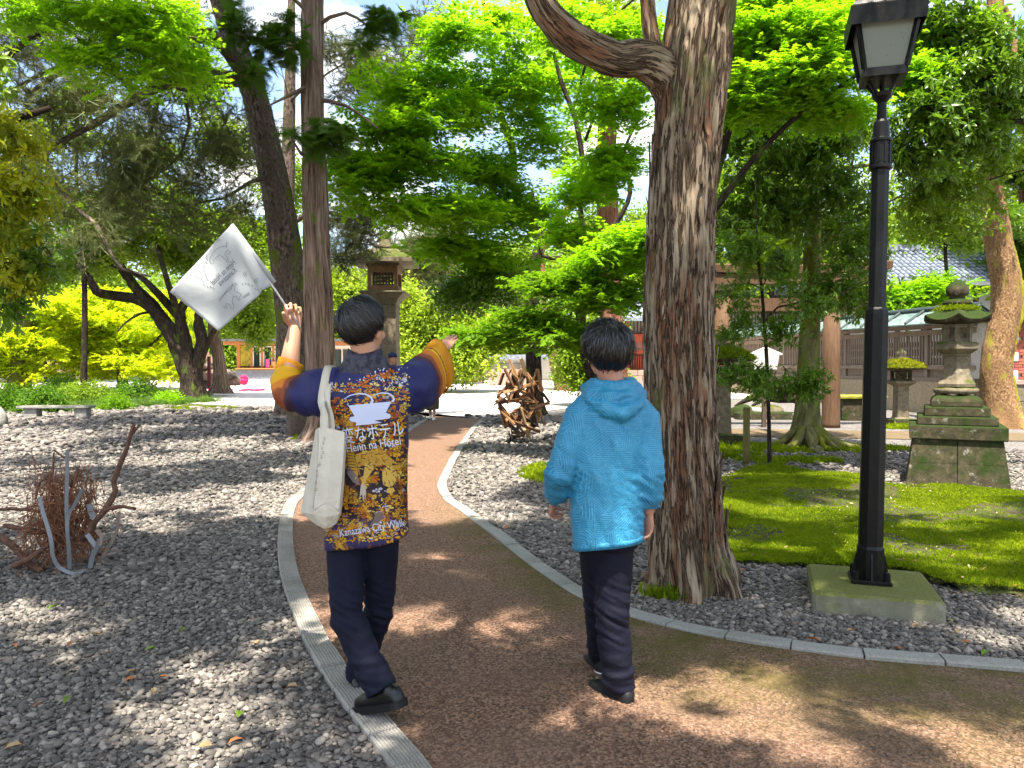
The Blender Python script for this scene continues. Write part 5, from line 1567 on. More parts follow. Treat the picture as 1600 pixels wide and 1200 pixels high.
# ---------------------------------------------------------------- shrine fence with copper roof
TILE = M('copper_roof_sheet'); TILE.bsdf(TILE.ramp(TILE.noise(TILE.obj(), 7, 5), (.35, (.07, .12, .105)), (.65, (.2, .26, .24))), .38, TILE.bump(TILE.noise(TILE.obj(), 20, 4), .1, .01), .5); TILE = TILE.m
RIB = simple('copper_roof_rib', (.05, .075, .07), (.025, .035, .033), .5, 12, .2)
fa, fb = Vector((P(1530, 600, 22.2).x, 22.2, 0)), Vector((P(1120, 600, 38.0).x, 38.0, 0))
fd = (fb - fa); FL = fd.length; fd.normalize(); fn = Vector((-fd.y, fd.x, 0))
if fn.y > 0: fn = -fn
FE = Matrix((fd, -fn, Vector((0, 0, 1)))).transposed()
t = thing('shrine_fence', 'long slatted wooden shrine fence with roofed top on a stone footing', 'fence', fa)
def fbox(name, s0, s1, z0, z1, off, dep, mat, parent=t, bev=0):
    c = fa + fd * ((s0 + s1) / 2) + fn * off + Vector((0, 0, (z0 + z1) / 2))
    mb = MB(); mb.box(c, (s1 - s0 - .004, dep, z1 - z0), FE, bev=bev)
    return mb.build(name, mat, parent)
k = int(FL / 1.9)
for i in range(k):
    fbox('footing_stone', i * FL / k, (i + 1) * FL / k, -.05, .98, 0, .4, ST_FOOT)
fbox('sill_beam', 0, FL, .985, 1.1, .02, .24, WD_GREY)
fbox('lower_rail', 0, FL, 1.36, 1.48, .02, .2, WD_GREY)
fbox('panel_board', 0, FL, 1.102, 1.358, -.03, .05, WD_GREY)
fbox('top_rail', 0, FL, 2.42, 2.58, .02, .2, WD_GREY)
fbox('eaves_beam', 0, FL, 2.62, 2.72, .12, .14, WD_GREY)
npost = int(FL / 1.9)
for i in range(npost + 1):
    fbox('post', i * FL / npost - .07, i * FL / npost + .07, .985, 2.75, 0, .17, WD_GREY)
    if i < npost:
        fbox('short_strut', (i + .5) * FL / npost - .05, (i + .5) * FL / npost + .05, 1.104, 1.356, .035, .07, WD_GREY)
me_slat = None
ns = int(FL / .118)
for i in range(ns):
    s_ = (i + .5) * FL / ns
    c = fa + fd * s_ + fn * .05
    if me_slat is None:
        mb = MB(); mb.box((0, 0, 1.95), (.058, .035, .936)); me_slat = mb.mesh('slat')
    o = link('slat', me_slat, WD_GREY, t)
    o.location = c - fa; o.rotation_euler.z = math.atan2(fd.y, fd.x)
# dark boards a little behind the slats, with gaps
for z0, z1 in ((1.5, 1.72), (1.78, 2.0), (2.06, 2.24)):
    fbox('back_board', 0, FL, z0, z1, -.2, .02, WD_DARK)
nr = int(FL / 1.05)
for side in (1, -1):
    for i in range(nr):
        for row, (u0, u1) in enumerate(((0, .5), (.5, 1))):
            s0, s1 = i * FL / nr, (i + 1) * FL / nr
            r0, r1 = .72 * (1 - u0), .72 * (1 - u1)
            z0, z1 = 2.74 + .44 * u0 - .012 * row * 0, 2.74 + .44 * u1 + (.0 if row else .018)
            vs = []
            for (s_, r_, z_) in ((s0, r0, z0), (s1, r0, z0), (s1, r1, z1), (s0, r1, z1)):
                vs.append(fa + fd * s_ + fn * (r_ * side) + Vector((0, 0, z_ + (.016 if row == 0 else .0))))
            vs += [v - Vector((0, 0, .03)) for v in vs]
            mb = MB(); mb.add(vs, [(0, 1, 2, 3), (7, 6, 5, 4), (0, 4, 5, 1), (1, 5, 6, 2), (2, 6, 7, 3), (3, 7, 4, 0)])
            mb.build('roof_sheet', TILE, t)
        mb = MB(); p0 = fa + fd * s0 + fn * (.73 * side) + Vector((0, 0, 2.785)); p1 = fa + fd * s0 + fn * (.02 * side) + Vector((0, 0, 3.22))
        mb.tube([p0, p1], .045, 6); mb.build('roof_rib', RIB, t)
mb = MB(); mb.tube([fa + Vector((0, 0, 3.24)), fb + Vector((0, 0, 3.24))], .075, 8); mb.build('ridge_cap', RIB, t)

# ---------------------------------------------------------------- shrine hall roof behind the fence
HT = M('grey_blue_roof_tile'); HT.bsdf(HT.ramp(HT.noise(HT.obj(), 5, 5), (.35, (.13, .15, .19)), (.65, (.27, .3, .36))), .35, HT.bump(HT.noise(HT.obj(), 20, 4), .2, .01), .5); HT = HT.m
PLAS = simple('white_plaster', (.5, .49, .45), (.42, .4, .37), .9, 2, .1)
hb = Vector((P(1470, 600, 36).x, 38, .2))
t = thing('shrine_hall', 'shrine hall with grey blue tiled roof behind the wooden fence', 'building', hb)
x0, x1 = P(1360, 600, 36).x, P(1660, 600, 36).x
mb = MB(); mb.box(((x0 + x1) / 2, 40, 2.6), (x1 - x0 - 1.2, 5, 4.8)); mb.build('wall', PLAS, t)
for i in range(7):
    x = x0 + .7 + i * (x1 - x0 - 1.4) / 6
    mb = MB(); mb.box((x, 37.45, 2.6), (.22, .1, 4.8)); mb.build('post', WD_DARK, t)
mb = MB(); mb.box(((x0 + x1) / 2, 37.46, 3.9), (x1 - x0 - 1.0, .13, .25)); mb.build('beam', WD_DARK, t)
zlo, zhi = P(0, 436, 36).z, P(0, 388, 39).z
cols = int((x1 - x0) / .27)
for side, (ya, yb) in enumerate(((36.0, 39.6), (43.6, 40.0))):
    mb = MB()
    mb.add([(x0, ya, zlo), (x1, ya, zlo), (x1 - .5, yb, zhi), (x0 + .5, yb, zhi), (x0, ya, zlo - .12), (x1, ya, zlo - .12), (x1 - .5, yb, zhi - .12), (x0 + .5, yb, zhi - .12)], [(0, 1, 2, 3), (7, 6, 5, 4), (0, 4, 5, 1), (1, 5, 6, 2), (2, 6, 7, 3), (3, 7, 4, 0)])
    rf = mb.build('roof', HT, t)
    tile_me = None
    for i in range(cols):
        x = x0 + (i + .5) * (x1 - x0) / cols
        if side == 0:
            mb = MB()
            for q in range(9):
                a_, b_ = q / 9, (q + 1) / 9 + .004
                f = lambda u, dz: Vector((x, ya + (yb - ya) * u, zlo + (zhi - zlo) * u + dz))
                mb.tube([f(a_, .07), f(b_, .04)], [.075, .06], 6)
            mb.build('tile_row', HT, rf)
mb = MB(); mb.box(((x0 + x1) / 2, 39.8, zhi + .1), (x1 - x0 - .6, .5, .36)); mb.build('ridge', HT, t)
mb = MB(); mb.box(((x0 + x1) / 2, 36.05, zlo - .2), (x1 - x0, .08, .16)); mb.build('fascia', PLAS, t)

# dim lattice-windowed hall behind the torii
hb2 = Vector((P(1200, 600, 44).x, 44, .3))
t = thing('shrine_hall', 'long shrine hall with white lattice windows behind the torii and notice board', 'building', hb2)
x0, x1 = P(1090, 600, 44).x, P(1345, 600, 44).x
mb = MB(); mb.box(((x0 + x1) / 2, 47, 3.0), (x1 - x0, 6, 5.4)); mb.build('wall', WD_GREY, t)
for i in range(7):
    cx = x0 + (i + .5) * (x1 - x0) / 7
    mb = MB(); mb.box((cx, 43.97, 3.75), ((x1 - x0) / 7 * .78, .05, 1.7)); w_ = mb.build('window', PLAS, t)
    mb = MB()
    for q in range(6):
        mb.box((cx + (q - 2.5) * (x1 - x0) / 7 * .78 / 6, 43.93, 3.75), (.05, .03, 1.7))
    for q in range(5):
        mb.box((cx, 43.915, 3.05 + q * .35), ((x1 - x0) / 7 * .78, .03, .05))
    mb.build('lattice', WD_DARK, w_)
mb = MB()
for s_ in (1, -1):
    mb.add([(x0 - .8, 47 - 4.4 * s_, 5.5), (x1 + .8, 47 - 4.4 * s_, 5.5), (x1 + .3, 47 - .05 * s_, 8.0), (x0 - .3, 47 - .05 * s_, 8.0), (x0 - .8, 47 - 4.4 * s_, 5.35), (x1 + .8, 47 - 4.4 * s_, 5.35), (x1 + .3, 47 - .05 * s_, 7.8), (x0 - .3, 47 - .05 * s_, 7.8)], [(0, 1, 2, 3), (7, 6, 5, 4), (0, 4, 5, 1), (1, 5, 6, 2), (2, 6, 7, 3), (3, 7, 4, 0)])
mb.build('roof', HT, t)

# ---------------------------------------------------------------- brick building at the right edge
BR = [simple('red_brick', (.4, .12, .075), (.3, .085, .055), .85, 9, .3), simple('dark_red_brick', (.31, .09, .06), (.24, .065, .045), .85, 9, .3)]
WST = simple('white_stone', (.72, .7, .66), (.6, .58, .54), .8, 6, .2)
Db = 20.6
p0, p1 = P(1578, 640, Db), P(1680, 640, Db)
t = thing('brick_gatehouse', 'red brick gatehouse with white quoins at the right edge', 'building', (p0.x + .7, Db, 0))
for i in range(3):
    for j in range(2):
        wd = (p1.x - p0.x) / 3
        mb = MB(); mb.box((p0.x + (i + .5) * wd, Db + .3, .28 + j * .46), (wd - .012, .62 + .03 * j * 0, .45), bev=.01)
        mb.build('footing_stone', ST_WARM, t)
mb = MB(); mb.box(((p0.x + p1.x) / 2, Db + .3, 1.03), (p1.x - p0.x + .08, .7, .13), bev=.015); mb.build('string_course', ST_PINK, t)
mb = MB(); mb.box(((p0.x + p1.x) / 2, Db + 1.5, 1.95), (p1.x - p0.x - .06, 2.5, 1.7)); mb.build('wall', simple('mortar', (.5, .46, .42), None, .9), t)
bh = .082
brme = [None, None]
for r_ in range(19):
    z = 1.10 + (r_ + .5) * bh
    x = p0.x + .02
    quoin = (r_ // 3) % 2 == 0
    if r_ % 3 == 0 and quoin:
        mb = MB(); mb.box((p0.x + .15, Db + .22, 1.10 + (r_ + 1.5) * bh), (.34, .1, bh * 3 - .008), bev=.008); mb.build('quoin', WST, t)
    x = p0.x + (.33 if quoin else .02) + (.11 if r_ % 2 else 0)
    while x < p1.x - .2:
        q = random.randint(0, 1)
        if brme[q] is None:
            mb = MB(); mb.box((0, 0, 0), (.205, .08, bh - .012)); brme[q] = mb.mesh('brick')
        o = link('brick', brme[q], BR[q], t); o.location = Vector((x + .105, Db + .235 + random.uniform(-.004, .004), z)) - t.location
        x += .218
mb = MB(); mb.box(((p0.x + p1.x) / 2 + .0, Db + .5, 2.77), (p1.x - p0.x + .3, 1.2, .2), bev=.02); mb.build('cornice', simple('mossy_cornice', (.3, .26, .08), (.18, .15, .05), .9, 5), t)
mb = MB(); mb.box(((p0.x + p1.x) / 2, Db + 1.2, 2.93), (p1.x - p0.x + .5, 2.6, .1)); mb.build('roof', RIB, t)

# ---------------------------------------------------------------- notice board, wooden stake, boulders, root stump
nb = G(1197, 668)
t = thing('notice_board', 'white notice board with a little gabled top behind the sapling', 'notice board', nb)
Dn = nb.y
p = P(1195, 600, Dn)
mb = MB(); mb.box((p.x, Dn + .05, .75), (.09, .09, 1.5)); mb.build('post', WD_DARK, t)
a, b = P(1178, 577, Dn), P(1217, 553, Dn); ap = P(1196, 546, Dn)
mb = MB(); mb.add([(a.x, Dn, a.z), (b.x - .06, Dn, a.z), (b.x, Dn, b.z), (ap.x, Dn, ap.z), (a.x - .06, Dn, b.z)] + [(a.x, Dn - .05, a.z), (b.x - .06, Dn - .05, a.z), (b.x, Dn - .05, b.z), (ap.x, Dn - .05, ap.z), (a.x - .06, Dn - .05, b.z)],
   [(0, 1, 2, 3, 4), (9, 8, 7, 6, 5), (0, 5, 6, 1), (1, 6, 7, 2), (2, 7, 8, 3), (3, 8, 9, 4), (4, 9, 5, 0)])
mb.build('board', PLAS, t)
mb = MB()
for q in ((a.x - .12, b.z - .02), (b.x + .06, b.z - .02)):
    mb.tube([(q[0], Dn - .02, q[1]), (ap.x, Dn - .02, ap.z + .035)], .03, 4)
mb.build('gable_trim', WST, t)
sk = G(1166, 726)
t = thing('wooden_stake', 'short mossy wooden stake left of the sapling stem', 'stake', sk)
mb = MB(); mb.lathe(sk, [(.052, -.03), (.05, .3), (.05, .845), (.044, .86), (0, .862)], 14); mb.build('post', simple('mossy_post_wood', (.19, .17, .05), (.11, .09, .035), .9, 8, .4, stretch=(4, 4, 1)), t, True)

def boulder(name, label, c, r, mat, cat='boulder', seed=0, group=None, parent=None):
    bm = bmesh.new()
    bmesh.ops.create_icosphere(bm, subdivisions=3, radius=1)
    for v in bm.verts:
        k = 1 + .22 * noise.noise(v.co * 1.3 + Vector((seed, 0, 0))) + .09 * noise.noise(v.co * 3.4 + Vector((0, seed, 0)))
        v.co = Vector((v.co.x * r[0], v.co.y * r[1], max(-.35, v.co.z) * r[2])) * k
    me = bpy.data.meshes.new(name); bm.to_mesh(me); bm.free()
    me.polygons.foreach_set('use_smooth', [True] * len(me.polygons))
    o = link(name, me, mat, parent, c)
    if parent is None: tag(o, label, cat, group)
    return o
def g3(px, py, dz=0): g = G(px, py); return Vector((g.x, g.y, gz(g.x, g.y) + dz))
boulder('boulder', 'pale rounded boulder lying behind the wooden stake', g3(1200, 648, .12), (.42, .3, .22), ST_WARM, seed=2)
boulder('boulder', 'pale small boulder with flat face left of the other behind the stake', g3(1182, 650, .1), (.27, .25, .2), ST_GREY, seed=5)
boulder('boulder', 'dark mossy boulder beside the lantern behind the cypress', g3(1158, 652, .1), (.4, .3, .25), ST_OLD, seed=7)
t = thing('stone_ledge', 'low moss covered stone ledge under the pale boulders', 'ledge', g3(1190, 654))
mb = MB(); c = g3(1192, 655); mb.box((c.x, c.y, .09), (1.5, .45, .22), bev=.03); mb.build('slab', ST_OLD, t)
t = thing('tree_stump', 'dark upturned root stump between boulders and torii pillar', 'stump', g3(1218, 645))
mb = MB(); c = g3(1218, 645)
for i in range(16):
    a = random.uniform(-.2, 3.3); l_ = random.uniform(.6, 1.5)
    mb.tube([c + Vector((0, 0, .5)), c + Vector((math.cos(a) * l_ * .5, random.uniform(-.3, .2), .45 + math.sin(a) * .35)), c + Vector((math.cos(a) * l_, random.uniform(-.4, .2), .1 + max(0, math.sin(a)) * .6))], [.2, .13, .03], 8)
mb.build('roots', BK_DARK, t, True)
t = thing('stone_box', 'square carved stone base with moss top right of the torii pillar', 'stone base', g3(1338, 655))
c = g3(1338, 656)
mb = MB(); mb.box((c.x, c.y, .27), (1.1, .8, .62), bev=.02); mb.build('block', ST_OLD, t)
mb = MB(); mb.box((c.x, c.y, .63), (1.25, .95, .09), bev=.02); mb.build('cap', simple('yellow_mossy_cap', (.26, .24, .03), (.14, .13, .02), .9, 7), t)

# ---------------------------------------------------------------- tall stone lantern behind the guide
Dl = 24.0
c = P(602, 600, Dl); c = Vector((c.x, Dl, 0))
t = thing('stone_lantern', 'tall stone lantern with a wooden latticed light box above the guide\'s head', 'stone lantern', c)
zz = lambda py: P(600, py, Dl).z
xx = lambda px: px / FPX * Dl
mb = MB(); mb.box((c.x, c.y, .17), (xx(112), xx(100), .42), bev=.02); mb.build('base', ST_OLD, t)
mb = MB(); mb.lathe(c, [(xx(30) * s2 / 1.2, .38), (xx(25) * s2 / 1.2, .7), (xx(21.5) * s2 / 1.1, zz(478))], 4, R(45)); mb.build('shaft', ST_WARM, t)
mb = MB(); mb.lathe(c, [(xx(19) * s2, zz(477.5)), (xx(24) * s2, zz(468)), (xx(35) * s2, zz(459)), (xx(35) * s2, zz(457.5)), (xx(27) * s2, zz(456))], 4, R(45)); mb.build('platform', ST_WARM, t)
z0, z1 = zz(455.8), zz(418)
hw = xx(23)
mb = MB()
for sx in (-1, 1):
    for sy in (-1, 1):
        mb.box((c.x + sx * hw * .88, c.y + sy * hw * .88, (z0 + z1) / 2), (hw * .24, hw * .24, z1 - z0))
for sy in (-1, 1):
    mb.box((c.x, c.y + sy * hw * .88, z0 + .08), (hw * 1.5, hw * .2, .16)); mb.box((c.x, c.y + sy * hw * .88, z1 - .1), (hw * 1.5, hw * .2, .2))
    mb.box((c.x + sy * hw * .88, c.y, z0 + .08), (hw * .2, hw * 1.5, .16)); mb.box((c.x + sy * hw * .88, c.y, z1 - .1), (hw * .2, hw * 1.5, .2))
fb_ = mb.build('light_box', simple('lantern_box_wood', (.3, .18, .095), (.2, .115, .06), .75, 8, .3), t)
mb = MB()
for sy in (-1, 1):
    for q in range(-3, 4):
        mb.box((c.x + q * hw * .2, c.y + sy * hw * .86, (z0 + z1) / 2), (.035, .035, z1 - z0 - .3))
    for q in range(-2, 3):
        mb.box((c.x, c.y + sy * hw * .89, (z0 + z1) / 2 + q * .11), (hw * 1.4, .03, .03))
mb.build('lattice', WD_DARK, fb_)
mb = MB()
e0, e1, tp, tz = zz(414), zz(407), zz(391), xx(48)
vs = [(c.x - tz, c.y - tz, e0), (c.x + tz, c.y - tz, e0), (c.x + tz, c.y + tz, e0), (c.x - tz, c.y + tz, e0), (c.x - tz, c.y - tz, e1 - .02), (c.x + tz, c.y - tz, e1 - .02), (c.x + tz, c.y + tz, e1 - .02), (c.x - tz, c.y + tz, e1 - .02)]
k = .42
vs += [(c.x - tz * k, c.y - tz * k, tp), (c.x + tz * k, c.y - tz * k, tp), (c.x + tz * k, c.y + tz * k, tp), (c.x - tz * k, c.y + tz * k, tp)]
mb.add(vs, [(3, 2, 1, 0), (0, 1, 5, 4), (1, 2, 6, 5), (2, 3, 7, 6), (3, 0, 4, 7), (4, 5, 9, 8), (5, 6, 10, 9), (6, 7, 11, 10), (7, 4, 8, 11), (8, 9, 10, 11)])
mb.box((c.x, c.y, (z1 + e0) / 2), (hw * 2.2, hw * 2.2, e0 - z1 - .004))
mb.build('roof', ST_WARM, t)
mb = MB(); mb.lathe(c, [(.3, tp + .002), (.32, tp + .12), (.16, tp + .2), (.2, tp + .34), (.12, tp + .5), (0, tp + .58)], 14); mb.build('jewel', ST_WARM, t, True)
t = thing('stone_block', 'low mossy stone block at the left of the path under the guide\'s pointing sleeve', 'stone block', g3(636, 637))
g = g3(636, 637); mb = MB(); mb.box((g.x, g.y, .14), (.75, .5, .32), bev=.02); mb.build('block', ST_OLD, t)

# ---------------------------------------------------------------- stone bench, stones at the left
bc = g3(88, 654)
t = thing('stone_bench', 'low grey stone slab bench on two blocks in front of the pond shrubs', 'bench', bc)
mb = MB(); mb.box((bc.x + .0, bc.y, .33), (1.95, .42, .075), (0, 0, R(3)), bev=.012); mb.build('seat', ST_GREY, t)
for dx in (-.62, .72):
    mb = MB(); mb.box((bc.x + dx, bc.y + dx * .05, .13), (.34, .3, .32), (0, 0, R(3)), bev=.015); mb.build('leg', ST_GREY, t)
boulder('boulder', 'small upright stone at the left edge beside the gravel', g3(-2, 668, .15), (.2, .2, .32), ST_GREY, seed=11)

# ---------------------------------------------------------------- rock pile and red post, far walls
RK = [stone_mat('red_brown_rock', (.33, .2, .15), (.2, .12, .09), .1), stone_mat('grey_brown_rock', (.36, .29, .24), (.22, .17, .14), .1)]
cc = P(322, 600, 35)
t = thing('rock_wall', 'rough pile of red brown boulders behind the mossy tree', 'rock wall', (cc.x, 35, gz(0, 35)))
for i, (px, py, r_) in enumerate(((314, 560, .5), (322, 572, .42), (334, 566, .35), (312, 585, .5), (330, 590, .45), (318, 602, .5), (340, 600, .4), (352, 588, .35), (362, 598, .4), (360, 585, .28), (306, 572, .35), (308, 600, .4))):
    q = P(px, py, 35 + random.uniform(-.3, .3))
    boulder('rock', None, q - t.location, (r_, r_ * .8, r_ * .85), RK[i % 2], seed=i, parent=t)
q = P(325, 608, 33.6)
t = thing('sign_post', 'thin dark red post in front of the rock pile', 'post', (q.x, q.y, gz(0, 33.6)))
mb = MB(); pbox(mb, 324, 328, 557, 608, 33.6, .1); mb.build('post', simple('dark_red_paint', (.2, .04, .035), (.13, .03, .025), .6), t)
q = P(70, 605, 36)
t = thing('sign_post', 'thin dark wooden post beside the far left maple', 'post', (q.x, q.y, gz(0, 36)))
mb = MB(); pbox(mb, 68.5, 71.5, 560, 600, 36, .09); mb.build('post', WD_DARK, t)
mb = MB(); pbox(mb, 67, 73, 568, 580, 35.95, .04); mb.build('sign', WD_DARK, t)
def block_wall(label, x0, x1, y0, y1, d, nxb, nyb, mat, cat='wall', name='stone_wall'):
    a, b = P(x0, y1, d), P(x1, y0, d)
    t = thing(name, label, cat, ((a.x + b.x) / 2, d, a.z))
    w_, h_ = (b.x - a.x) / nxb, (b.z - a.z) / nyb
    for j in range(nyb):
        off = .5 if j % 2 else 0
        for i in range(-1 if off else 0, nxb):
            xa, xb = max(a.x, a.x + (i + off) * w_), min(b.x, a.x + (i + off + 1) * w_)
            if xb - xa < .1: continue
            mb = MB(); mb.box(((xa + xb) / 2, d + .3 + random.uniform(-.02, .02), a.z + (j + .5) * h_), (xb - xa - .02, .6, h_ - .02), bev=.015)
            mb.build('stone_block', mat, t)
    return t
block_wall('pinkish stone wall behind the sunlit maple at the left', 70, 112, 563, 583, 44, 4, 4, ST_PINK)
block_wall('pale stone wall low behind the maple trunk at the far left', -10, 66, 578, 596, 46, 8, 2, ST_GREY)
block_wall('low pink stone wall at the far side of the sunlit forecourt', 763, 838, 577, 602, 43, 4, 2, ST_PINK)
block_wall('pale pink stone footing under the vermilion hall', 980, 1012, 578, 606, 41.5, 2, 3, ST_PINK)
# grey board screen behind the red trunk
t = thing('board_screen', 'grey wooden board screen behind the red leaning trunk', 'fence', P(935, 610, 38))
for i in range(14):
    mb = MB(); pbox(mb, 893 + i * 6.6, 898.6 + i * 6.6, 590, 617, 38, .06); mb.build('board', WST if i % 3 else PLAS, t)

# ---------------------------------------------------------------- vermilion hall, shrine office, prayer plaques
VER = simple('vermilion_paint', (.5, .09, .045), (.36, .065, .035), .6, 5, .1)
Dv = 42.0
t = thing('vermilion_hall', 'vermilion shrine hall with barred openings seen between blue jacket man and cypress', 'building', P(985, 605, Dv))
mb = MB(); pbox(mb, 900, 1016, 520, 578, Dv + .6, 4); mb.build('wall', simple('pale_red_wall', (.5, .25, .2), (.4, .18, .14), .8, 3), t)
for px in (902, 940, 978, 1012):
    mb = MB(); pbox(mb, px, px + 5, 500, 600, Dv + .2, .3); mb.build('pillar', VER, t)
for (y0, y1) in ((522, 534), (547, 553)):
    mb = MB(); pbox(mb, 898, 1018, y0, y1, Dv + .3, .2); mb.build('beam', VER, t)
for w0 in (909, 947, 985):
    mb = MB(); pbox(mb, w0, w0 + 26, 555, 577, Dv + .5, .1); o = mb.build('window', WD_DARK, t)
    for i in range(7):
        mb = MB(); pbox(mb, w0 + .8 + i * 3.7, w0 + 2.4 + i * 3.7, 555, 577, Dv + .42, .06); mb.build('bar', VER, o)
mb = MB()
for i in range(20):
    pbox(mb, 905 + i * 5.3, 907 + i * 5.3, 497, 521, Dv + .4, .05)
mb.build('lattice', WD_DARK, t)
mb = MB(); pbox(mb, 900, 1016, 497, 520.5, Dv + .6, .1); mb.build('screen', PLAS, t)
mb = MB(); a, b = P(880, 496, Dv - 1), P(1030, 496, Dv - 1)
mb.add([(a.x, Dv - 1.2, a.z), (b.x, Dv - 1.2, b.z), (b.x - .5, Dv + 3, b.z + 2), (a.x + .5, Dv + 3, a.z + 2), (a.x, Dv - 1.2, a.z - .2), (b.x, Dv - 1.2, b.z - .2), (b.x - .5, Dv + 3, b.z + 1.8), (a.x + .5, Dv + 3, a.z + 1.8)], [(0, 1, 2, 3), (7, 6, 5, 4), (0, 4, 5, 1), (1, 5, 6, 2), (2, 6, 7, 3), (3, 7, 4, 0)])
mb.build('roof', HT, t)
Do = 50.0
t = thing('shrine_office', 'pale grey shrine office behind the low pink wall', 'building', P(800, 605, Do))
mb = MB(); pbox(mb, 748, 860, 562, 602, Do + .3, 4); mb.build('wall', PLAS, t)
for i in range(4):
    mb = MB(); pbox(mb, 754 + i * 24, 772 + i * 24, 568, 592, Do + .2, .12); o = mb.build('window', ST_GREY, t)
    mb = MB(); pbox(mb, 762.4 + i * 24, 763.6 + i * 24, 568, 592, Do + .15, .06); mb.build('mullion', WD_GREY, o)
mb = MB(); pbox(mb, 742, 866, 554, 562, Do - .4, 5.5); mb.build('roof', HT, t)
De = 46.0
EMA = [simple('ema_wood', (.55, .33, .15), (.42, .24, .1), .7), simple('ema_red_wood', (.5, .16, .07), (.4, .12, .05), .7)]
t = thing('plaque_rack', 'rack hung with rows of small wooden prayer plaques beside the forecourt', 'rack', P(722, 602, De))
for px in (688, 722, 755):
    mb = MB(); pbox(mb, px - 1, px + 1, 556, 602, De + .1, .1); mb.build('post', WD_DARK, t)
for j in range(5):
    mb = MB(); pbox(mb, 686, 757, 560 + j * 7.6, 561 + j * 7.6, De + .05, .05); mb.build('rail', WD_DARK, t)
    for i in range(16):
        x = 688 + i * 4.3 + random.uniform(-.4, .4); y = 561.5 + j * 7.6
        mb = MB(); pbox(mb, x, x + 3.6, y, y + 5.2, De + random.uniform(-.05, .02), .02); mb.build('plaque', EMA[random.random() < .25], t)
mb = MB(); pbox(mb, 683, 760, 552, 556, De - .3, .9); mb.build('roof', WD_DARK, t)

# ---------------------------------------------------------------- kiosk
Dk2 = 52.0
gl = M('window_glass'); gl.bsdf((.02, .03, .028), .06, None, .6); gl = gl.m
yg = simple('yellow_slat_screen', (.42, .33, .03), (.2, .17, .02), .6, 4)
CORR = simple('corrugated_grey_metal', (.22, .24, .27), (.16, .17, .2), .4, 6, .1, .4, .6)
ROOFD = simple('dark_flat_roof', (.09, .09, .1), (.06, .06, .07), .6)
t = thing('kiosk', 'low modern timber kiosk with a flat roof and striped grey counter', 'kiosk', P(450, 594, Dk2))
mb = MB(); pbox(mb, 346, 560, 529.5, 533, Dk2 - 1.1, 6); mb.build('roof', ROOFD, t)
mb = MB(); pbox(mb, 349, 557, 533.2, 538.5, Dk2 - .7, 5); mb.build('fascia', WD_ORANGE, t)
mb = MB(); pbox(mb, 371, 556, 539, 593, Dk2 + 3.2, .2); mb.build('back_wall', WD_DARK, t)
for (a, b) in ((370, 375), (391.5, 394.5), (407.5, 411), (425.5, 428.5), (444, 447), (465, 469), (487, 490), (507, 510)):
    mb = MB(); pbox(mb, a, b, 539, 574.5, Dk2, .15); mb.build('post', WD_ORANGE, t)
for i in range(4):
    mb = MB(); pbox(mb, 375.6 + i * 4, 379 + i * 4, 540, 572, Dk2 + .05, .06); mb.build('slat', yg, t)
for (a, b) in ((395, 407), (411.5, 425), (429, 443.5), (447.5, 464.5), (469.5, 486.5), (490.5, 506.5)):
    mb = MB(); pbox(mb, a, b, 541, 572, Dk2 + .06, .03); o = mb.build('window', gl, t)
    mb = MB(); pbox(mb, a, a + 1.2, 541, 572, Dk2 + .02, .035); pbox(mb, b - 1.2, b, 541, 572, Dk2 + .02, .035); pbox(mb, a + 1.3, b - 1.3, 541, 542.4, Dk2 + .02, .035); mb.build('frame', WST, o)
mb = MB(); pbox(mb, 367, 512, 575, 577, Dk2 - .5, .7); mb.build('counter', WD_ORANGE, t)
for i in range(8):
    mb = MB(); a, b = P(369, 577.4 + i * 1.95, Dk2 - .3), P(510, 579.3 + i * 1.95, Dk2 - .3)
    z = (a.z + b.z) / 2
    mb.tube([(a.x, Dk2 - .25, z), (b.x, Dk2 - .25, z)], .045, 8); mb.build('corrugation', CORR, t)
mb = MB(); pbox(mb, 370, 509, 577.5, 593, Dk2 - .2, .3); mb.build('counter_front', CORR, t)
mb = MB(); pbox(mb, 518, 556, 540, 592, Dk2 + .4, .1); mb.build('door_frame', WST, t)
for (a, b) in ((523, 533), (536, 546)):
    mb = MB(); pbox(mb, a, b, 546, 590, Dk2 + .35, .06); mb.build('door_pane', gl, t)
for i, (a, b, y0, y1, c_) in enumerate(((415, 421, 561, 575, (.6, .1, .28)), (416, 421, 569.5, 575, (.7, .22, .03)), (424, 433, 565, 575, (.72, .3, .1)), (434, 440, 559, 575, (.7, .66, .62)), (422, 426, 571, 575, (.75, .3, .02)))):
    lb = ('pink poster box on the kiosk counter', 'small orange leaflet box at the left of the kiosk counter', 'wide peach display box on the kiosk counter', 'tall white box on the kiosk counter', 'tiny orange box in the middle of the kiosk counter')[i]
    dd = Dk2 - .45 + .22 * (i % 2) + .1
    mb = MB(); pbox(mb, a, b, y0, y1 - .1, dd, .16); o = mb.build('display_box', simple('display_%d' % i, c_), None, origin=P((a + b) / 2, y1, dd)); tag(o, lb, 'box')

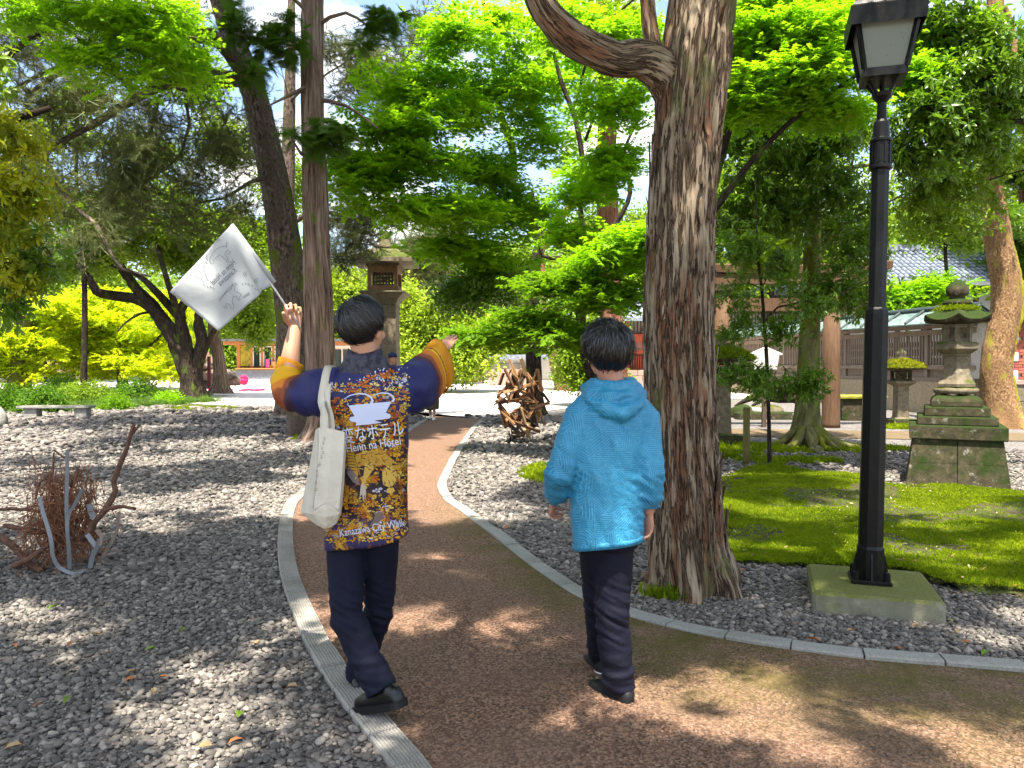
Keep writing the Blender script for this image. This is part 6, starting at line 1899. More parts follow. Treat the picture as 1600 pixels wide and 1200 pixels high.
# ---------------------------------------------------------------- magenta balloon-like sculpture and petals
MAG = simple('magenta_fabric', (.6, .02, .12), (.42, .012, .08), .6, 14, .4)
Dq = 38.0
c = P(381, 594, Dq)
t = thing('fabric_sculpture', 'magenta ball sculpture on thin bent legs near the kiosk', 'sculpture', (c.x, Dq, gz(0, Dq)))
mb = MB()
for i in range(9):
    q = rv(random, 1).normalized()
    mb.ell(c + Vector((q.x * .09, q.y * .1, q.z * .12)), (.15, .14, .17), (random.random(), random.random(), 0), 14, 9)
mb.build('head', MAG, t, True)
mb = MB(); z0 = gz(0, Dq)
for dx, bow in ((-.5, .3), (.55, .45), (.05, .05)):
    mb.tube([(c.x, Dq, c.z - .15), (c.x + dx * .5, Dq - .1, z0 + .3 + bow * .3), (c.x + dx, Dq - .3, z0)], .016, 5)
mb.build('leg', WD_DARK, t)
for i, (px, py) in enumerate(((331, 611), (352, 611), (359, 609), (378, 610), (384, 609), (387, 611), (396, 612), (404, 611), (410, 610), (400, 610))):
    g = P(px, py, Dq - 1 + .2 * (i % 3)); g.z = gz(0, g.y)
    mb = MB(); mb.ell(g + Vector((0, 0, .05)), (.22, .16, .07), (0, .2, i), 10, 6)
    tag(mb.build('fabric_petal', MAG, None, True, origin=g), 'magenta cloth heap lying on the ground near the ball sculpture', 'cloth', 'magenta cloth heaps on the forecourt')

# ---------------------------------------------------------------- plank sculpture
WPL = [simple('plank_wood_%s' % n, c1, c2, .7, 9, .3, stretch=(4, 4, 1)) for n, c1, c2 in (('tan', (.3, .165, .07), (.2, .1, .042)), ('brown', (.16, .078, .038), (.1, .048, .025)), ('dark', (.06, .036, .022), (.032, .02, .013)), ('pale', (.4, .26, .13), (.3, .19, .09)))]
c0 = G(812, 694)
t = thing('plank_sculpture', 'sculpture of nailed wooden offcut planks standing on the gravel by the path', 'sculpture', c0)
Dp = c0.y
rg = random.Random(5)
def plank(a, b, w_, th, mat):
    a, b = Vector(a), Vector(b)
    d = b - a; L_ = d.length; d.normalize()
    s_ = d.cross(Vector((rg.gauss(0, 1), rg.gauss(0, 1), rg.gauss(0, 1)))).normalized(); u = s_.cross(d)
    E = Matrix((d, s_, u)).transposed()
    mb = MB(); mb.box((a + b) / 2, (L_, w_, th), E); mb.build('plank', mat, t)
def on_shell(ang, z):
    zr = [0.12, .3, .6, .9, 1.15, 1.35]; rr = [.2, .33, .43, .45, .36, .2]
    r_ = np.interp(z, zr, rr) * rg.uniform(.72, 1.08)
    return Vector((c0.x + r_ * math.cos(ang), c0.y + r_ * math.sin(ang) * .9, z))
for i in range(42):
    a = rg.uniform(0, 6.28); z = rg.uniform(.22, 1.25)
    A, B_, C_ = on_shell(a, z), on_shell(a + rg.uniform(.5, 1.4), min(1.38, max(.15, z + rg.uniform(-.3, .3)))), on_shell(a + rg.uniform(-.4, .6), min(1.42, max(.13, z + rg.uniform(-.4, .45))))
    w_, mt = rg.uniform(.045, .075), rg.choice((0, 0, 1, 1, 1, 2, 3))
    for p, q in ((A, B_), (B_, C_), (C_, A))[:rg.choice((2, 3, 3))]:
        plank(p, q, w_, .02 + .012 * rg.random(), WPL[mt])
for (xa, za, xb, zb_, mt) in ((-.48, .76, -.02, 1.05, 2), (.2, 1.12, .32, 1.42, 0), (.32, 1.42, .42, 1.0, 0), (-.28, 1.42, -.12, 1.1, 1), (-.3, 1.35, -.38, 1.12, 1), (-.05, 1.3, -.2, 1.6, 0), (.12, 1.3, .02, 1.62, 3), (.42, .98, .55, .8, 2), (.55, .8, .2, .7, 1), (.36, .66, .46, .38, 0), (-.4, .7, -.1, .4, 0), (-.15, .45, .38, .26, 1)):
    plank((c0.x + xa, c0.y - .3 + rg.uniform(-.05, .1), za), (c0.x + xb, c0.y - .3 + rg.uniform(-.05, .1), zb_), .06, .028, WPL[mt])
mb = MB()
for i in range(16):
    a = 2 * math.pi * i / 16
    x, y = c0.x + .19 * math.cos(a), c0.y + .19 * math.sin(a)
    mb.tube([(x, y, -.01), (x + rg.gauss(0, .02), y, .12), (x + .02 * math.cos(a), y, .24)], .006, 5)
for z in (.03, .08, .13, .18):
    mb.tube([(c0.x + .19 * math.cos(a), c0.y + .19 * math.sin(a), z) for a in np.linspace(0, 2 * math.pi, 17)], .005, 4, False)
for i in range(40):
    a = rg.uniform(0, 6.28); r_ = rg.uniform(.1, .36)
    p = Vector((c0.x + r_ * math.cos(a), c0.y + r_ * math.sin(a), rg.uniform(.0, .2)))
    mb.tube([p, p + Vector((rg.gauss(0, .06), rg.gauss(0, .06), rg.gauss(.02, .05)))], .004, 4)
mb.build('wire_cage', IRON, t)['kind'] = 'stuff'

# ---------------------------------------------------------------- twig nest sculpture
TW = simple('red_brown_twig', (.36, .165, .085), (.12, .048, .028), .75, 45, .4)
TWB = simple('branch_wood', (.17, .095, .06), (.075, .042, .03), .85, 18, .6)
STRIP = M('silver_grey_strip'); STRIP.bsdf((.2, .21, .22), .45, None, .3, .2); STRIP = STRIP.m
n0 = G(108, 888)
t = thing('twig_sculpture', 'nest like bundle of twigs and metal strips standing on the gravel at the left', 'sculpture', n0)
Dn_ = n0.y
Q = lambda px, py, dd=0: P(px, py, Dn_ + dd)
rg = random.Random(3)
mb = MB()
for i in range(330):
    a = rg.uniform(0, 6.28)
    z0, z1 = rg.uniform(.0, .5), rg.uniform(.25, .78)
    r0, r1 = abs(rg.gauss(.05, .15)), abs(rg.gauss(.05, .12))
    p = Vector((n0.x - .06 + r0 * math.cos(a), n0.y + r0 * math.sin(a) * .8, z0))
    a2 = a + rg.uniform(-1.8, 1.8)
    q = Vector((n0.x - .06 + r1 * math.cos(a2), n0.y + r1 * math.sin(a2) * .8, z1))
    mid = (p + q) / 2 + Vector((rg.gauss(0, .06), rg.gauss(0, .06), rg.gauss(0, .03)))
    r_ = rg.uniform(.0018, .0045)
    mb.tube([p, mid, q], [r_, r_, r_ * .5], 4, False)
for i in range(170):     # horizontal wraps and stray ends
    a = rg.uniform(0, 6.28); z = rg.uniform(.05, .68); r_ = rg.uniform(.12, .3)
    pts = []
    for k in range(5):
        an = a + k * rg.uniform(.2, .4)
        pts.append(Vector((n0.x - .04 + r_ * math.cos(an), n0.y + r_ * .8 * math.sin(an), max(.01, z + .06 * k * rg.uniform(-1, 1)))))
    mb.tube(pts, rg.uniform(.0015, .0035), 4, False)
for i in range(60):      # fringe near the ground
    a = rg.uniform(0, 6.28); r_ = rg.uniform(.15, .42)
    p = Vector((n0.x - .05 + r_ * math.cos(a), n0.y + r_ * .7 * math.sin(a), rg.uniform(.02, .3)))
    mb.tube([p, p + Vector((rg.gauss(0, .08), rg.gauss(0, .06), rg.gauss(0, .05)))], [.003, .0012], 4, False)
mb.build('twig_bundle', TW, t)['kind'] = 'stuff'
def branch(*rows):
    pts = [Q(px, py, dd) for px, py, dd, w_ in rows]
    rad = [w_ / 2 / FPX * Dn_ for *_, w_ in rows]
    S = spline([(*p, r) for p, r in zip(pts, rad)], .05)
    mb = MB(); mb.tube([Vector(s[:3]) + rv(random, .0025) for s in S], [s[3] * random.uniform(.9, 1.15) for s in S], 9); mb.build('branch', TWB, t, True)
branch((128, 845, -.1, 8), (150, 815, -.12, 9), (165, 795, -.12, 9), (180, 768, -.1, 9), (178, 752, -.1, 8), (186, 730, -.1, 8), (199, 700, -.1, 7), (207, 670, -.1, 6), (209, 662, -.1, 5))
branch((207, 676, -.1, 5), (213, 669, -.1, 4), (219, 663, -.1, 3.5))
branch((160, 800, -.12, 7), (180, 792, -.14, 6), (212, 795, -.15, 4))
branch((0, 838, -.1, 10), (25, 858, -.1, 10), (50, 885, -.12, 10), (66, 891, -.15, 11))
branch((-6, 795, .1, 4), (40, 796, .08, 6), (60, 800, 0, 5))
branch((5, 822, -.05, 7), (45, 828, -.05, 8), (80, 833, -.05, 8), (98, 832, 0, 9))
branch((22, 884, -.2, 10), (45, 874, -.2, 9), (62, 862, -.15, 9), (95, 835, -.05, 8))
branch((112, 760, 0, 7), (120, 740, 0, 8), (124, 735, 0, 9))
branch((138, 770, 0, 5), (140, 800, 0, 6), (128, 840, 0, 6))
branch((82, 780, 0, 3), (83, 725, 0, 3), (86, 704, 0, 3), (100, 716, 0, 3))
branch((55, 780, 0, 3), (62, 755, 0, 3), (80, 740, 0, 3))
def strip(*rows, wd=6, nm='metal_strip', mat=STRIP):
    S = spline([(*Q(px, py, dd), 0) for px, py, dd in rows], .03)[:, :3]
    h = wd / 2 / FPX * Dn_
    vs = []
    for k, p in enumerate(S):
        tt = S[min(k + 1, len(S) - 1)] - S[max(k - 1, 0)]
        sd = np.cross(tt, (0, 1, 0)); sd /= np.linalg.norm(sd) + 1e-9
        for o_, dy in ((-h, 0), (h, .012), (h, .016), (-h, .004)):
            vs.append(p + sd * o_ + np.array((0, dy, 0)))
    n = len(S)
    mb = MB(); mb.add(vs, [(4 * k + i, 4 * k + (i + 1) % 4, 4 * k + 4 + (i + 1) % 4, 4 * k + 4 + i) for k in range(n - 1) for i in range(4)] + [(3, 2, 1, 0), tuple(4 * n - 4 + i for i in range(4))])
    mb.build(nm, mat, t)
strip((104, 703, -.25), (104, 740, -.25), (103, 790, -.26), (105, 840, -.27), (108, 890, -.25), wd=4.2)
strip((127, 765, -.28), (118, 785, -.28), (106, 805, -.29), (104, 830, -.3), (107, 860, -.28), (108, 890, -.25), wd=4.2)
strip((61, 776, -.25), (66, 800, -.27), (78, 840, -.3), (82, 870, -.3), (92, 887, -.28), (115, 897, -.25), (130, 892, -.2), wd=4.6)
strip((139, 788, -.1), (141, 800, -.1), (147, 810, -.1), wd=8)
strip((135, 835, -.2), (142, 845, -.2), (150, 855, -.2), wd=6)
strip((155, 842, -.2), (151, 855, -.2), (144, 868, -.2), (140, 888, -.2), wd=6)
strip((185, 800, -.1), (183, 825, -.12), (172, 850, -.15), (160, 870, -.15), (152, 880, -.15), wd=4, mat=WD_GREY)
strip((150, 828, -.2), (158, 838, -.2), (155, 852, -.22), wd=5, mat=WD_GREY)

# ---------------------------------------------------------------- fallen leaves
LC = [simple('fallen_leaf_%s' % n, c, None, .7, 30, .2) for n, c in (('orange', (.45, .17, .06)), ('tan', (.4, .27, .13)), ('green', (.14, .24, .02)))]
lm = []
for k in range(3):
    mb = MB(); proto_leaf_oval(mb, (-.03, 0, .004), (1, 0, .12), (0, 0, 1), .06, .55, .5); lm.append(mb.mesh('fallen_leaf'))
spots = [(110, 1015, 0), (285, 992, 2), (235, 1023, 2), (255, 1068, 0), (203, 1072, 0), (205, 1060, 1), (105, 1104, 2), (375, 1128, 2), (368, 1170, 0), (320, 1178, 1), (60, 1112, 0), (22, 1018, 0), (240, 1090, 1), (84, 957, 2), (150, 1000, 1), (400, 1015, 1), (1271, 1009, 0), (1402, 1023, 0), (1430, 986, 1), (1495, 995, 1), (1510, 1013, 0), (1330, 995, 1), (1540, 1030, 2), (1585, 930, 0), (1575, 925, 1), (792, 830, 0), (800, 829, 1), (820, 860, 1), (1162, 905, 0), (1275, 862, 0), (1450, 835, 1), (1540, 826, 1), (20, 1180, 1), (455, 1085, 1)]
for px, py, k in spots:
    g = G(px, py)
    o = link('fallen_leaf', lm[k], LC[k], None, (g.x, g.y, .028 if not (py < 935 and px > 1150) else .06))
    o.rotation_euler = (random.uniform(-.3, .3), random.uniform(-.3, .3), random.uniform(0, 6.28))
    o.scale = [random.uniform(.7, 1.3)] * 3
    tag(o, ('single orange fallen leaf on the ground', 'single dry tan fallen leaf on the ground', 'single green fallen leaf on the ground')[k], 'leaf', ('orange', 'tan', 'green')[k] + ' fallen leaves')
# ================================================================ PEOPLE
def skin_mat(name, c):
    m = M(name)
    v = m.obj()
    col = m.mix(m.rng(m.noise(v, 9, 4), .3, .7), tuple(x * .88 for x in c), c)
    b = m.bsdf(col, .5, m.bump(m.noise(v, 160, 3), .12, .002), .35)
    b.inputs['Subsurface Weight'].default_value = .12
    b.inputs['Subsurface Radius'].default_value = (.012, .005, .003)
    return m.m
SKIN_G = skin_mat('tanned_skin', (.52, .27, .165))
SKIN_B = skin_mat('skin', (.5, .25, .165))
HAIR = M('black_hair')
hv = HAIR.obj()
HAIR.bsdf(HAIR.mix(HAIR.rng(HAIR.noise(hv, 60, 2), .4, .6), (.003, .003, .0035), (.010, .008, .0075)), .3, None, .6)
HAIR = HAIR.m

def cloth_mat(name, c1, c2=None, rough=.75, weave=900, wr=14, wstr=.25, sheen=.0):
    m = M(name)
    v = m.obj()
    col = m.mix(m.rng(m.noise(v, 7, 4), .3, .7), c2 or tuple(x * .75 for x in c1), c1)
    h = m.math('ADD', m.math('MULTIPLY', m.noise(v, wr, 5, .55, .8), 1.0), m.math('MULTIPLY', m.noise(v, weave, 2), .06))
    b = m.bsdf(col, rough, m.bump(h, wstr, .03), .25)
    return m.m
TROU = cloth_mat('navy_trouser_cloth', (.005, .0065, .021), (.003, .004, .013), .8)
TROU2 = cloth_mat('dark_navy_trouser_cloth', (.005, .0055, .018), (.003, .0035, .010), .75)
LEATHER = simple('black_leather', (.006, .006, .007), (.004, .004, .004), .25, 40, .12, .4)
RUBBER = simple('dark_rubber', (.008, .008, .009), None, .6, 40, .2)

def hand(mb, wrist, d, thumb, left, curl=(.25, .3, .2), spread=.06, sc=1.0, thumb_in=.3):
    """palm, five fingers of unequal length, thumb from the side of the palm"""
    w_ = Vector(wrist); d = Vector(d).normalized()
    t = Vector(thumb); t = (t - d * t.dot(d)).normalized()
    n = d.cross(t) if left else t.cross(d)          # out of the palm
    mb.tube([w_ - d * .03 * sc, w_ + d * .01 * sc, w_ + d * .05 * sc, w_ + d * .085 * sc], [.024 * sc, .029 * sc, .041 * sc, .039 * sc], 14, True, [(1, .72), (1, .62), (1, .38), (1, .34)], up=n)
    mb.ell(w_ + d * .035 * sc + t * .022 * sc + n * .008 * sc, (.018 * sc, .03 * sc, .016 * sc), Matrix((t, d, n)).transposed(), 12, 8)
    for off, st, ln, r_, k in ((.029, .080, .070, .0084, 0), (.0095, .087, .078, .0088, 1), (-.0105, .083, .072, .0084, 2), (-.0295, .073, .056, .0074, 3)):
        p = w_ + (d * (st - .02) + t * off) * sc
        dd = (d + t * (spread * (1.5 - k))).normalized()
        pts, rad = [p], [r_ * 1.05 * sc]
        p = p + dd * .022 * sc
        pts.append(p); rad.append(r_ * 1.05 * sc)
        for j, f in enumerate((.45, .32, .25)):
            a = curl[j] * (1 + .08 * k)
            ax = dd.cross(n).normalized()
            dd = (Matrix.Rotation(a, 3, ax) @ dd).normalized()
            n2 = Matrix.Rotation(a, 3, ax) @ n
            p = p + dd * ln * f * sc
            pts.append(p); rad.append(r_ * (1 - .1 * (j + 1)) * sc)
            n_save = n2
            n = n2
        n = d.cross(t) if left else t.cross(d)
        pts.append(p + dd * .006 * sc); rad.append(r_ * .4 * sc)
        mb.tube(pts, rad, 10, True)
    p = w_ + (d * .018 + t * .024 + n * .004) * sc
    dd = (d * .72 + t * .66 + n * thumb_in).normalized()
    pts = [p, p + dd * .036 * sc]
    dd = (dd + d * .35 + n * thumb_in * .5).normalized(); pts.append(pts[-1] + dd * .03 * sc)
    dd = (dd + d * .2).normalized(); pts.append(pts[-1] + dd * .022 * sc); pts.append(pts[-1] + dd * .005 * sc)
    mb.tube(pts, [.014 * sc, .0118 * sc, .0102 * sc, .0085 * sc, .004 * sc], 10, True)

def head(mb, c, yaw, tilt=0.0, sc=1.0):
    """head facing +Y turned by yaw; returns the frame"""
    E = (Euler((tilt, 0, yaw)).to_matrix())
    c = Vector(c)
    q = lambda x, y, z: c + E @ (Vector((x, y, z)) * sc)
    e = lambda p, r, rot=None: mb.ell(q(*p), tuple(a * sc for a in r), E @ (Euler(rot).to_matrix() if rot else Matrix.Identity(3)), 20, 14)
    e((0, -.01, .03), (.076, .093, .088))
    e((0, .03, -.03), (.064, .066, .085))
    e((0, .05, -.085), (.04, .04, .03))
    e((0, .02, -.07), (.056, .055, .045))
    for s_ in (-1, 1):
        e((s_ * .034, .078, -.035), (.024, .02, .022))        # cheek
        e((s_ * .03, .088, .012), (.024, .012, .007))         # brow ridge
        e((s_ * .079, -.008, -.018), (.008, .020, .032), (0.15, 0, s_ * -.35))
        e((s_ * .078, .002, -.042), (.007, .01, .012))
        e((s_ * .011, .103, -.033), (.008, .009, .007))       # nostril
    mb.tube([q(0, .09, .008), q(0, .106, -.018), q(0, .115, -.03), q(0, .1, -.042)], [.009 * sc, .011 * sc, .013 * sc, .008 * sc], 10)
    e((0, .097, -.062), (.021, .009, .006)); e((0, .096, -.073), (.018, .009, .0065))
    return q, E

def face_parts(q, E, root, sc=1.0):
    eye = simple('eye_white_%s' % root.name, (.75, .73, .7), None, .2)
    iris = simple('dark_iris_%s' % root.name, (.02, .012, .008), None, .15)
    for s_ in (-1, 1):
        mb = MB(); mb.ell(q(s_ * .031, .0835, -.004), (.0125, .0105, .0085), E, 12, 8); o = mb.build('eye', eye, root, True)
        mb = MB(); mb.ell(q(s_ * .031, .0925, -.004), (.0055, .003, .0055), E, 10, 6); mb.build('iris', iris, o, True)
        mb = MB(); mb.tube([q(s_ * .014, .099, .014), q(s_ * .03, .1, .02), q(s_ * .05, .088, .015)], [.003, .004, .002], 6); mb.build('eyebrow', HAIR, root, True)

def hair(c, yaw, tilt, root, sc=1.0, seed=0, nlock=1900, whorl=(.02, -.05), back=-.098, side=-.02, front=.055, vol=.011, messy=.25):
    """a cap of overlapping locks running from the whorl to the hairline"""
    rg = random.Random(seed)
    E = Euler((tilt, 0, yaw)).to_matrix()
    c = Vector(c) + E @ Vector((0, -.008, .025)) * sc
    ax = Vector((.08, .097, .091)) * sc
    pole = Vector((whorl[0], whorl[1], .09)).normalized()
    s1 = pole.cross(Vector((0, 1, 0))).normalized(); s2 = pole.cross(s1)      # s2 ~ forward/back
    def edge(d):
        """z of the hairline below direction d"""
        a = math.atan2(d.x, d.y)        # 0 front, pi back
        k = abs(a) / math.pi
        return float(np.interp(k, [0, .22, .36, .46, .52, .58, .68, 1.0], [front, front - .01, side + .02, side - .03, side - .025, side - .06, back + .012, back]))
    def pt(phi, th, off):
        d = pole * math.cos(th) + (s1 * math.cos(phi) + s2 * math.sin(phi)) * math.sin(th)
        return d, Vector((d.x * (ax.x + off), d.y * (ax.y + off), d.z * (ax.z + off)))
    def thmax(phi):
        th = .3
        while th < 2.75:
            d, p = pt(phi, th, 0)
            if p.z < edge(d) * sc: break
            th += .03
        return th
    NP = 72
    tm = [thmax(2 * math.pi * k / NP) for k in range(NP)]
    tmf = lambda phi: float(np.interp((phi % (2 * math.pi)) / (2 * math.pi) * NP, list(range(NP + 1)), tm + [tm[0]]))
    mb = MB()
    rows = 16
    vs, fs = [c + E @ pt(0, 0, vol)[1]], []
    for i in range(1, rows + 1):
        t = i / rows
        for k in range(NP):
            phi = 2 * math.pi * k / NP
            o = vol * (1 - .75 * max(0, (t - .55) / .45) ** 1.5) + .0025 * noise.noise(Vector((math.cos(phi) * 6, math.sin(phi) * 6, t * 3 + seed)))
            vs.append(c + E @ pt(phi, tm[k] * t, o)[1])
    for k in range(NP):
        vs.append(c + E @ pt(2 * math.pi * k / NP, tm[k] * .97, -.012)[1])
    fs += [(0, 1 + k, 1 + (k + 1) % NP) for k in range(NP)]
    for i in range(rows):
        for k in range(NP):
            j = (k + 1) % NP
            fs.append((1 + i * NP + k, 1 + (i + 1) * NP + k, 1 + (i + 1) * NP + j, 1 + i * NP + j))
    mb.add(vs, fs)
    for i in range(nlock):
        phi = rg.uniform(0, 2 * math.pi)
        t0 = rg.random() ** .7 * .72
        t1 = min(1.07, t0 + rg.uniform(.28, .6))
        swirl = rg.gauss(.2, .1 + messy * .4)
        wd = rg.uniform(.0005, .0016) * sc
        lift = abs(rg.gauss(0, .004)) * (1 + 2.5 * messy)
        prev = []
        n = 6
        off = .0
        for k in range(n):
            u = k / (n - 1)
            t = t0 + (t1 - t0) * u
            ph = phi + swirl * u * (1.3 - t0)
            o = vol * (1 - .7 * max(0, (t - .55) / .45) ** 1.5) + .001 + lift * math.sin(u * 2.4)
            d, p = pt(ph, max(.02, tmf(ph) * t), o)
            prev.append(c + E @ p)
        vs = []
        for k, p in enumerate(prev):
            tg = (prev[min(k + 1, n - 1)] - prev[max(k - 1, 0)]).normalized()
            out = (p - c).normalized()
            sd = tg.cross(out).normalized()
            ww = wd * (.5 + 1.2 * math.sin(math.pi * (.12 + .82 * k / (n - 1))))
            vs += [p - sd * ww, p + out * ww * .7, p + sd * ww]
        fs = []
        for k in range(n - 1):
            a = 3 * k
            fs += [(a, a + 1, a + 4, a + 3), (a + 1, a + 2, a + 5, a + 4)]
        mb.add(vs, fs)
    return mb.build('hair', HAIR, root, True)

def shoe(root, ankle, d, up=(0, 0, 1), mat=LEATHER, sc=1.0, stripe=None):
    """ankle: point of the ankle joint; d: towards the toe"""
    d = Vector(d).normalized(); u = Vector(up); u = (u - d * u.dot(d)).normalized(); s_ = d.cross(u)
    o = Vector(ankle) - u * .09 * sc
    sec = [(-.088, .012, .030), (-.082, .026, .05), (-.062, .034, .066), (-.02, .037, .076), (.02, .040, .078), (.06, .045, .066), (.10, .049, .052), (.14, .047, .043), (.17, .038, .036), (.19, .022, .028), (.197, .008, .018)]
    n = 16
    vs, fs = [], []
    for x, w_, h in sec:
        for k in range(n):
            a = 2 * math.pi * k / n
            ca, sa = math.cos(a), math.sin(a)
            z = h * (max(0, sa) ** .8) if sa > 0 else .012 * sa
            vs.append(o + (d * x + s_ * (w_ * math.copysign(abs(ca) ** .8, ca)) + u * (z + .02)) * sc)
    for i in range(len(sec) - 1):
        for k in range(n):
            fs.append((i * n + k, (i + 1) * n + k, (i + 1) * n + (k + 1) % n, i * n + (k + 1) % n))
    fs += [tuple(range(n)), tuple((len(sec) - 1) * n + k for k in reversed(range(n)))]
    mb = MB(); mb.add(vs, fs)
    sh = mb.build('shoe', mat, root, True)
    md = sh.modifiers.new('s', 'SUBSURF'); md.levels = md.render_levels = 1
    out = []
    for x, w_, h in sec:
        out.append((x * 1.02, w_ * 1.1 + .003))
    poly = [(x, w_) for x, w_ in out] + [(x, -w_) for x, w_ in reversed(out)]
    m_ = len(poly)
    vs = [o + (d * x + s_ * y + u * z) * sc for z in (-.006, .022) for x, y in poly]
    mb = MB(); mb.add(vs, [tuple(range(m_)), tuple(m_ + k for k in reversed(range(m_)))] + [(k, m_ + k, m_ + (k + 1) % m_, (k + 1) % m_) for k in range(m_)])
    mb.build('sole', RUBBER, sh)
    if stripe:
        mb = MB()
        pts = [o + (d * x + s_ * y * 1.06 + u * .0225) * sc for x, y in [(.0, .041), (-.05, .0395), (-.078, .031), (-.091, .012), (-.091, -.012), (-.078, -.031), (-.05, -.0395), (.0, -.041)]]
        mb.tube(pts, .0035 * sc, 6); mb.build('heel_line', stripe, sh, True)
    return sh

def loft(mb, secs, n=40, p=2.4):
    """torso sections (z, cx, cy, half width, half depth)"""
    vs, fs = [], []
    for (z, cx, cy_, a, b) in secs:
        for k in range(n):
            t = 2 * math.pi * k / n
            c_, s_ = math.cos(t), math.sin(t)
            zz = z(c_, s_) if callable(z) else z
            vs.append((cx + a * math.copysign(abs(c_) ** (2 / p), c_), cy_ + b * math.copysign(abs(s_) ** (2 / p), s_), zz))
    for i in range(len(secs) - 1):
        for k in range(n):
            j = (k + 1) % n
            fs.append((i * n + k, i * n + j, (i + 1) * n + j, (i + 1) * n + k))
    fs += [tuple(reversed(range(n))), tuple((len(secs) - 1) * n + k for k in range(n))]
    return mb.add(vs, fs)

def hem_band(root, mat, cx, cy_, a, b, p, zf, h, n=72):
    """turned hem: a crisp band round the lower edge of a garment"""
    vs = []
    for dz, k in ((0, .985), (0, 1.0), (h, 1.003), (h + .002, .985)):
        for i in range(n):
            t = 2 * math.pi * i / n
            c_, s_ = math.cos(t), math.sin(t)
            w_ = .006 * noise.noise(Vector((c_ * 4, s_ * 4, dz * 6)))
            vs.append((cx + (a * k + w_) * math.copysign(abs(c_) ** (2 / p), c_), cy_ + (b * k + w_) * math.copysign(abs(s_) ** (2 / p), s_), zf(c_, s_) + dz))
    mb = MB(); mb.add(vs, [(r_ * n + i, r_ * n + (i + 1) % n, (r_ + 1) * n + (i + 1) % n, (r_ + 1) * n + i) for r_ in range(3) for i in range(n)])
    return mb.build('hem', mat, root, True)

def wrinkle(me, fn):
    V, Nn = verts_np(me), norms_np(me)
    d = np.array([fn(Vector(v)) for v in V])
    set_verts(me, V + Nn * d[:, None])
    return me

def limb_t(V, pts):
    """parameter along a polyline and distance from it, for each vertex"""
    best = np.full(len(V), 1e9); T_ = np.zeros(len(V))
    tot = sum((b - a).length for a, b in zip(pts[:-1], pts[1:])); acc = 0
    for a, b in zip(pts[:-1], pts[1:]):
        a_, b_ = np.array(a), np.array(b)
        ab = b_ - a_
        t = np.clip(((V - a_) @ ab) / (ab @ ab), 0, 1)
        d = np.linalg.norm(V - a_ - t[:, None] * ab, axis=1)
        L_ = np.linalg.norm(ab)
        k = d < best
        T_[k] = (acc + t[k] * L_) / tot; best[k] = d[k]
        acc += L_
    return T_, best

def finish(me, name, mat, root):
    """world-space mesh to a part of root"""
    shift(me, root_loc(root))
    return link(name, me, mat, root)

CAMP = Vector((0, 0, CAMH))
def surf(bvh, px, py, lift=.002, origin=Vector((0, 0, 0))):
    """point of a surface that shows at a pixel, lifted a little off it"""
    d = (P(px, py, 3) - CAMP).normalized()
    h, n, i, _ = bvh.ray_cast(CAMP, d)
    if h is None: return None
    if n.dot(d) > 0: n = -n
    return h + n * lift

def decal(bvh, polys, name, mat, root, lift=.002, dense=8, fine=0):
    """flat printed shapes laid on a garment: polys = [(points in px, colour, lift step)]"""
    mb = MB()
    for pts, col, l_ in polys:
        pp = []
        for a, b in zip(pts, pts[1:] + pts[:1]):
            k = max(1, int(math.hypot(b[0] - a[0], b[1] - a[1]) / dense))
            pp += [(a[0] + (b[0] - a[0]) * i / k, a[1] + (b[1] - a[1]) * i / k) for i in range(k)]
        W = [surf(bvh, x, y, lift + l_) for x, y in pp]
        if any(q is None for q in W): continue
        if max(q.y for q in W) - min(q.y for q in W) > .12: continue
        tri = list(tessellate_polygon([[Vector((x, y, 0)) for x, y in pp]]))
        if fine:        # cut the long triangles so that the print follows the cloth
            cache, todo, tri = {}, tri, []
            while todo:
                f = todo.pop()
                e = max(range(3), key=lambda k: math.hypot(pp[f[k]][0] - pp[f[(k + 1) % 3]][0], pp[f[k]][1] - pp[f[(k + 1) % 3]][1]))
                a, b, c = f[e], f[(e + 1) % 3], f[(e + 2) % 3]
                if math.hypot(pp[a][0] - pp[b][0], pp[a][1] - pp[b][1]) < fine:
                    tri.append(f); continue
                k = (min(a, b), max(a, b))
                if k not in cache:
                    q = ((pp[a][0] + pp[b][0]) / 2, (pp[a][1] + pp[b][1]) / 2)
                    cache[k] = len(pp); pp.append(q); W.append(surf(bvh, *q, lift + l_) or W[a].lerp(W[b], .5))
                todo += [(a, cache[k], c), (cache[k], b, c)]
        mb.add(W, tri, col)
    return mb.build(name, mat, root)

def text_polys(body, x0, y0, x1, y1, h, up=None, mirror=False):
    """outline font text as triangles in px: baseline (x0, y0)-(x1, y1), letter height h (px)"""
    cu = bpy.data.curves.new('t', 'FONT'); cu.body = body; cu.resolution_u = 3
    ob = bpy.data.objects.new('t', cu); COL.objects.link(ob)
    dg = bpy.context.evaluated_depsgraph_get()
    me = bpy.data.meshes.new_from_object(ob.evaluated_get(dg))
    V = verts_np(me); T_ = [tuple(p.vertices) for p in me.polygons]
    bpy.data.objects.remove(ob); bpy.data.curves.remove(cu); bpy.data.meshes.remove(me)
    if not len(V): return np.zeros((0, 2)), []
    xm, xM, yM = V[:, 0].min(), V[:, 0].max(), V[:, 1].max()
    u = (V[:, 0] - xm) / (xM - xm); v = V[:, 1] / max(.3, yM)
    dx, dy = x1 - x0, y1 - y0
    L_ = math.hypot(dx, dy)
    ux, uy = (up if up else (dy / L_, -dx / L_))
    return np.stack([x0 + dx * u + ux * h * v, y0 + dy * u + uy * h * v], 1), T_

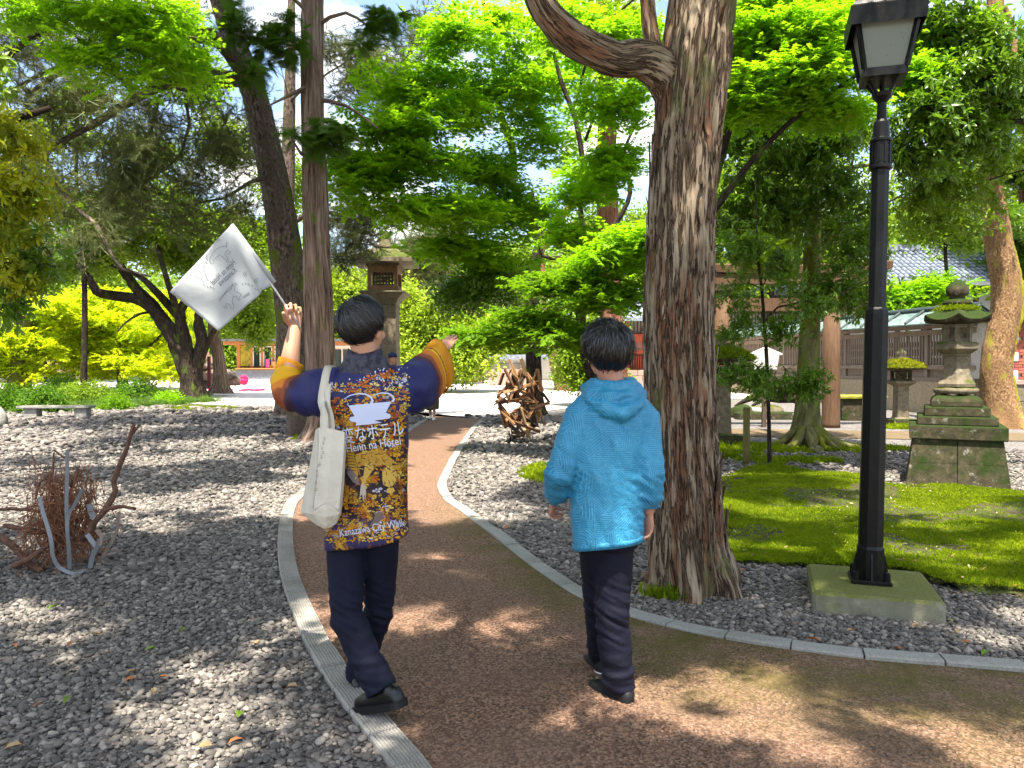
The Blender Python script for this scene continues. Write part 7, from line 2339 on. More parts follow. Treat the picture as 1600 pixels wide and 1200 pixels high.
def text_decal(bvh, texts, name, mat, root, lift=.004):
    mb = MB()
    for t in texts:
        xy, T_ = text_polys(*t[0], **t[1])
        W = [surf(bvh, x, y, lift) for x, y in xy]
        T_ = [f for f in T_ if all(W[i] is not None for i in f)]
        W = [q if q is not None else Vector((0, 0, 0)) for q in W]
        mb.add(W, T_)
    return mb.build(name, mat, root)

PRINT = M('cloth_print'); PRINT.bsdf(PRINT.attr('col').outputs['Color'], .6, None, .3); PRINT = PRINT.m
WHITE_PRINT = simple('white_print', (.62, .66, .78), (.55, .6, .72), .6, 40)

# ---------------------------------------------------------------- the guide
gy_ = 3.32
gc = Vector((-.625, gy_, 0))
def gp(px, py, d=gy_): return P(px, py, d)
SHL, ELL_, WRL = gp(520, 602, 3.33), gp(447, 606, 3.44), gp(461, 510, 3.5)
SHR, ELR, WRR = gp(626, 602, 3.33), gp(668, 590, 3.53), gp(688, 549, 3.72)
HPL, KNL, ANL = gp(541, 850, 3.32), gp(541, 965, 3.27), gp(590, 1066, 3.2)
HPR, KNR, ANR = gp(596, 850, 3.34), gp(592, 960, 3.44), gp(560, 1048, 3.56)
HD = gp(567, 512, 3.31)
mb = MB()
loft(mb, [(.78, -.625, gy_, .12, .085), (.9, -.625, gy_, .145, .1), (1.05, -.625, gy_, .13, .09), (1.25, -.625, gy_, .155, .1), (1.40, -.625, gy_, .15, .085), (1.47, -.628, gy_, .08, .065)], 28)
mb.tube([(-.628, gy_, 1.43), (-.63, gy_, 1.52), HD + Vector((0, -.005, -.06))], [.062, .058, .056], 18)
mb.tube([SHL, ELL_, WRL], [.052, .045, .027], 14); mb.ell(ELL_, (.044, .044, .044))
mb.tube([ELL_, ELL_.lerp(WRL, .3), ELL_.lerp(WRL, .7), WRL], [.043, .047, .036, .0275], 16)
mb.tube([SHR, ELR, WRR], [.052, .043, .027], 14); mb.ell(ELR, (.042, .042, .042))
mb.tube([ELR, ELR.lerp(WRR, .35), WRR], [.042, .044, .0275], 14)
for hp, kn, an in ((HPL, KNL, ANL), (HPR, KNR, ANR)):
    mb.tube([hp + Vector((0, 0, .06)), hp.lerp(kn, .5), kn, kn.lerp(an, .35), an], [.075, .066, .05, .05, .034], 14)
q, E = head(mb, HD, R(-24), R(4), 1.0)
stick_d = (gp(362, 352, 3.46) - gp(452, 469, 3.47)).normalized()
hand(mb, WRL, (-.12, -.05, 1), (-.85, -.35, 0), True, (1.15, 1.35, .9), .02, 1.02, 1.3)
hd_r = (gp(717, 515, 3.87) - WRR).normalized()
hand(mb, WRR, hd_r, (-.4, .8, .45), False, (.05, .07, .05), .0, .98, .05)
body = remesh(mb, .0042, 2)
guide = link('person', shift(body, gc), SKIN_G, None, gc)
tag(guide, 'person seen from behind in a navy floral printed coat raising a flag and pointing', 'person')
face_parts(q, E, guide)
hair(HD, R(-24), R(4), guide, 1.0, 4, 6500, whorl=(-.03, -.05), back=-.088, side=-.006, vol=.010)
# trousers
mb = MB()
loft(mb, [(.775, -.625, gy_, .155, .115), (.80, -.625, gy_, .158, .118), (.92, -.625, gy_, .15, .11), (1.0, -.625, gy_, .14, .105)], 32)
def leg(mb, hp, kn, an, r0, r1, r2, end):
    k2 = kn.lerp(an, .55)
    mb.tube([hp + Vector((0, 0, .07)), hp, hp.lerp(kn, .5), kn, k2, an + (an - kn).normalized() * end], [r0 * 1.02, r0, (r0 + r1) / 2, r1, (r1 + r2) / 2, r2], 22)
leg(mb, HPL, KNL, ANL, .085, .071, .066, .035)
leg(mb, HPR, KNR, ANR, .078, .063, .06, .03)
tr = remesh(mb, .0075, 3)
def wr_trousers(kn_list):
    def f(p):
        w_ = .0
        for kn, an in kn_list:
            dk = (p - kn).length; da = (p - an).length
            w_ += math.exp(-(dk / .13) ** 2) * noise.noise(Vector((p.x * 9, p.y * 9, p.z * 42 + p.x * 22))) * .014
            w_ += math.exp(-(da / .16) ** 2) * noise.noise(Vector((p.x * 8, p.y * 8, p.z * 34))) * .014
        return w_ + noise.noise(p * 11) * .004
    return f
wrinkle(tr, wr_trousers(((KNL, ANL), (KNR, ANR))))
finish(tr, 'trousers', TROU, guide)
shoe(guide, ANL + Vector((.025, -.01, .0)), (-.70, .62, -.34), (-.25, .2, .93), LEATHER, 1.08)
shoe(guide, ANR, (-.16, 1, -.02), (0, 0, 1), LEATHER, 1.04)
# printed coat
mb = MB()
hem = lambda c_, s_: .735 + .028 * c_
loft(mb, [(hem, -.628, gy_, .176, .138), (lambda c_, s_: .745 + .028 * c_, -.628, gy_, .18, .142), (.86, -.628, gy_, .174, .135), (1.02, -.628, gy_, .172, .128), (1.2, -.628, gy_, .178, .128), (1.33, -.627, gy_, .182, .122), (1.41, -.627, gy_, .172, .105), (1.455, -.628, gy_, .125, .088), (1.49, -.63, gy_, .085, .072)], 48, 2.6)
# left sleeve sags below the arm, turned-up cuff round the forearm
SL = [gp(535, 612, 3.33), gp(505, 613, 3.35), gp(472, 616, 3.40), gp(450, 612, 3.43), gp(445, 596, 3.45), gp(451, 578, 3.47)]
mb.tube(SL, [.11, .108, .098, .083, .07, .058], 26, True)
mb.ell(gp(486, 626, 3.4), (.075, .08, .065))
SRp = [gp(612, 612, 3.33), gp(640, 608, 3.38), gp(660, 598, 3.50), gp(674, 585, 3.6), gp(683, 575, 3.66)]
mb.tube(SRp, [.105, .112, .118, .118, .112], 26, True, [(1, 1), (.9, 1.0), (.75, 1.05), (.6, 1.05), (.5, 1.05)], up=(0, 0, 1))
ct = remesh(mb, .0075, 4)
V = verts_np(ct)
def wr_coat(p):
    w_ = .0045 * noise.noise(Vector((p.x * 7, p.y * 7, p.z * 2.2))) + .003 * noise.noise(p * 12)
    sl = min((p - SL[2]).length, (p - SRp[1]).length)
    w_ += math.exp(-(sl / .2) ** 2) * .02 * noise.noise(Vector((p.x * 16 + p.z * 7, p.y * 8, p.z * 13 - p.x * 6)))
    if p.z < 1.0: w_ += (1.0 - p.z) * .035 * noise.noise(Vector((p.x * 11, p.y * 11, p.z * .8)))
    return w_
wrinkle(ct, wr_coat)
V = verts_np(ct)
tl, dl_ = limb_t(V, SL[1:]); tr_, drr = limb_t(V, SRp[1:])
navy, plum, rust, orange, yellow, dark = [np.array(c) for c in ((.016, .018, .09), (.045, .014, .028), (.22, .05, .012), (.55, .17, .005), (.62, .34, .005), (.014, .01, .018))]
col = np.tile(navy, (len(V), 1))
nz = np.array([noise.noise(Vector(v) * 6) for v in V])
def band(t): 
    out = np.zeros((len(t), 3))
    stops = [(0, navy), (.32, navy), (.36, plum), (.47, plum), (.5, rust), (.64, rust), (.67, orange), (.86, orange), (.88, yellow), (1.01, yellow)]
    for c_ in range(3):
        out[:, c_] = np.interp(t, [s_[0] for s_ in stops], [s_[1][c_] for s_ in stops])
    return out
isl = (V[:, 0] < -.80); isr = (V[:, 0] > -.452)
tl2 = np.clip(tl + .05 * nz + np.where(V[:, 2] > 1.40, .1, 0), 0, 1)
col[isl] = band(tl2)[isl]
tr2 = np.clip(tr_ + .04 * nz, 0, 1)
# cuff edge: black stripe inside a yellow band
col[isr] = band(np.clip(tr2 * 1.02 + .06, 0, 1))[isr]
st_ = isr & (tr2 > .865) & (tr2 < .9); col[st_] = (.02, .012, .012)
tor = ~isl & ~isr
zz_ = V[:, 2] + .04 * nz + np.where(V[:, 0] > -.6, .06, 0)
k_ = np.clip((1.36 - zz_) / .08, 0, 1)[:, None]
pr = np.where((V[:, 2] < .86)[:, None], np.array((.024, .018, .075)), dark)
col[tor] = (navy * (1 - k_) + pr * k_)[tor]
vcol(ct, col)
m = M('printed_coat_cloth')
v = m.obj()
ink = m.rng(m.noise(v, 38, 5, .7, 1.5), .55, .6)
zc = m.n('SeparateXYZ', {0: m.n('NewGeometry').outputs['Position']})
bk = m.math('MULTIPLY', m.rng(zc.outputs['Z'], 1.30, 1.26), m.math('MULTIPLY', m.rng(zc.outputs['X'], -.80, -.79), m.rng(zc.outputs['X'], -.455, -.46)))
spl = m.n('TexVoronoi', {'Vector': v, 'Scale': 42.0, 'Randomness': 1.0})
gold = m.ramp(spl.outputs['Color'], (0, (.02, .012, .02)), (.35, (.05, .02, .02)), (.5, (.32, .13, .01)), (.75, (.5, .27, .02)), (1.0, (.12, .045, .01)))
gm = m.math('MULTIPLY', bk, m.rng(m.noise(v, 14, 5, .7), .47, .55))
c_ = m.mix(gm, m.attr('col').outputs['Color'], gold)
c_ = m.mix(m.math('MULTIPLY', m.math('MULTIPLY', ink, bk), .8), c_, (.012, .008, .014))
m.bsdf(c_, .62, m.bump(m.noise(v, 20, 5, .55, .6), .12, .02), .3)
coat = finish(ct, 'printed_coat', m.m, guide)
for pts_, rad_, sq_ in (((gp(446, 590, 3.455), gp(451, 575, 3.472), gp(455, 565, 3.48)), (.05, .053, .055), (1, 1)), ((SRp[3] + Vector((.004, .03, 0)), SRp[4], SRp[4] + (SRp[4] - SRp[3]).normalized() * .045), (.112, .116, .12), (.52, 1.08))):
    mb = MB(); mb.tube(pts_, rad_, 28, False, sq_, (0, 0, 1) if sq_[0] < 1 else None)
    o = mb.build('cuff', simple('cuff_cloth_%d' % len(pts_), (.6, .27, .006), (.5, .17, .005), .65, 9), coat, True)
    md = o.modifiers.new('t', 'SOLIDIFY'); md.thickness = .004
bv = BVHTree.FromPolygons([tuple(Vector(x.co) + gc) for x in coat.data.vertices], [tuple(p.vertices) for p in coat.data.polygons])
rg = random.Random(21)
FL_COL = [(.5, .23, .006), (.58, .33, .012), (.42, .12, .005), (.58, .45, .1), (.52, .26, .008), (.3, .07, .006), (.56, .3, .01)]
polys = []
def flower(x, y, r_, c_, lift):
    a0 = rg.uniform(0, 6.28); n = rg.choice((4, 5, 5, 6)); sq = rg.uniform(.4, 1)
    for k in range(n):
        if rg.random() < .2: continue
        a = a0 + k * 2 * math.pi / n + rg.uniform(-.12, .12)
        L_ = r_ * rg.uniform(.55, 1.3); w_ = rg.uniform(.3, .6)
        s1 = rg.uniform(.78, 1.18)
        pts = [(x, y)] + [(x + L_ * q_ * math.cos(a + s_ * w_), y + L_ * q_ * math.sin(a + s_ * w_) * sq) for s_, q_ in ((-.8, .45), (-.85, .75), (-.3, 1.0), (.0, .93), (.35, 1.02), (.85, .72), (.8, .42))]
        polys.append((pts, tuple(min(.75, c * s1) for c in c_), lift))
    polys.append(([(x + r_ * .17 * math.cos(k), y + r_ * .15 * math.sin(k)) for k in (0, 1.05, 2.1, 3.15, 4.2, 5.25)], (.16, .035, .006), lift + .0006))
cand = []
for i in range(3600):
    x, y = rg.uniform(507, 638), rg.uniform(578, 850)
    if y < 600: p_ = 1.0 if (x > 578 and y > 578 + abs(x - 612) * .35) else (.0)
    elif y < 622: p_ = .9 if not (520 < x < 575 and y > 614) else .3
    elif y < 665: p_ = .85 if (x < 545 or x > 603) else .2
    elif y < 720: p_ = .5 if x > 545 else .3
    elif y < 775: p_ = .65 if x > 618 or x < 536 else .06
    elif y < 835: p_ = .5
    else: p_ = .2
    if rg.random() < p_: cand.append((x, y))
acc = []
for x, y in cand:
    r_ = rg.choice((rg.uniform(3, 6), rg.uniform(5, 11)))
    if all(math.hypot(x - a, y - b) > (r_ + c) * .42 for a, b, c in acc):
        acc.append((x, y, r_))
for i, (x, y, r_) in enumerate(acc):
    c_ = rg.choice(FL_COL) if y > 612 else rg.choice(FL_COL[:4] + [(.68, .55, .2)])
    if rg.random() < .05: c_ = (.42, .42, .5)
    flower(x, y, r_, c_, .0002 * (i % 12))
for i in range(70):     # paint spatter at the shoulder line, pale sparks
    x = rg.gauss(600, 26); y = rg.gauss(592, 12) - (0 if x > 575 else -10)
    r_ = rg.uniform(.6, 1.5)
    polys.append(([(x - r_, y), (x, y - r_ * 1.4), (x + r_, y), (x, y + r_)], (.55, .55, .62), .001))
for i in range(26):     # thin pale stems near the hem
    x, y = rg.uniform(512, 620), rg.uniform(800, 846)
    a = rg.uniform(0, 6.28); L_ = rg.uniform(8, 20)
    pts = [(x + L_ * t_ * math.cos(a + t_ * .9), y + L_ * .5 * t_ * math.sin(a + t_ * .9)) for t_ in (0, .33, .66, 1)]
    up_ = [(a_[0], a_[1] - .7) for a_ in pts]; dn = [(a_[0], a_[1] + .7) for a_ in reversed(pts)]
    polys.append((up_ + dn, (.3, .28, .42), .002))
decal(bv, polys, 'flower_print', PRINT, coat, .0016, 6)
# the crouching reptile of the print
GD, GD2, BLK = (.42, .24, .025), (.52, .34, .06), (.02, .014, .012)
zp = lambda pts: [(480 + a * .2667, 540 + b * .2667) for a, b in pts]
dino = [(zp([(282, 640), (330, 618), (400, 612), (470, 640), (525, 690), (535, 730), (500, 715), (440, 700), (380, 715), (320, 700), (285, 680)]), GD, 0),
        (zp([(440, 735), (470, 700), (510, 715), (525, 760), (515, 810), (480, 832), (445, 815), (438, 770)]), GD2, .0008),
        (zp([(340, 690), (390, 690), (388, 725), (350, 780), (335, 815), (318, 812), (330, 760)]), GD2, .0008),
        (zp([(316, 812), (336, 812), (345, 850), (342, 905), (336, 870), (330, 920), (322, 870), (308, 890), (312, 845)]), (.4, .36, .3), .0012),
        (zp([(250, 460), (275, 470), (270, 560), (275, 640), (300, 760), (280, 770), (240, 690), (235, 560)]), GD, 0),
        (zp([(240, 700), (300, 770), (310, 820), (270, 800), (235, 750)]), (.16, .13, .13), .0004),
        (zp([(400, 985), (440, 975), (450, 1010), (400, 1050), (360, 1060), (385, 1025)]), (.14, .1, .09), .0004),
        (zp([(470, 835), (500, 830), (512, 850), (490, 868), (462, 860)]), GD2, .0012)]
for i in range(42):
    x, y = rg.uniform(285, 520), rg.uniform(625, 720)
    a = rg.uniform(-.5, 1.2); L_ = rg.uniform(10, 30)
    dino.append((zp([(x, y), (x + L_ * math.cos(a), y + L_ * math.sin(a)), (x + L_ * math.cos(a) - 2, y + L_ * math.sin(a) + 3.5), (x - 2, y + 3)]), BLK, .0016))
for i in range(22):
    x, y = rg.uniform(440, 518), rg.uniform(720, 820)
    a = rg.uniform(.6, 2.2); L_ = rg.uniform(8, 22)
    dino.append((zp([(x, y), (x + L_ * math.cos(a), y + L_ * math.sin(a)), (x + L_ * math.cos(a) - 3, y + L_ * math.sin(a)), (x - 3, y)]), BLK, .0022))
for i in range(16):
    y = 470 + i * 17
    dino.append((zp([(238, y), (274 + i, y + 6), (274 + i, y + 9), (238, y + 4)]), BLK, .0012))
decal(bv, dino, 'reptile_print', PRINT, coat, .0034, 6, 7)
# white cup emblem and lettering
LG = (.50, .55, .72)
logo = [([(544.8, 633.9), (611, 628), (602.7, 644.8), (609, 647.5), (610.5, 650.5), (608, 653.5), (592, 656), (585, 657.3), (597, 660), (575, 663.2), (556, 665), (557.5, 660), (549, 658.5), (546.5, 655.5), (547.5, 652), (554.7, 650.7)], LG, 0)]
def stroke(pts, w_):
    up_, dn = [], []
    for i, (x, y) in enumerate(pts):
        a, b = pts[max(0, i - 1)], pts[min(len(pts) - 1, i + 1)]
        L_ = math.hypot(b[0] - a[0], b[1] - a[1]) or 1
        nx_, ny_ = -(b[1] - a[1]) / L_, (b[0] - a[0]) / L_
        k = w_ * (.25 + .75 * i / (len(pts) - 1))
        up_.append((x + nx_ * k / 2, y + ny_ * k / 2)); dn.append((x - nx_ * k / 2, y - ny_ * k / 2))
    return up_ + dn[::-1]
logo.append((stroke([(538, 624), (548, 618), (560, 615.5), (572, 616.5), (580, 621), (582.5, 627), (580, 631)], 4), LG, .0004))
logo.append((stroke([(582.7, 620), (588, 616.5), (596, 614.5), (606, 615), (613, 619), (615, 624), (612.5, 628)], 4), LG, .0004))
decal(bv, logo, 'cup_emblem', PRINT, coat, .0062, 6, 6)
text_decal(bv, [(('変なホテル', 538, 692, 630, 678, 23), {}), (('Henn na Hotel', 543, 706.5, 625, 694.5, 12.5), {}), (('Kanazawa City Walk', 533, 838, 631, 822, 11.5), {})], 'lettering', WHITE_PRINT, coat, .0068)
# collar of the dark shirt
mb = MB()
vs, fs = [], []
n = 40
for r_, (z, a, b) in enumerate(((1.45, .122, .09), (1.495, .1, .08), (1.535, .08, .073), (1.56, .072, .068), (1.555, .066, .062), (1.49, .068, .062))):
    for k in range(n):
        t_ = 2 * math.pi * k / n
        dz = .012 * math.cos(t_ * 2) - .03 * max(0, math.sin(t_)) + .003 * noise.noise(Vector((math.cos(t_) * 3, math.sin(t_) * 3, z * 20)))
        vs.append((-.632 + a * math.cos(t_), gy_ + .0 + b * math.sin(t_), z + dz))
fs = [(i * n + k, i * n + (k + 1) % n, (i + 1) * n + (k + 1) % n, (i + 1) * n + k) for i in range(5) for k in range(n)]
mb.add(vs, fs)
m = M('mottled_collar_cloth'); v = m.obj()
m.bsdf(m.ramp(m.noise(v, 34, 5, .6), (.4, (.012, .012, .022)), (.6, (.055, .052, .072))), .6, m.bump(m.noise(v, 25, 4), .3, .01))
mb.build('collar', m.m, guide, True)

# ---------------------------------------------------------------- flag on a stick, held in the raised hand
CL = M('white_flag_cloth')
v = CL.obj()
cb = CL.n('BsdfPrincipled', {'Base Color': (.5, .52, .52, 1), 'Roughness': .8, 'Normal': CL.bump(CL.noise(v, 9, 4), .2, .02), 'Specular IOR Level': .2})
ctl = CL.n('BsdfTranslucent', {'Color': (.48, .53, .5, 1)})
cm = CL.n('MixShader', {0: .3, 1: cb.outputs[0], 2: ctl.outputs[0]})
CL.t.links.new(cm.outputs[0], CL.out.inputs[0]); CL = CL.m
grip = WRL + Vector((-.018, -.028, .068))
pole_d = (gp(362, 351, 3.42) - grip).normalized()
pole_L = (gp(362, 351, 3.42) - grip).length
flag = thing('flag', 'white printed tour flag on a thin stick held high by the guide', 'flag', grip)
mb = MB(); mb.tube([grip - pole_d * .09, grip + pole_d * pole_L], .0045, 10); mb.build('stick', simple('pale_plastic_stick', (.5, .51, .52), None, .4), flag, True)
cT, cR, cB, cL_ = gp(362, 351, 3.41), gp(429, 441, 3.455), gp(341, 517, 3.37), gp(265, 456, 3.30)
fold = (gp(412, 452, 3.43))
n = 26
vs = []
for j in range(n + 1):
    for i in range(n + 1):
        u, w_ = i / n, j / n                     # u along the stick (top to hand), w away from the stick
        a = cT.lerp(cR, u); b = cL_.lerp(cB, u)
        p = a.lerp(b, w_)
        e = .018 * math.sin(w_ * 3.0 + .6) * w_ * (1 - .6 * u) + .008 * math.sin(w_ * 9 + u * 4)
        ridge = .035 * math.exp(-((w_ - .16 * u - .02) / .05) ** 2) * u
        vs.append(p + Vector((.2 * e, -e - ridge, .0)))
mb = MB(); mb.add(vs, [(j * (n + 1) + i, j * (n + 1) + i + 1, (j + 1) * (n + 1) + i + 1, (j + 1) * (n + 1) + i) for j in range(n) for i in range(n)])
fc = mb.build('flag_cloth', CL, flag, True)
md = fc.modifiers.new('thick', 'SOLIDIFY'); md.thickness = .0012; md.offset = 0
mb = MB(); mb.tube([cT + Vector((0, .0, 0)), cT.lerp(cR, .5), cR], [.009, .010, .009], 12); mb.build('pole_sleeve', CL, flag, True)
bf_ = BVHTree.FromPolygons([tuple(Vector(x.co) + grip) for x in fc.data.vertices], [tuple(p.vertices) for p in fc.data.polygons])
INK = simple('grey_print_ink', (.17, .18, .19), None, .7)
zf = lambda a, b: (240 + a * .1917, 330 + b * .1917)
t1a, t1b, t2a, t2b = zf(672, 425), zf(490, 603), zf(682, 492), zf(545, 610)
text_decal(bf_, [(('Henn na Hotel', *t1a, *t1b, 9), {'up': (-.7, -.7)}), (('Kanazawa', *t2a, *t2b, 9), {'up': (-.7, -.7)}), (('tyranno', *zf(545, 232), *zf(490, 275), 4), {'up': (-.7, -.7)}), (('apato', *zf(785, 672), *zf(735, 712), 4), {'up': (-.7, -.7)})], 'lettering', INK, fc, .0022)
lines = []
def ink(pts, w_=.7):
    pts = [zf(*p) for p in pts]
    up_, dn = [], []
    for i, (x, y) in enumerate(pts):
        a, b = pts[max(0, i - 1)], pts[min(len(pts) - 1, i + 1)]
        L_ = math.hypot(b[0] - a[0], b[1] - a[1]) or 1
        nx_, ny_ = -(b[1] - a[1]) / L_ * w_ / 2, (b[0] - a[0]) / L_ * w_ / 2
        up_.append((x + nx_, y + ny_)); dn.append((x - nx_, y - ny_))
    for i in range(len(pts) - 1):
        lines.append(([up_[i], up_[i + 1], dn[i + 1], dn[i]], (.17, .18, .19), 0))
ink([(455, 400), (470, 430), (488, 420), (480, 395), (500, 390), (515, 370), (535, 355), (560, 370), (575, 385), (600, 395), (590, 412), (610, 415), (605, 380), (580, 350), (600, 320), (630, 330), (620, 350), (600, 345)])
ink([(455, 400), (460, 380), (480, 345), (510, 310), (545, 290), (585, 285), (600, 250), (590, 300)])
ink([(535, 740), (560, 700), (590, 665), (630, 640), (645, 600), (670, 585), (680, 600), (660, 610), (660, 650), (690, 665), (715, 680), (700, 700), (705, 720), (690, 730), (680, 700), (650, 690), (640, 740), (655, 770), (650, 800), (630, 790), (620, 760), (595, 750), (590, 770), (600, 790), (580, 790), (570, 770)])
for k in range(9):
    x, y = 545 + k * 13, 735 - k * 14
    ink([(x - 18, y - 14), (x - 8, y - 26), (x + 2, y - 12)])
for x, y in ((302, 515), (340, 530), (362, 542), (388, 548), (404, 572), (412, 600), (440, 615), (465, 618), (488, 628), (430, 360), (435, 390), (430, 420), (412, 455), (408, 485), (420, 515), (430, 540), (440, 560), (724, 595), (750, 592), (775, 597), (803, 608), (830, 630), (853, 640), (878, 632)):
    ink([(x - 8, y - 3), (x + 2, y - 4)], 1.1); ink([(x - 2, y + 7), (x + 7, y + 6)], 1.1)
for x, y in ((748, 512), (840, 568)):
    ink([(x + 16 * math.cos(a), y + 18 * math.sin(a)) for a in np.linspace(.3, 5.6, 10)]); ink([(x - 6, y + 2), (x + 8, y - 6)]); ink([(x - 4, y - 8), (x + 6, y + 8)])
decal(bf_, lines, 'drawings', PRINT, fc, .0024, 30)

# ---------------------------------------------------------------- tote bag hanging from the guide's shoulder
CAN = cloth_mat('cream_canvas', (.60, .56, .46), (.5, .465, .38), .85, 700, 18, .35)
bag = thing('tote_bag', 'cream canvas tote bag hanging on the guide\'s left shoulder', 'bag', gp(503, 826, 3.12))
def sheet(rows, mat, name, parent, thick=.0025, sub=2):
    mb = MB(); m_ = len(rows[0])
    mb.add([p for r in rows for p in r], [(j * m_ + i, j * m_ + i + 1, (j + 1) * m_ + i + 1, (j + 1) * m_ + i) for j in range(len(rows) - 1) for i in range(m_ - 1)])
    o = mb.build(name, mat, parent, True)
    if sub: md = o.modifiers.new('s', 'SUBSURF'); md.levels = md.render_levels = sub
    md = o.modifiers.new('t', 'SOLIDIFY'); md.thickness = thick
    return o
# outer wall of the bag: left flank, front, right flank, back (rows from top to bottom)
def ringrow(l, fl, fm, fr, r_, b): return [gp(*l), gp(*fl), gp(*fm), gp(*fr), gp(*r_), gp(*b), gp(*l)]
rows = [ringrow((494, 672, 3.165), (499, 668, 3.11), (518, 670, 3.10), (537, 675, 3.12), (539, 678, 3.15), (516, 672, 3.18)),
        ringrow((489, 705, 3.17), (499, 704, 3.08), (517, 706, 3.07), (536, 706, 3.09), (539, 708, 3.15), (512, 706, 3.20)),
        ringrow((480, 750, 3.18), (496, 752, 3.055), (514, 754, 3.05), (533, 752, 3.07), (537, 753, 3.15), (506, 752, 3.22)),
        ringrow((472, 790, 3.18), (491, 792, 3.045), (510, 796, 3.04), (529, 794, 3.06), (533, 795, 3.14), (500, 794, 3.22)),
        ringrow((471, 800, 3.17), (489, 803, 3.05), (509, 808, 3.045), (529, 803, 3.065), (532, 803, 3.14), (500, 803, 3.21)),
        ringrow((490, 816, 3.14), (496, 820, 3.08), (509, 826, 3.07), (523, 819, 3.09), (526, 816, 3.13), (506, 816, 3.17))]
bo = sheet(rows, CAN, 'body', bag, .003, 0)
bo.data.polygons.foreach_set('use_smooth', [False] * len(bo.data.polygons))
mb = MB()
mb.tube([gp(490, 797, 3.042), gp(510, 784, 3.04), gp(530, 798, 3.058)], .0018, 5)
mb.tube([gp(490, 800, 3.044), gp(510, 826, 3.066)], .0018, 5); mb.tube([gp(530, 800, 3.06), gp(510, 826, 3.066)], .0018, 5)
mb.tube([gp(496, 670, 3.105), gp(493, 740, 3.055), gp(489, 795, 3.04)], .0018, 5)
mb.build('seam', CAN, bag, True)
def strap(pts, wd):
    S = spline([(*p, 0) for p in pts], .02)[:, :3]
    L_, R_ = [], []
    for k, p in enumerate(S):
        tt = S[min(k + 1, len(S) - 1)] - S[max(k - 1, 0)]
        sd = np.cross(tt, (0.0, 1.0, .25)); sd /= np.linalg.norm(sd) + 1e-9
        L_.append(Vector(p - sd * wd / 2)); R_.append(Vector(p + sd * wd / 2))
    return sheet([L_, R_], CAN, 'strap', bag, .003, 0)
def on_coat(px, py, lift): return surf(bv, px, py, lift) or gp(px, py, 3.2)
top = on_coat(510, 586, .006)
strap([top + Vector((.0, .16, .0)), top + Vector((.0, .07, .035)), top + Vector((.0, .012, .01)), on_coat(508, 600, .008), on_coat(507, 625, .012) + Vector((0, -.02, 0)), gp(506, 650, 3.12), gp(507, 678, 3.10)], .034)
strap([top + Vector((.012, .15, .0)), top + Vector((.012, .07, .03)), top + Vector((.012, .016, .005)), on_coat(513, 604, .004), on_coat(515, 630, .006) + Vector((0, -.02, 0)), gp(517, 652, 3.145), gp(519, 682, 3.125)], .024)
bbm = BVHTree.FromPolygons([tuple(p) for r in rows for p in r], [(j * 7 + i, j * 7 + i + 1, (j + 1) * 7 + i + 1, (j + 1) * 7 + i) for j in range(5) for i in range(6)])
lines = []
zb2 = lambda pts: [(480 + a * .2667, 540 + b * .2667) for a, b in pts]
for i, (x, y) in enumerate(((105, 545), (98, 570), (90, 600), (94, 625), (86, 650), (78, 690), (72, 700), (60, 735), (64, 760), (55, 800), (58, 840))):
    for pts in ([(x - 6, y - 8), (x + 5, y - 3)], [(x - 2, y), (x + 6, y + 7)], [(x - 7, y + 6), (x, y + 9)]):
        (a, b), (c_, d_) = zb2(pts)
        lines.append(([(a, b), (c_, d_), (c_, d_ + .9), (a, b + .9)], (.2, .2, .2), 0))
decal(bbm, lines, 'print', PRINT, bag, .006, 30)

# ---------------------------------------------------------------- the man in the blue hooded jacket
by_ = 3.42
bc_ = Vector((.44, by_, 0))
def bp(px, py, d=by_): return P(px, py, d)
HB = bp(948, 549, 3.42)
BSL, BEL, BWL = bp(908, 652, 3.42), bp(879, 738, 3.38), bp(866, 783, 3.52)
BSR, BER, BWR = bp(1004, 655, 3.42), bp(1015, 742, 3.36), bp(1013, 800, 3.40)
BHL, BKL, BAL = bp(932, 850, 3.43), bp(936, 950, 3.56), bp(938, 1020, 3.76)
BHR, BKR, BAR = bp(962, 850, 3.42), bp(955, 955, 3.42), bp(966, 1066, 3.42)
mb = MB()
loft(mb, [(.72, .435, by_, .12, .09), (.9, .44, by_, .135, .095), (1.1, .445, by_, .14, .095), (1.28, .45, by_, .155, .09), (1.35, .45, by_, .12, .08), (1.39, .447, by_, .07, .06)], 28)
mb.tube([(.448, by_, 1.36), (.44, by_, 1.44), HB + Vector((0, -.008, -.06))], [.062, .056, .055], 18)
for s_, e_, w_ in ((BSL, BEL, BWL), (BSR, BER, BWR)):
    mb.tube([s_, e_, e_.lerp(w_, .4), w_], [.05, .042, .04, .027], 14); mb.ell(e_, (.042, .042, .042))
for hp, kn, an in ((BHL, BKL, BAL), (BHR, BKR, BAR)):
    mb.tube([hp + Vector((0, 0, .06)), hp.lerp(kn, .5), kn, kn.lerp(an, .35), an], [.07, .062, .047, .046, .033], 14)
q, E = head(mb, HB, R(17), R(7), 1.0)
hand(mb, BWL, (-.12, .72, -.62), (.15, .7, .75), True, (.55, .75, .5), .03, .98, .35)
hand(mb, BWR, (-.06, .12, -1), (-.5, .75, 0), False, (.4, .55, .4), .04, .98, .3)
man = link('person', shift(remesh(mb, .0042, 2), bc_), SKIN_B, None, bc_)
tag(man, 'person seen from behind in a blue patterned hooded jacket walking beside the big cypress', 'person')
face_parts(q, E, man)
hair(HB, R(17), R(7), man, 1.0, 9, 6500, whorl=(.015, -.03), back=-.1, side=-.022, vol=.011, messy=.8)
mb = MB()
loft(mb, [(.69, .435, by_, .125, .1), (.80, .437, by_, .135, .105), (.95, .44, by_, .135, .1)], 32)
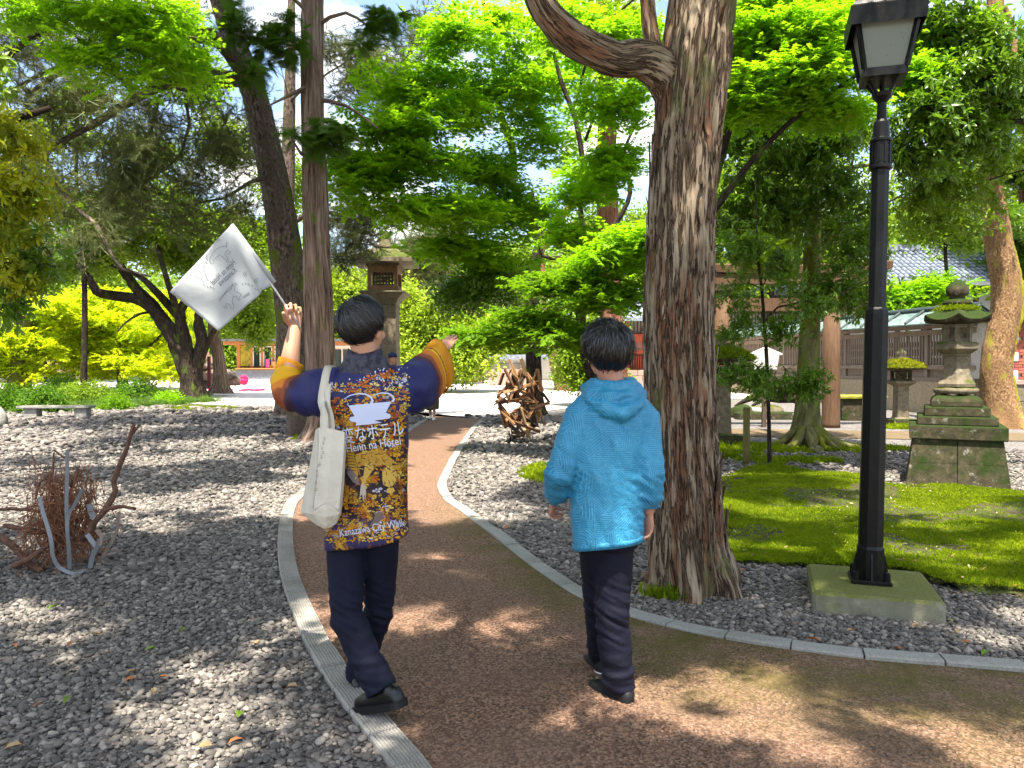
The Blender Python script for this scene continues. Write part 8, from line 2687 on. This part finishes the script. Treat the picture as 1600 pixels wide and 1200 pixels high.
leg(mb, BHL, BKL, BAL, .082, .068, .062, .03)
leg(mb, BHR, BKR, BAR, .086, .078, .072, .035)
tr = remesh(mb, .0075, 3)
wrinkle(tr, wr_trousers(((BKL, BAL), (BKR, BAR))))
finish(tr, 'trousers', TROU2, man)
shoe(man, BAR + Vector((0, 0, -.004)), (-.55, .82, -.02), (0, 0, 1), RUBBER, 1.0, WST)
shoe(man, BAL + Vector((0, 0, -.01)), (-.25, .95, -.12), (0, .1, 1), RUBBER, 1.0, WST)
mb = MB()
hemb = lambda dz: (lambda c_, s_: .706 + dz + .022 * c_ - .008 * s_)
cx_ = lambda px: (px - 800) / FPX * by_
loft(mb, [(hemb(0), cx_(950), by_, .150, .125), (hemb(.012), cx_(950), by_, .157, .13), (.84, cx_(949), by_, .162, .132), (1.0, cx_(950), by_, .162, .13), (1.15, cx_(954), by_, .17, .128), (1.26, cx_(957), by_, .178, .118), (1.325, cx_(957), by_, .155, .10), (1.37, cx_(955), by_, .10, .082), (1.41, cx_(953), by_, .082, .07)], 48, 2.5)
mb.tube([bp(925, 640), BSL, BSL.lerp(BEL, .5), BEL + Vector((-.01, 0, 0)), BEL.lerp(BWL, .55), BWL + Vector((0, -.02, .015))], [.085, .082, .074, .073, .065, .046], 24)
mb.tube([bp(990, 645), BSR, BSR.lerp(BER, .5), BER, BER.lerp(BWR, .6), BWR + Vector((.0, -.005, .02))], [.085, .08, .07, .068, .064, .047], 24)
# hood lying in folds round the neck
for pts, rad in (([bp(916, 612, 3.46), bp(922, 622, 3.36), bp(945, 638, 3.31), bp(970, 646, 3.29), bp(993, 634, 3.33), bp(1003, 614, 3.42)], [.02, .03, .036, .04, .034, .022]),
                 ([bp(913, 606, 3.44), bp(926, 612, 3.36), bp(950, 622, 3.325), bp(978, 622, 3.33), bp(998, 606, 3.42)], [.024, .03, .036, .036, .026]),
                 ([bp(922, 598, 3.42), bp(935, 602, 3.37), bp(955, 605, 3.35), bp(978, 602, 3.37), bp(990, 597, 3.42)], [.024, .026, .03, .028, .024]),
                 ([bp(926, 600, 3.44), bp(938, 596, 3.50), bp(955, 598, 3.52), bp(975, 596, 3.50), bp(988, 598, 3.44)], [.022, .024, .026, .024, .022])):
    mb.tube(pts, rad, 16)
jk = remesh(mb, .0068, 3)
def wr_jacket(p):
    w_ = .003 * noise.noise(p * 9)
    # diagonal drag folds falling from the right shoulder to the left hem, vertical folds at the back
    w_ += .014 * (abs(noise.noise(Vector((p.x * 9 + p.z * 5.5, p.y * 5, p.z * 2 - p.x * 3)))) - .2) * (1 if p.z < 1.3 else .3)
    w_ += .006 * noise.noise(Vector((p.x * 26 + p.z * 8, p.y * 12, p.z * 6)))
    for e_ in (BEL, BER, BWL, BWR):
        w_ += math.exp(-((p - e_).length / .1) ** 2) * .018 * noise.noise(Vector((p.x * 14, p.y * 14, p.z * 36 + p.x * 18)))
    dh = (p - bp(958, 622, 3.36)).length
    w_ += math.exp(-(dh / .12) ** 2) * .013 * noise.noise(Vector((p.x * 16, p.y * 16, p.z * 55)))
    return w_
wrinkle(jk, wr_jacket)
m = M('blue_patterned_nylon')
v = m.obj()
warp = m.n('Mapping', {'Vector': v, 'Scale': (19, 17, 15), 'Rotation': (.2, .5, .3)}).outputs[0]
vo = m.n('TexVoronoi', {'Vector': warp, 'Scale': 1.0, 'Randomness': .9})
ang = m.n('SeparateColor', {0: vo.outputs['Color']}).outputs[0]
ang = m.math('MULTIPLY', m.math('FLOOR', m.math('MULTIPLY', ang, 4.0)), math.pi / 4)
sx = m.n('SeparateXYZ', {0: v})
xx_ = m.math('ADD', sx.outputs['X'], m.math('MULTIPLY', sx.outputs['Y'], .6))
ln = m.math('ADD', m.math('MULTIPLY', xx_, m.n('Math', {0: ang}, operation='COSINE').outputs[0]), m.math('MULTIPLY', sx.outputs['Z'], m.n('Math', {0: ang}, operation='SINE').outputs[0]))
stripe = m.n('Math', {0: m.math('MULTIPLY', ln, 700.0)}, operation='SINE').outputs[0]
stripe = m.rng(stripe, .35, .8)
ed = m.n('TexVoronoi', {'Vector': warp, 'Scale': 1.0, 'Randomness': .9}, feature='DISTANCE_TO_EDGE').outputs['Distance']
stripe = m.math('MAXIMUM', stripe, m.math('MULTIPLY', m.rng(ed, .03, .012), .6))
base = m.mix(m.rng(m.noise(v, 5, 4), .35, .65), (.013, .165, .31), (.021, .23, .4))
col = m.mix(m.math('MULTIPLY', stripe, .45), base, (.13, .4, .54))
h = m.math('ADD', m.noise(m.n('Mapping', {'Vector': v, 'Scale': (9, 7, 4), 'Rotation': (0, .6, 0)}).outputs[0], 1.0, 6, .6, 1.2), m.math('MULTIPLY', m.noise(v, 34, 5, .6, 1.0), .45))
m.bsdf(col, .45, m.bump(h, .45, .03), .35)
jacket = finish(jk, 'hooded_jacket', m.m, man)
hem_band(jacket, m.m, cx_(950), by_, .1585, .1315, 2.5, lambda c_, s_: .700 + .022 * c_ - .008 * s_, .026)

# ---------------------------------------------------------------- people farther off
def figure(label, loc, yaw, J, skin, shirt, lower, hairm, lower_name='trousers', shoes=WST, voxel=.016, skirt=False, cap=None, sleeves=True):
    """J: joints in metres in the figure's own frame (x right, y forward, z up)"""
    loc = Vector(loc)
    Ez = Matrix.Rotation(yaw, 3, 'Z')
    j = {k: loc + Ez @ Vector(p) for k, p in J.items()}
    mb = MB()
    mid = j['hip'].lerp(j['neck'], .5)
    mb.tube([j['hip'], mid, j['neck'].lerp(mid, .25), j['neck'], j['head']], [.13, .12, .13, .05, .05], 14, True, [(1, .75)] * 3 + [(1, 1)] * 2, up=Ez @ Vector((0, 1, 0.01)))
    for s_ in 'LR':
        mb.tube([j['sh' + s_], j['el' + s_], j['wr' + s_]], [.045, .038, .026], 10)
        d = (j['wr' + s_] - j['el' + s_]).normalized()
        t_ = Ez @ Vector((0, 1, .3)) if abs(d.z) > .7 else Vector((0, 0, 1))
        hand(mb, j['wr' + s_], d, t_, s_ == 'L', (.25, .3, .25), .04, 1.0)
        mb.tube([j['hp' + s_], j['kn' + s_], j['an' + s_]], [.07, .05, .036], 10)
    dirh = yaw
    qh, Eh = head(mb, j['head'], dirh)
    b = link('person', shift(remesh(mb, voxel * .5, 1), loc), skin, None, loc)
    tag(b, label, 'person')
    mb = MB()
    mb.tube([j['hip'] - (mid - j['hip']) * .15, j['hip'], mid, mid.lerp(j['neck'], .55), mid.lerp(j['neck'], .85), j['neck']], [.15, .152, .14, .15, .13, .07], 18, True, [(1, .72)] * 6, up=Ez @ Vector((0, 1, 0.01)))
    for s_ in 'LR':
        mb.tube([j['sh' + s_], j['sh' + s_].lerp(j['el' + s_], .95 if sleeves else .6)], [.066, .056], 12)
    finish(remesh(mb, voxel, 2), 'shirt', shirt, b)
    mb = MB()
    if skirt:
        k1, k2 = j['knL'].lerp(j['knR'], .5), j['anL'].lerp(j['anR'], .5)
        hem_ = k1.lerp(k2, .42)
        for s_ in 'LR':
            mb.tube([j['hip'].lerp(j['hp' + s_], .6), j['hp' + s_].lerp(j['kn' + s_], .6), j['kn' + s_].lerp(j['an' + s_], .3), j['kn' + s_].lerp(j['an' + s_], .45)], [.12, .125, .13, .125], 18)
    else:
        mb.tube([j['hip'] + Vector((0, 0, .05)), j['hpL'].lerp(j['hpR'], .5)], [.15, .14], 14, True, [(1, .75)] * 2, up=Ez @ Vector((0, 1, 0.01)))
        for s_ in 'LR':
            mb.tube([j['hp' + s_], j['kn' + s_], j['an' + s_]], [.092, .075, .062], 14)
    finish(remesh(mb, voxel, 2), lower_name, lower, b)
    for s_ in 'LR':
        shoe(b, j['an' + s_], Ez @ Vector((0, 1, 0)), (0, 0, 1), shoes, 1.0)
    hair(j['head'], dirh, 0, b, 1.02, 3, 260)
    if cap:
        mb = MB(); c = j['head']
        mb.ell(c + Eh @ Vector((0, -.005, .055)), (.098, .11, .075), Eh, 18, 10)
        f = [c + Eh @ Vector(p) for p in ((-.07, .08, .055), (-.05, .15, .045), (0, .175, .045), (.05, .15, .045), (.07, .08, .055), (-.07, .08, .065), (-.05, .15, .053), (0, .175, .053), (.05, .15, .053), (.07, .08, .065))]
        mb.add(f, [(4, 3, 2, 1, 0), (5, 6, 7, 8, 9), (0, 1, 6, 5), (1, 2, 7, 6), (2, 3, 8, 7), (3, 4, 9, 8)])
        mb.build('cap', cap, b, True)
    return b
STAND = dict(hip=(0, 0, .95), neck=(0, 0, 1.42), head=(0, .02, 1.55), shL=(-.17, 0, 1.37), elL=(-.24, -.03, 1.1), wrL=(-.25, .06, .85), shR=(.17, 0, 1.37), elR=(.24, -.03, 1.1), wrR=(.25, .06, .85), hpL=(-.08, 0, .9), knL=(-.09, .05, .48), anL=(-.09, -.02, .09), hpR=(.08, 0, .9), knR=(.08, .04, .48), anR=(.08, .1, .09))
WALK = dict(STAND); WALK.update(elL=(-.26, -.02, 1.12), wrL=(-.33, .08, .88), knL=(-.07, .12, .5), anL=(-.05, .12, .09), knR=(.08, .02, .48), anR=(.07, -.14, .11))
gw = G(676, 656)
figure('person walking towards the camera on the path in olive culottes and white shoes', (gw.x, gw.y, 0), math.pi, {k: (p[0] * .96, p[1], p[2] * .95) for k, p in WALK.items()}, SKIN_B, cloth_mat('olive_black_top', (.06, .055, .04)), cloth_mat('olive_culottes', (.085, .078, .045), (.06, .055, .03)), HAIR, 'culottes', WST, .014, True)
gc2 = P(613, 600, 16.6)
figure('person in a navy cap half hidden behind the guide\'s right shoulder', (gc2.x, 16.6, 0), math.pi + .5, {k: (p[0] * 1.02, p[1], p[2] * 1.06) for k, p in STAND.items()}, SKIN_G, cloth_mat('dark_grey_shirt', (.07, .07, .075)), cloth_mat('dark_trousers', (.03, .03, .035)), HAIR, cap=cloth_mat('navy_cap_cloth', (.02, .03, .09)), voxel=.014)
CROUCH = dict(hip=(0, -.16, .32), neck=(0, .14, .76), head=(0, .24, .86), shL=(-.17, .12, .72), elL=(-.24, .3, .5), wrL=(-.12, .46, .34), shR=(.17, .12, .72), elR=(.24, .3, .5), wrR=(.12, .46, .3), hpL=(-.1, -.14, .32), knL=(-.18, .26, .46), anL=(-.14, .04, .09), hpR=(.1, -.14, .32), knR=(.18, .26, .44), anR=(.14, .06, .09))
c1 = P(723, 604, 43)
figure('person in a white shirt crouching on the far side of the sunlit forecourt', (c1.x, 43, gz(0, 43) + .02), -1.2, CROUCH, SKIN_B, cloth_mat('white_shirt_cloth', (.75, .75, .77), (.66, .66, .68)), cloth_mat('black_trousers', (.025, .025, .028)), HAIR, voxel=.018)
c2 = P(739, 601, 45)
figure('person in a dark top squatting behind the white shirted one', (c2.x, 45, gz(0, 45) + .02), 1.9, {k: (p[0], p[1], p[2] * 1.12) for k, p in CROUCH.items()}, SKIN_B, cloth_mat('dark_blue_top', (.03, .03, .05)), cloth_mat('white_trousers', (.6, .6, .62)), HAIR, voxel=.018)
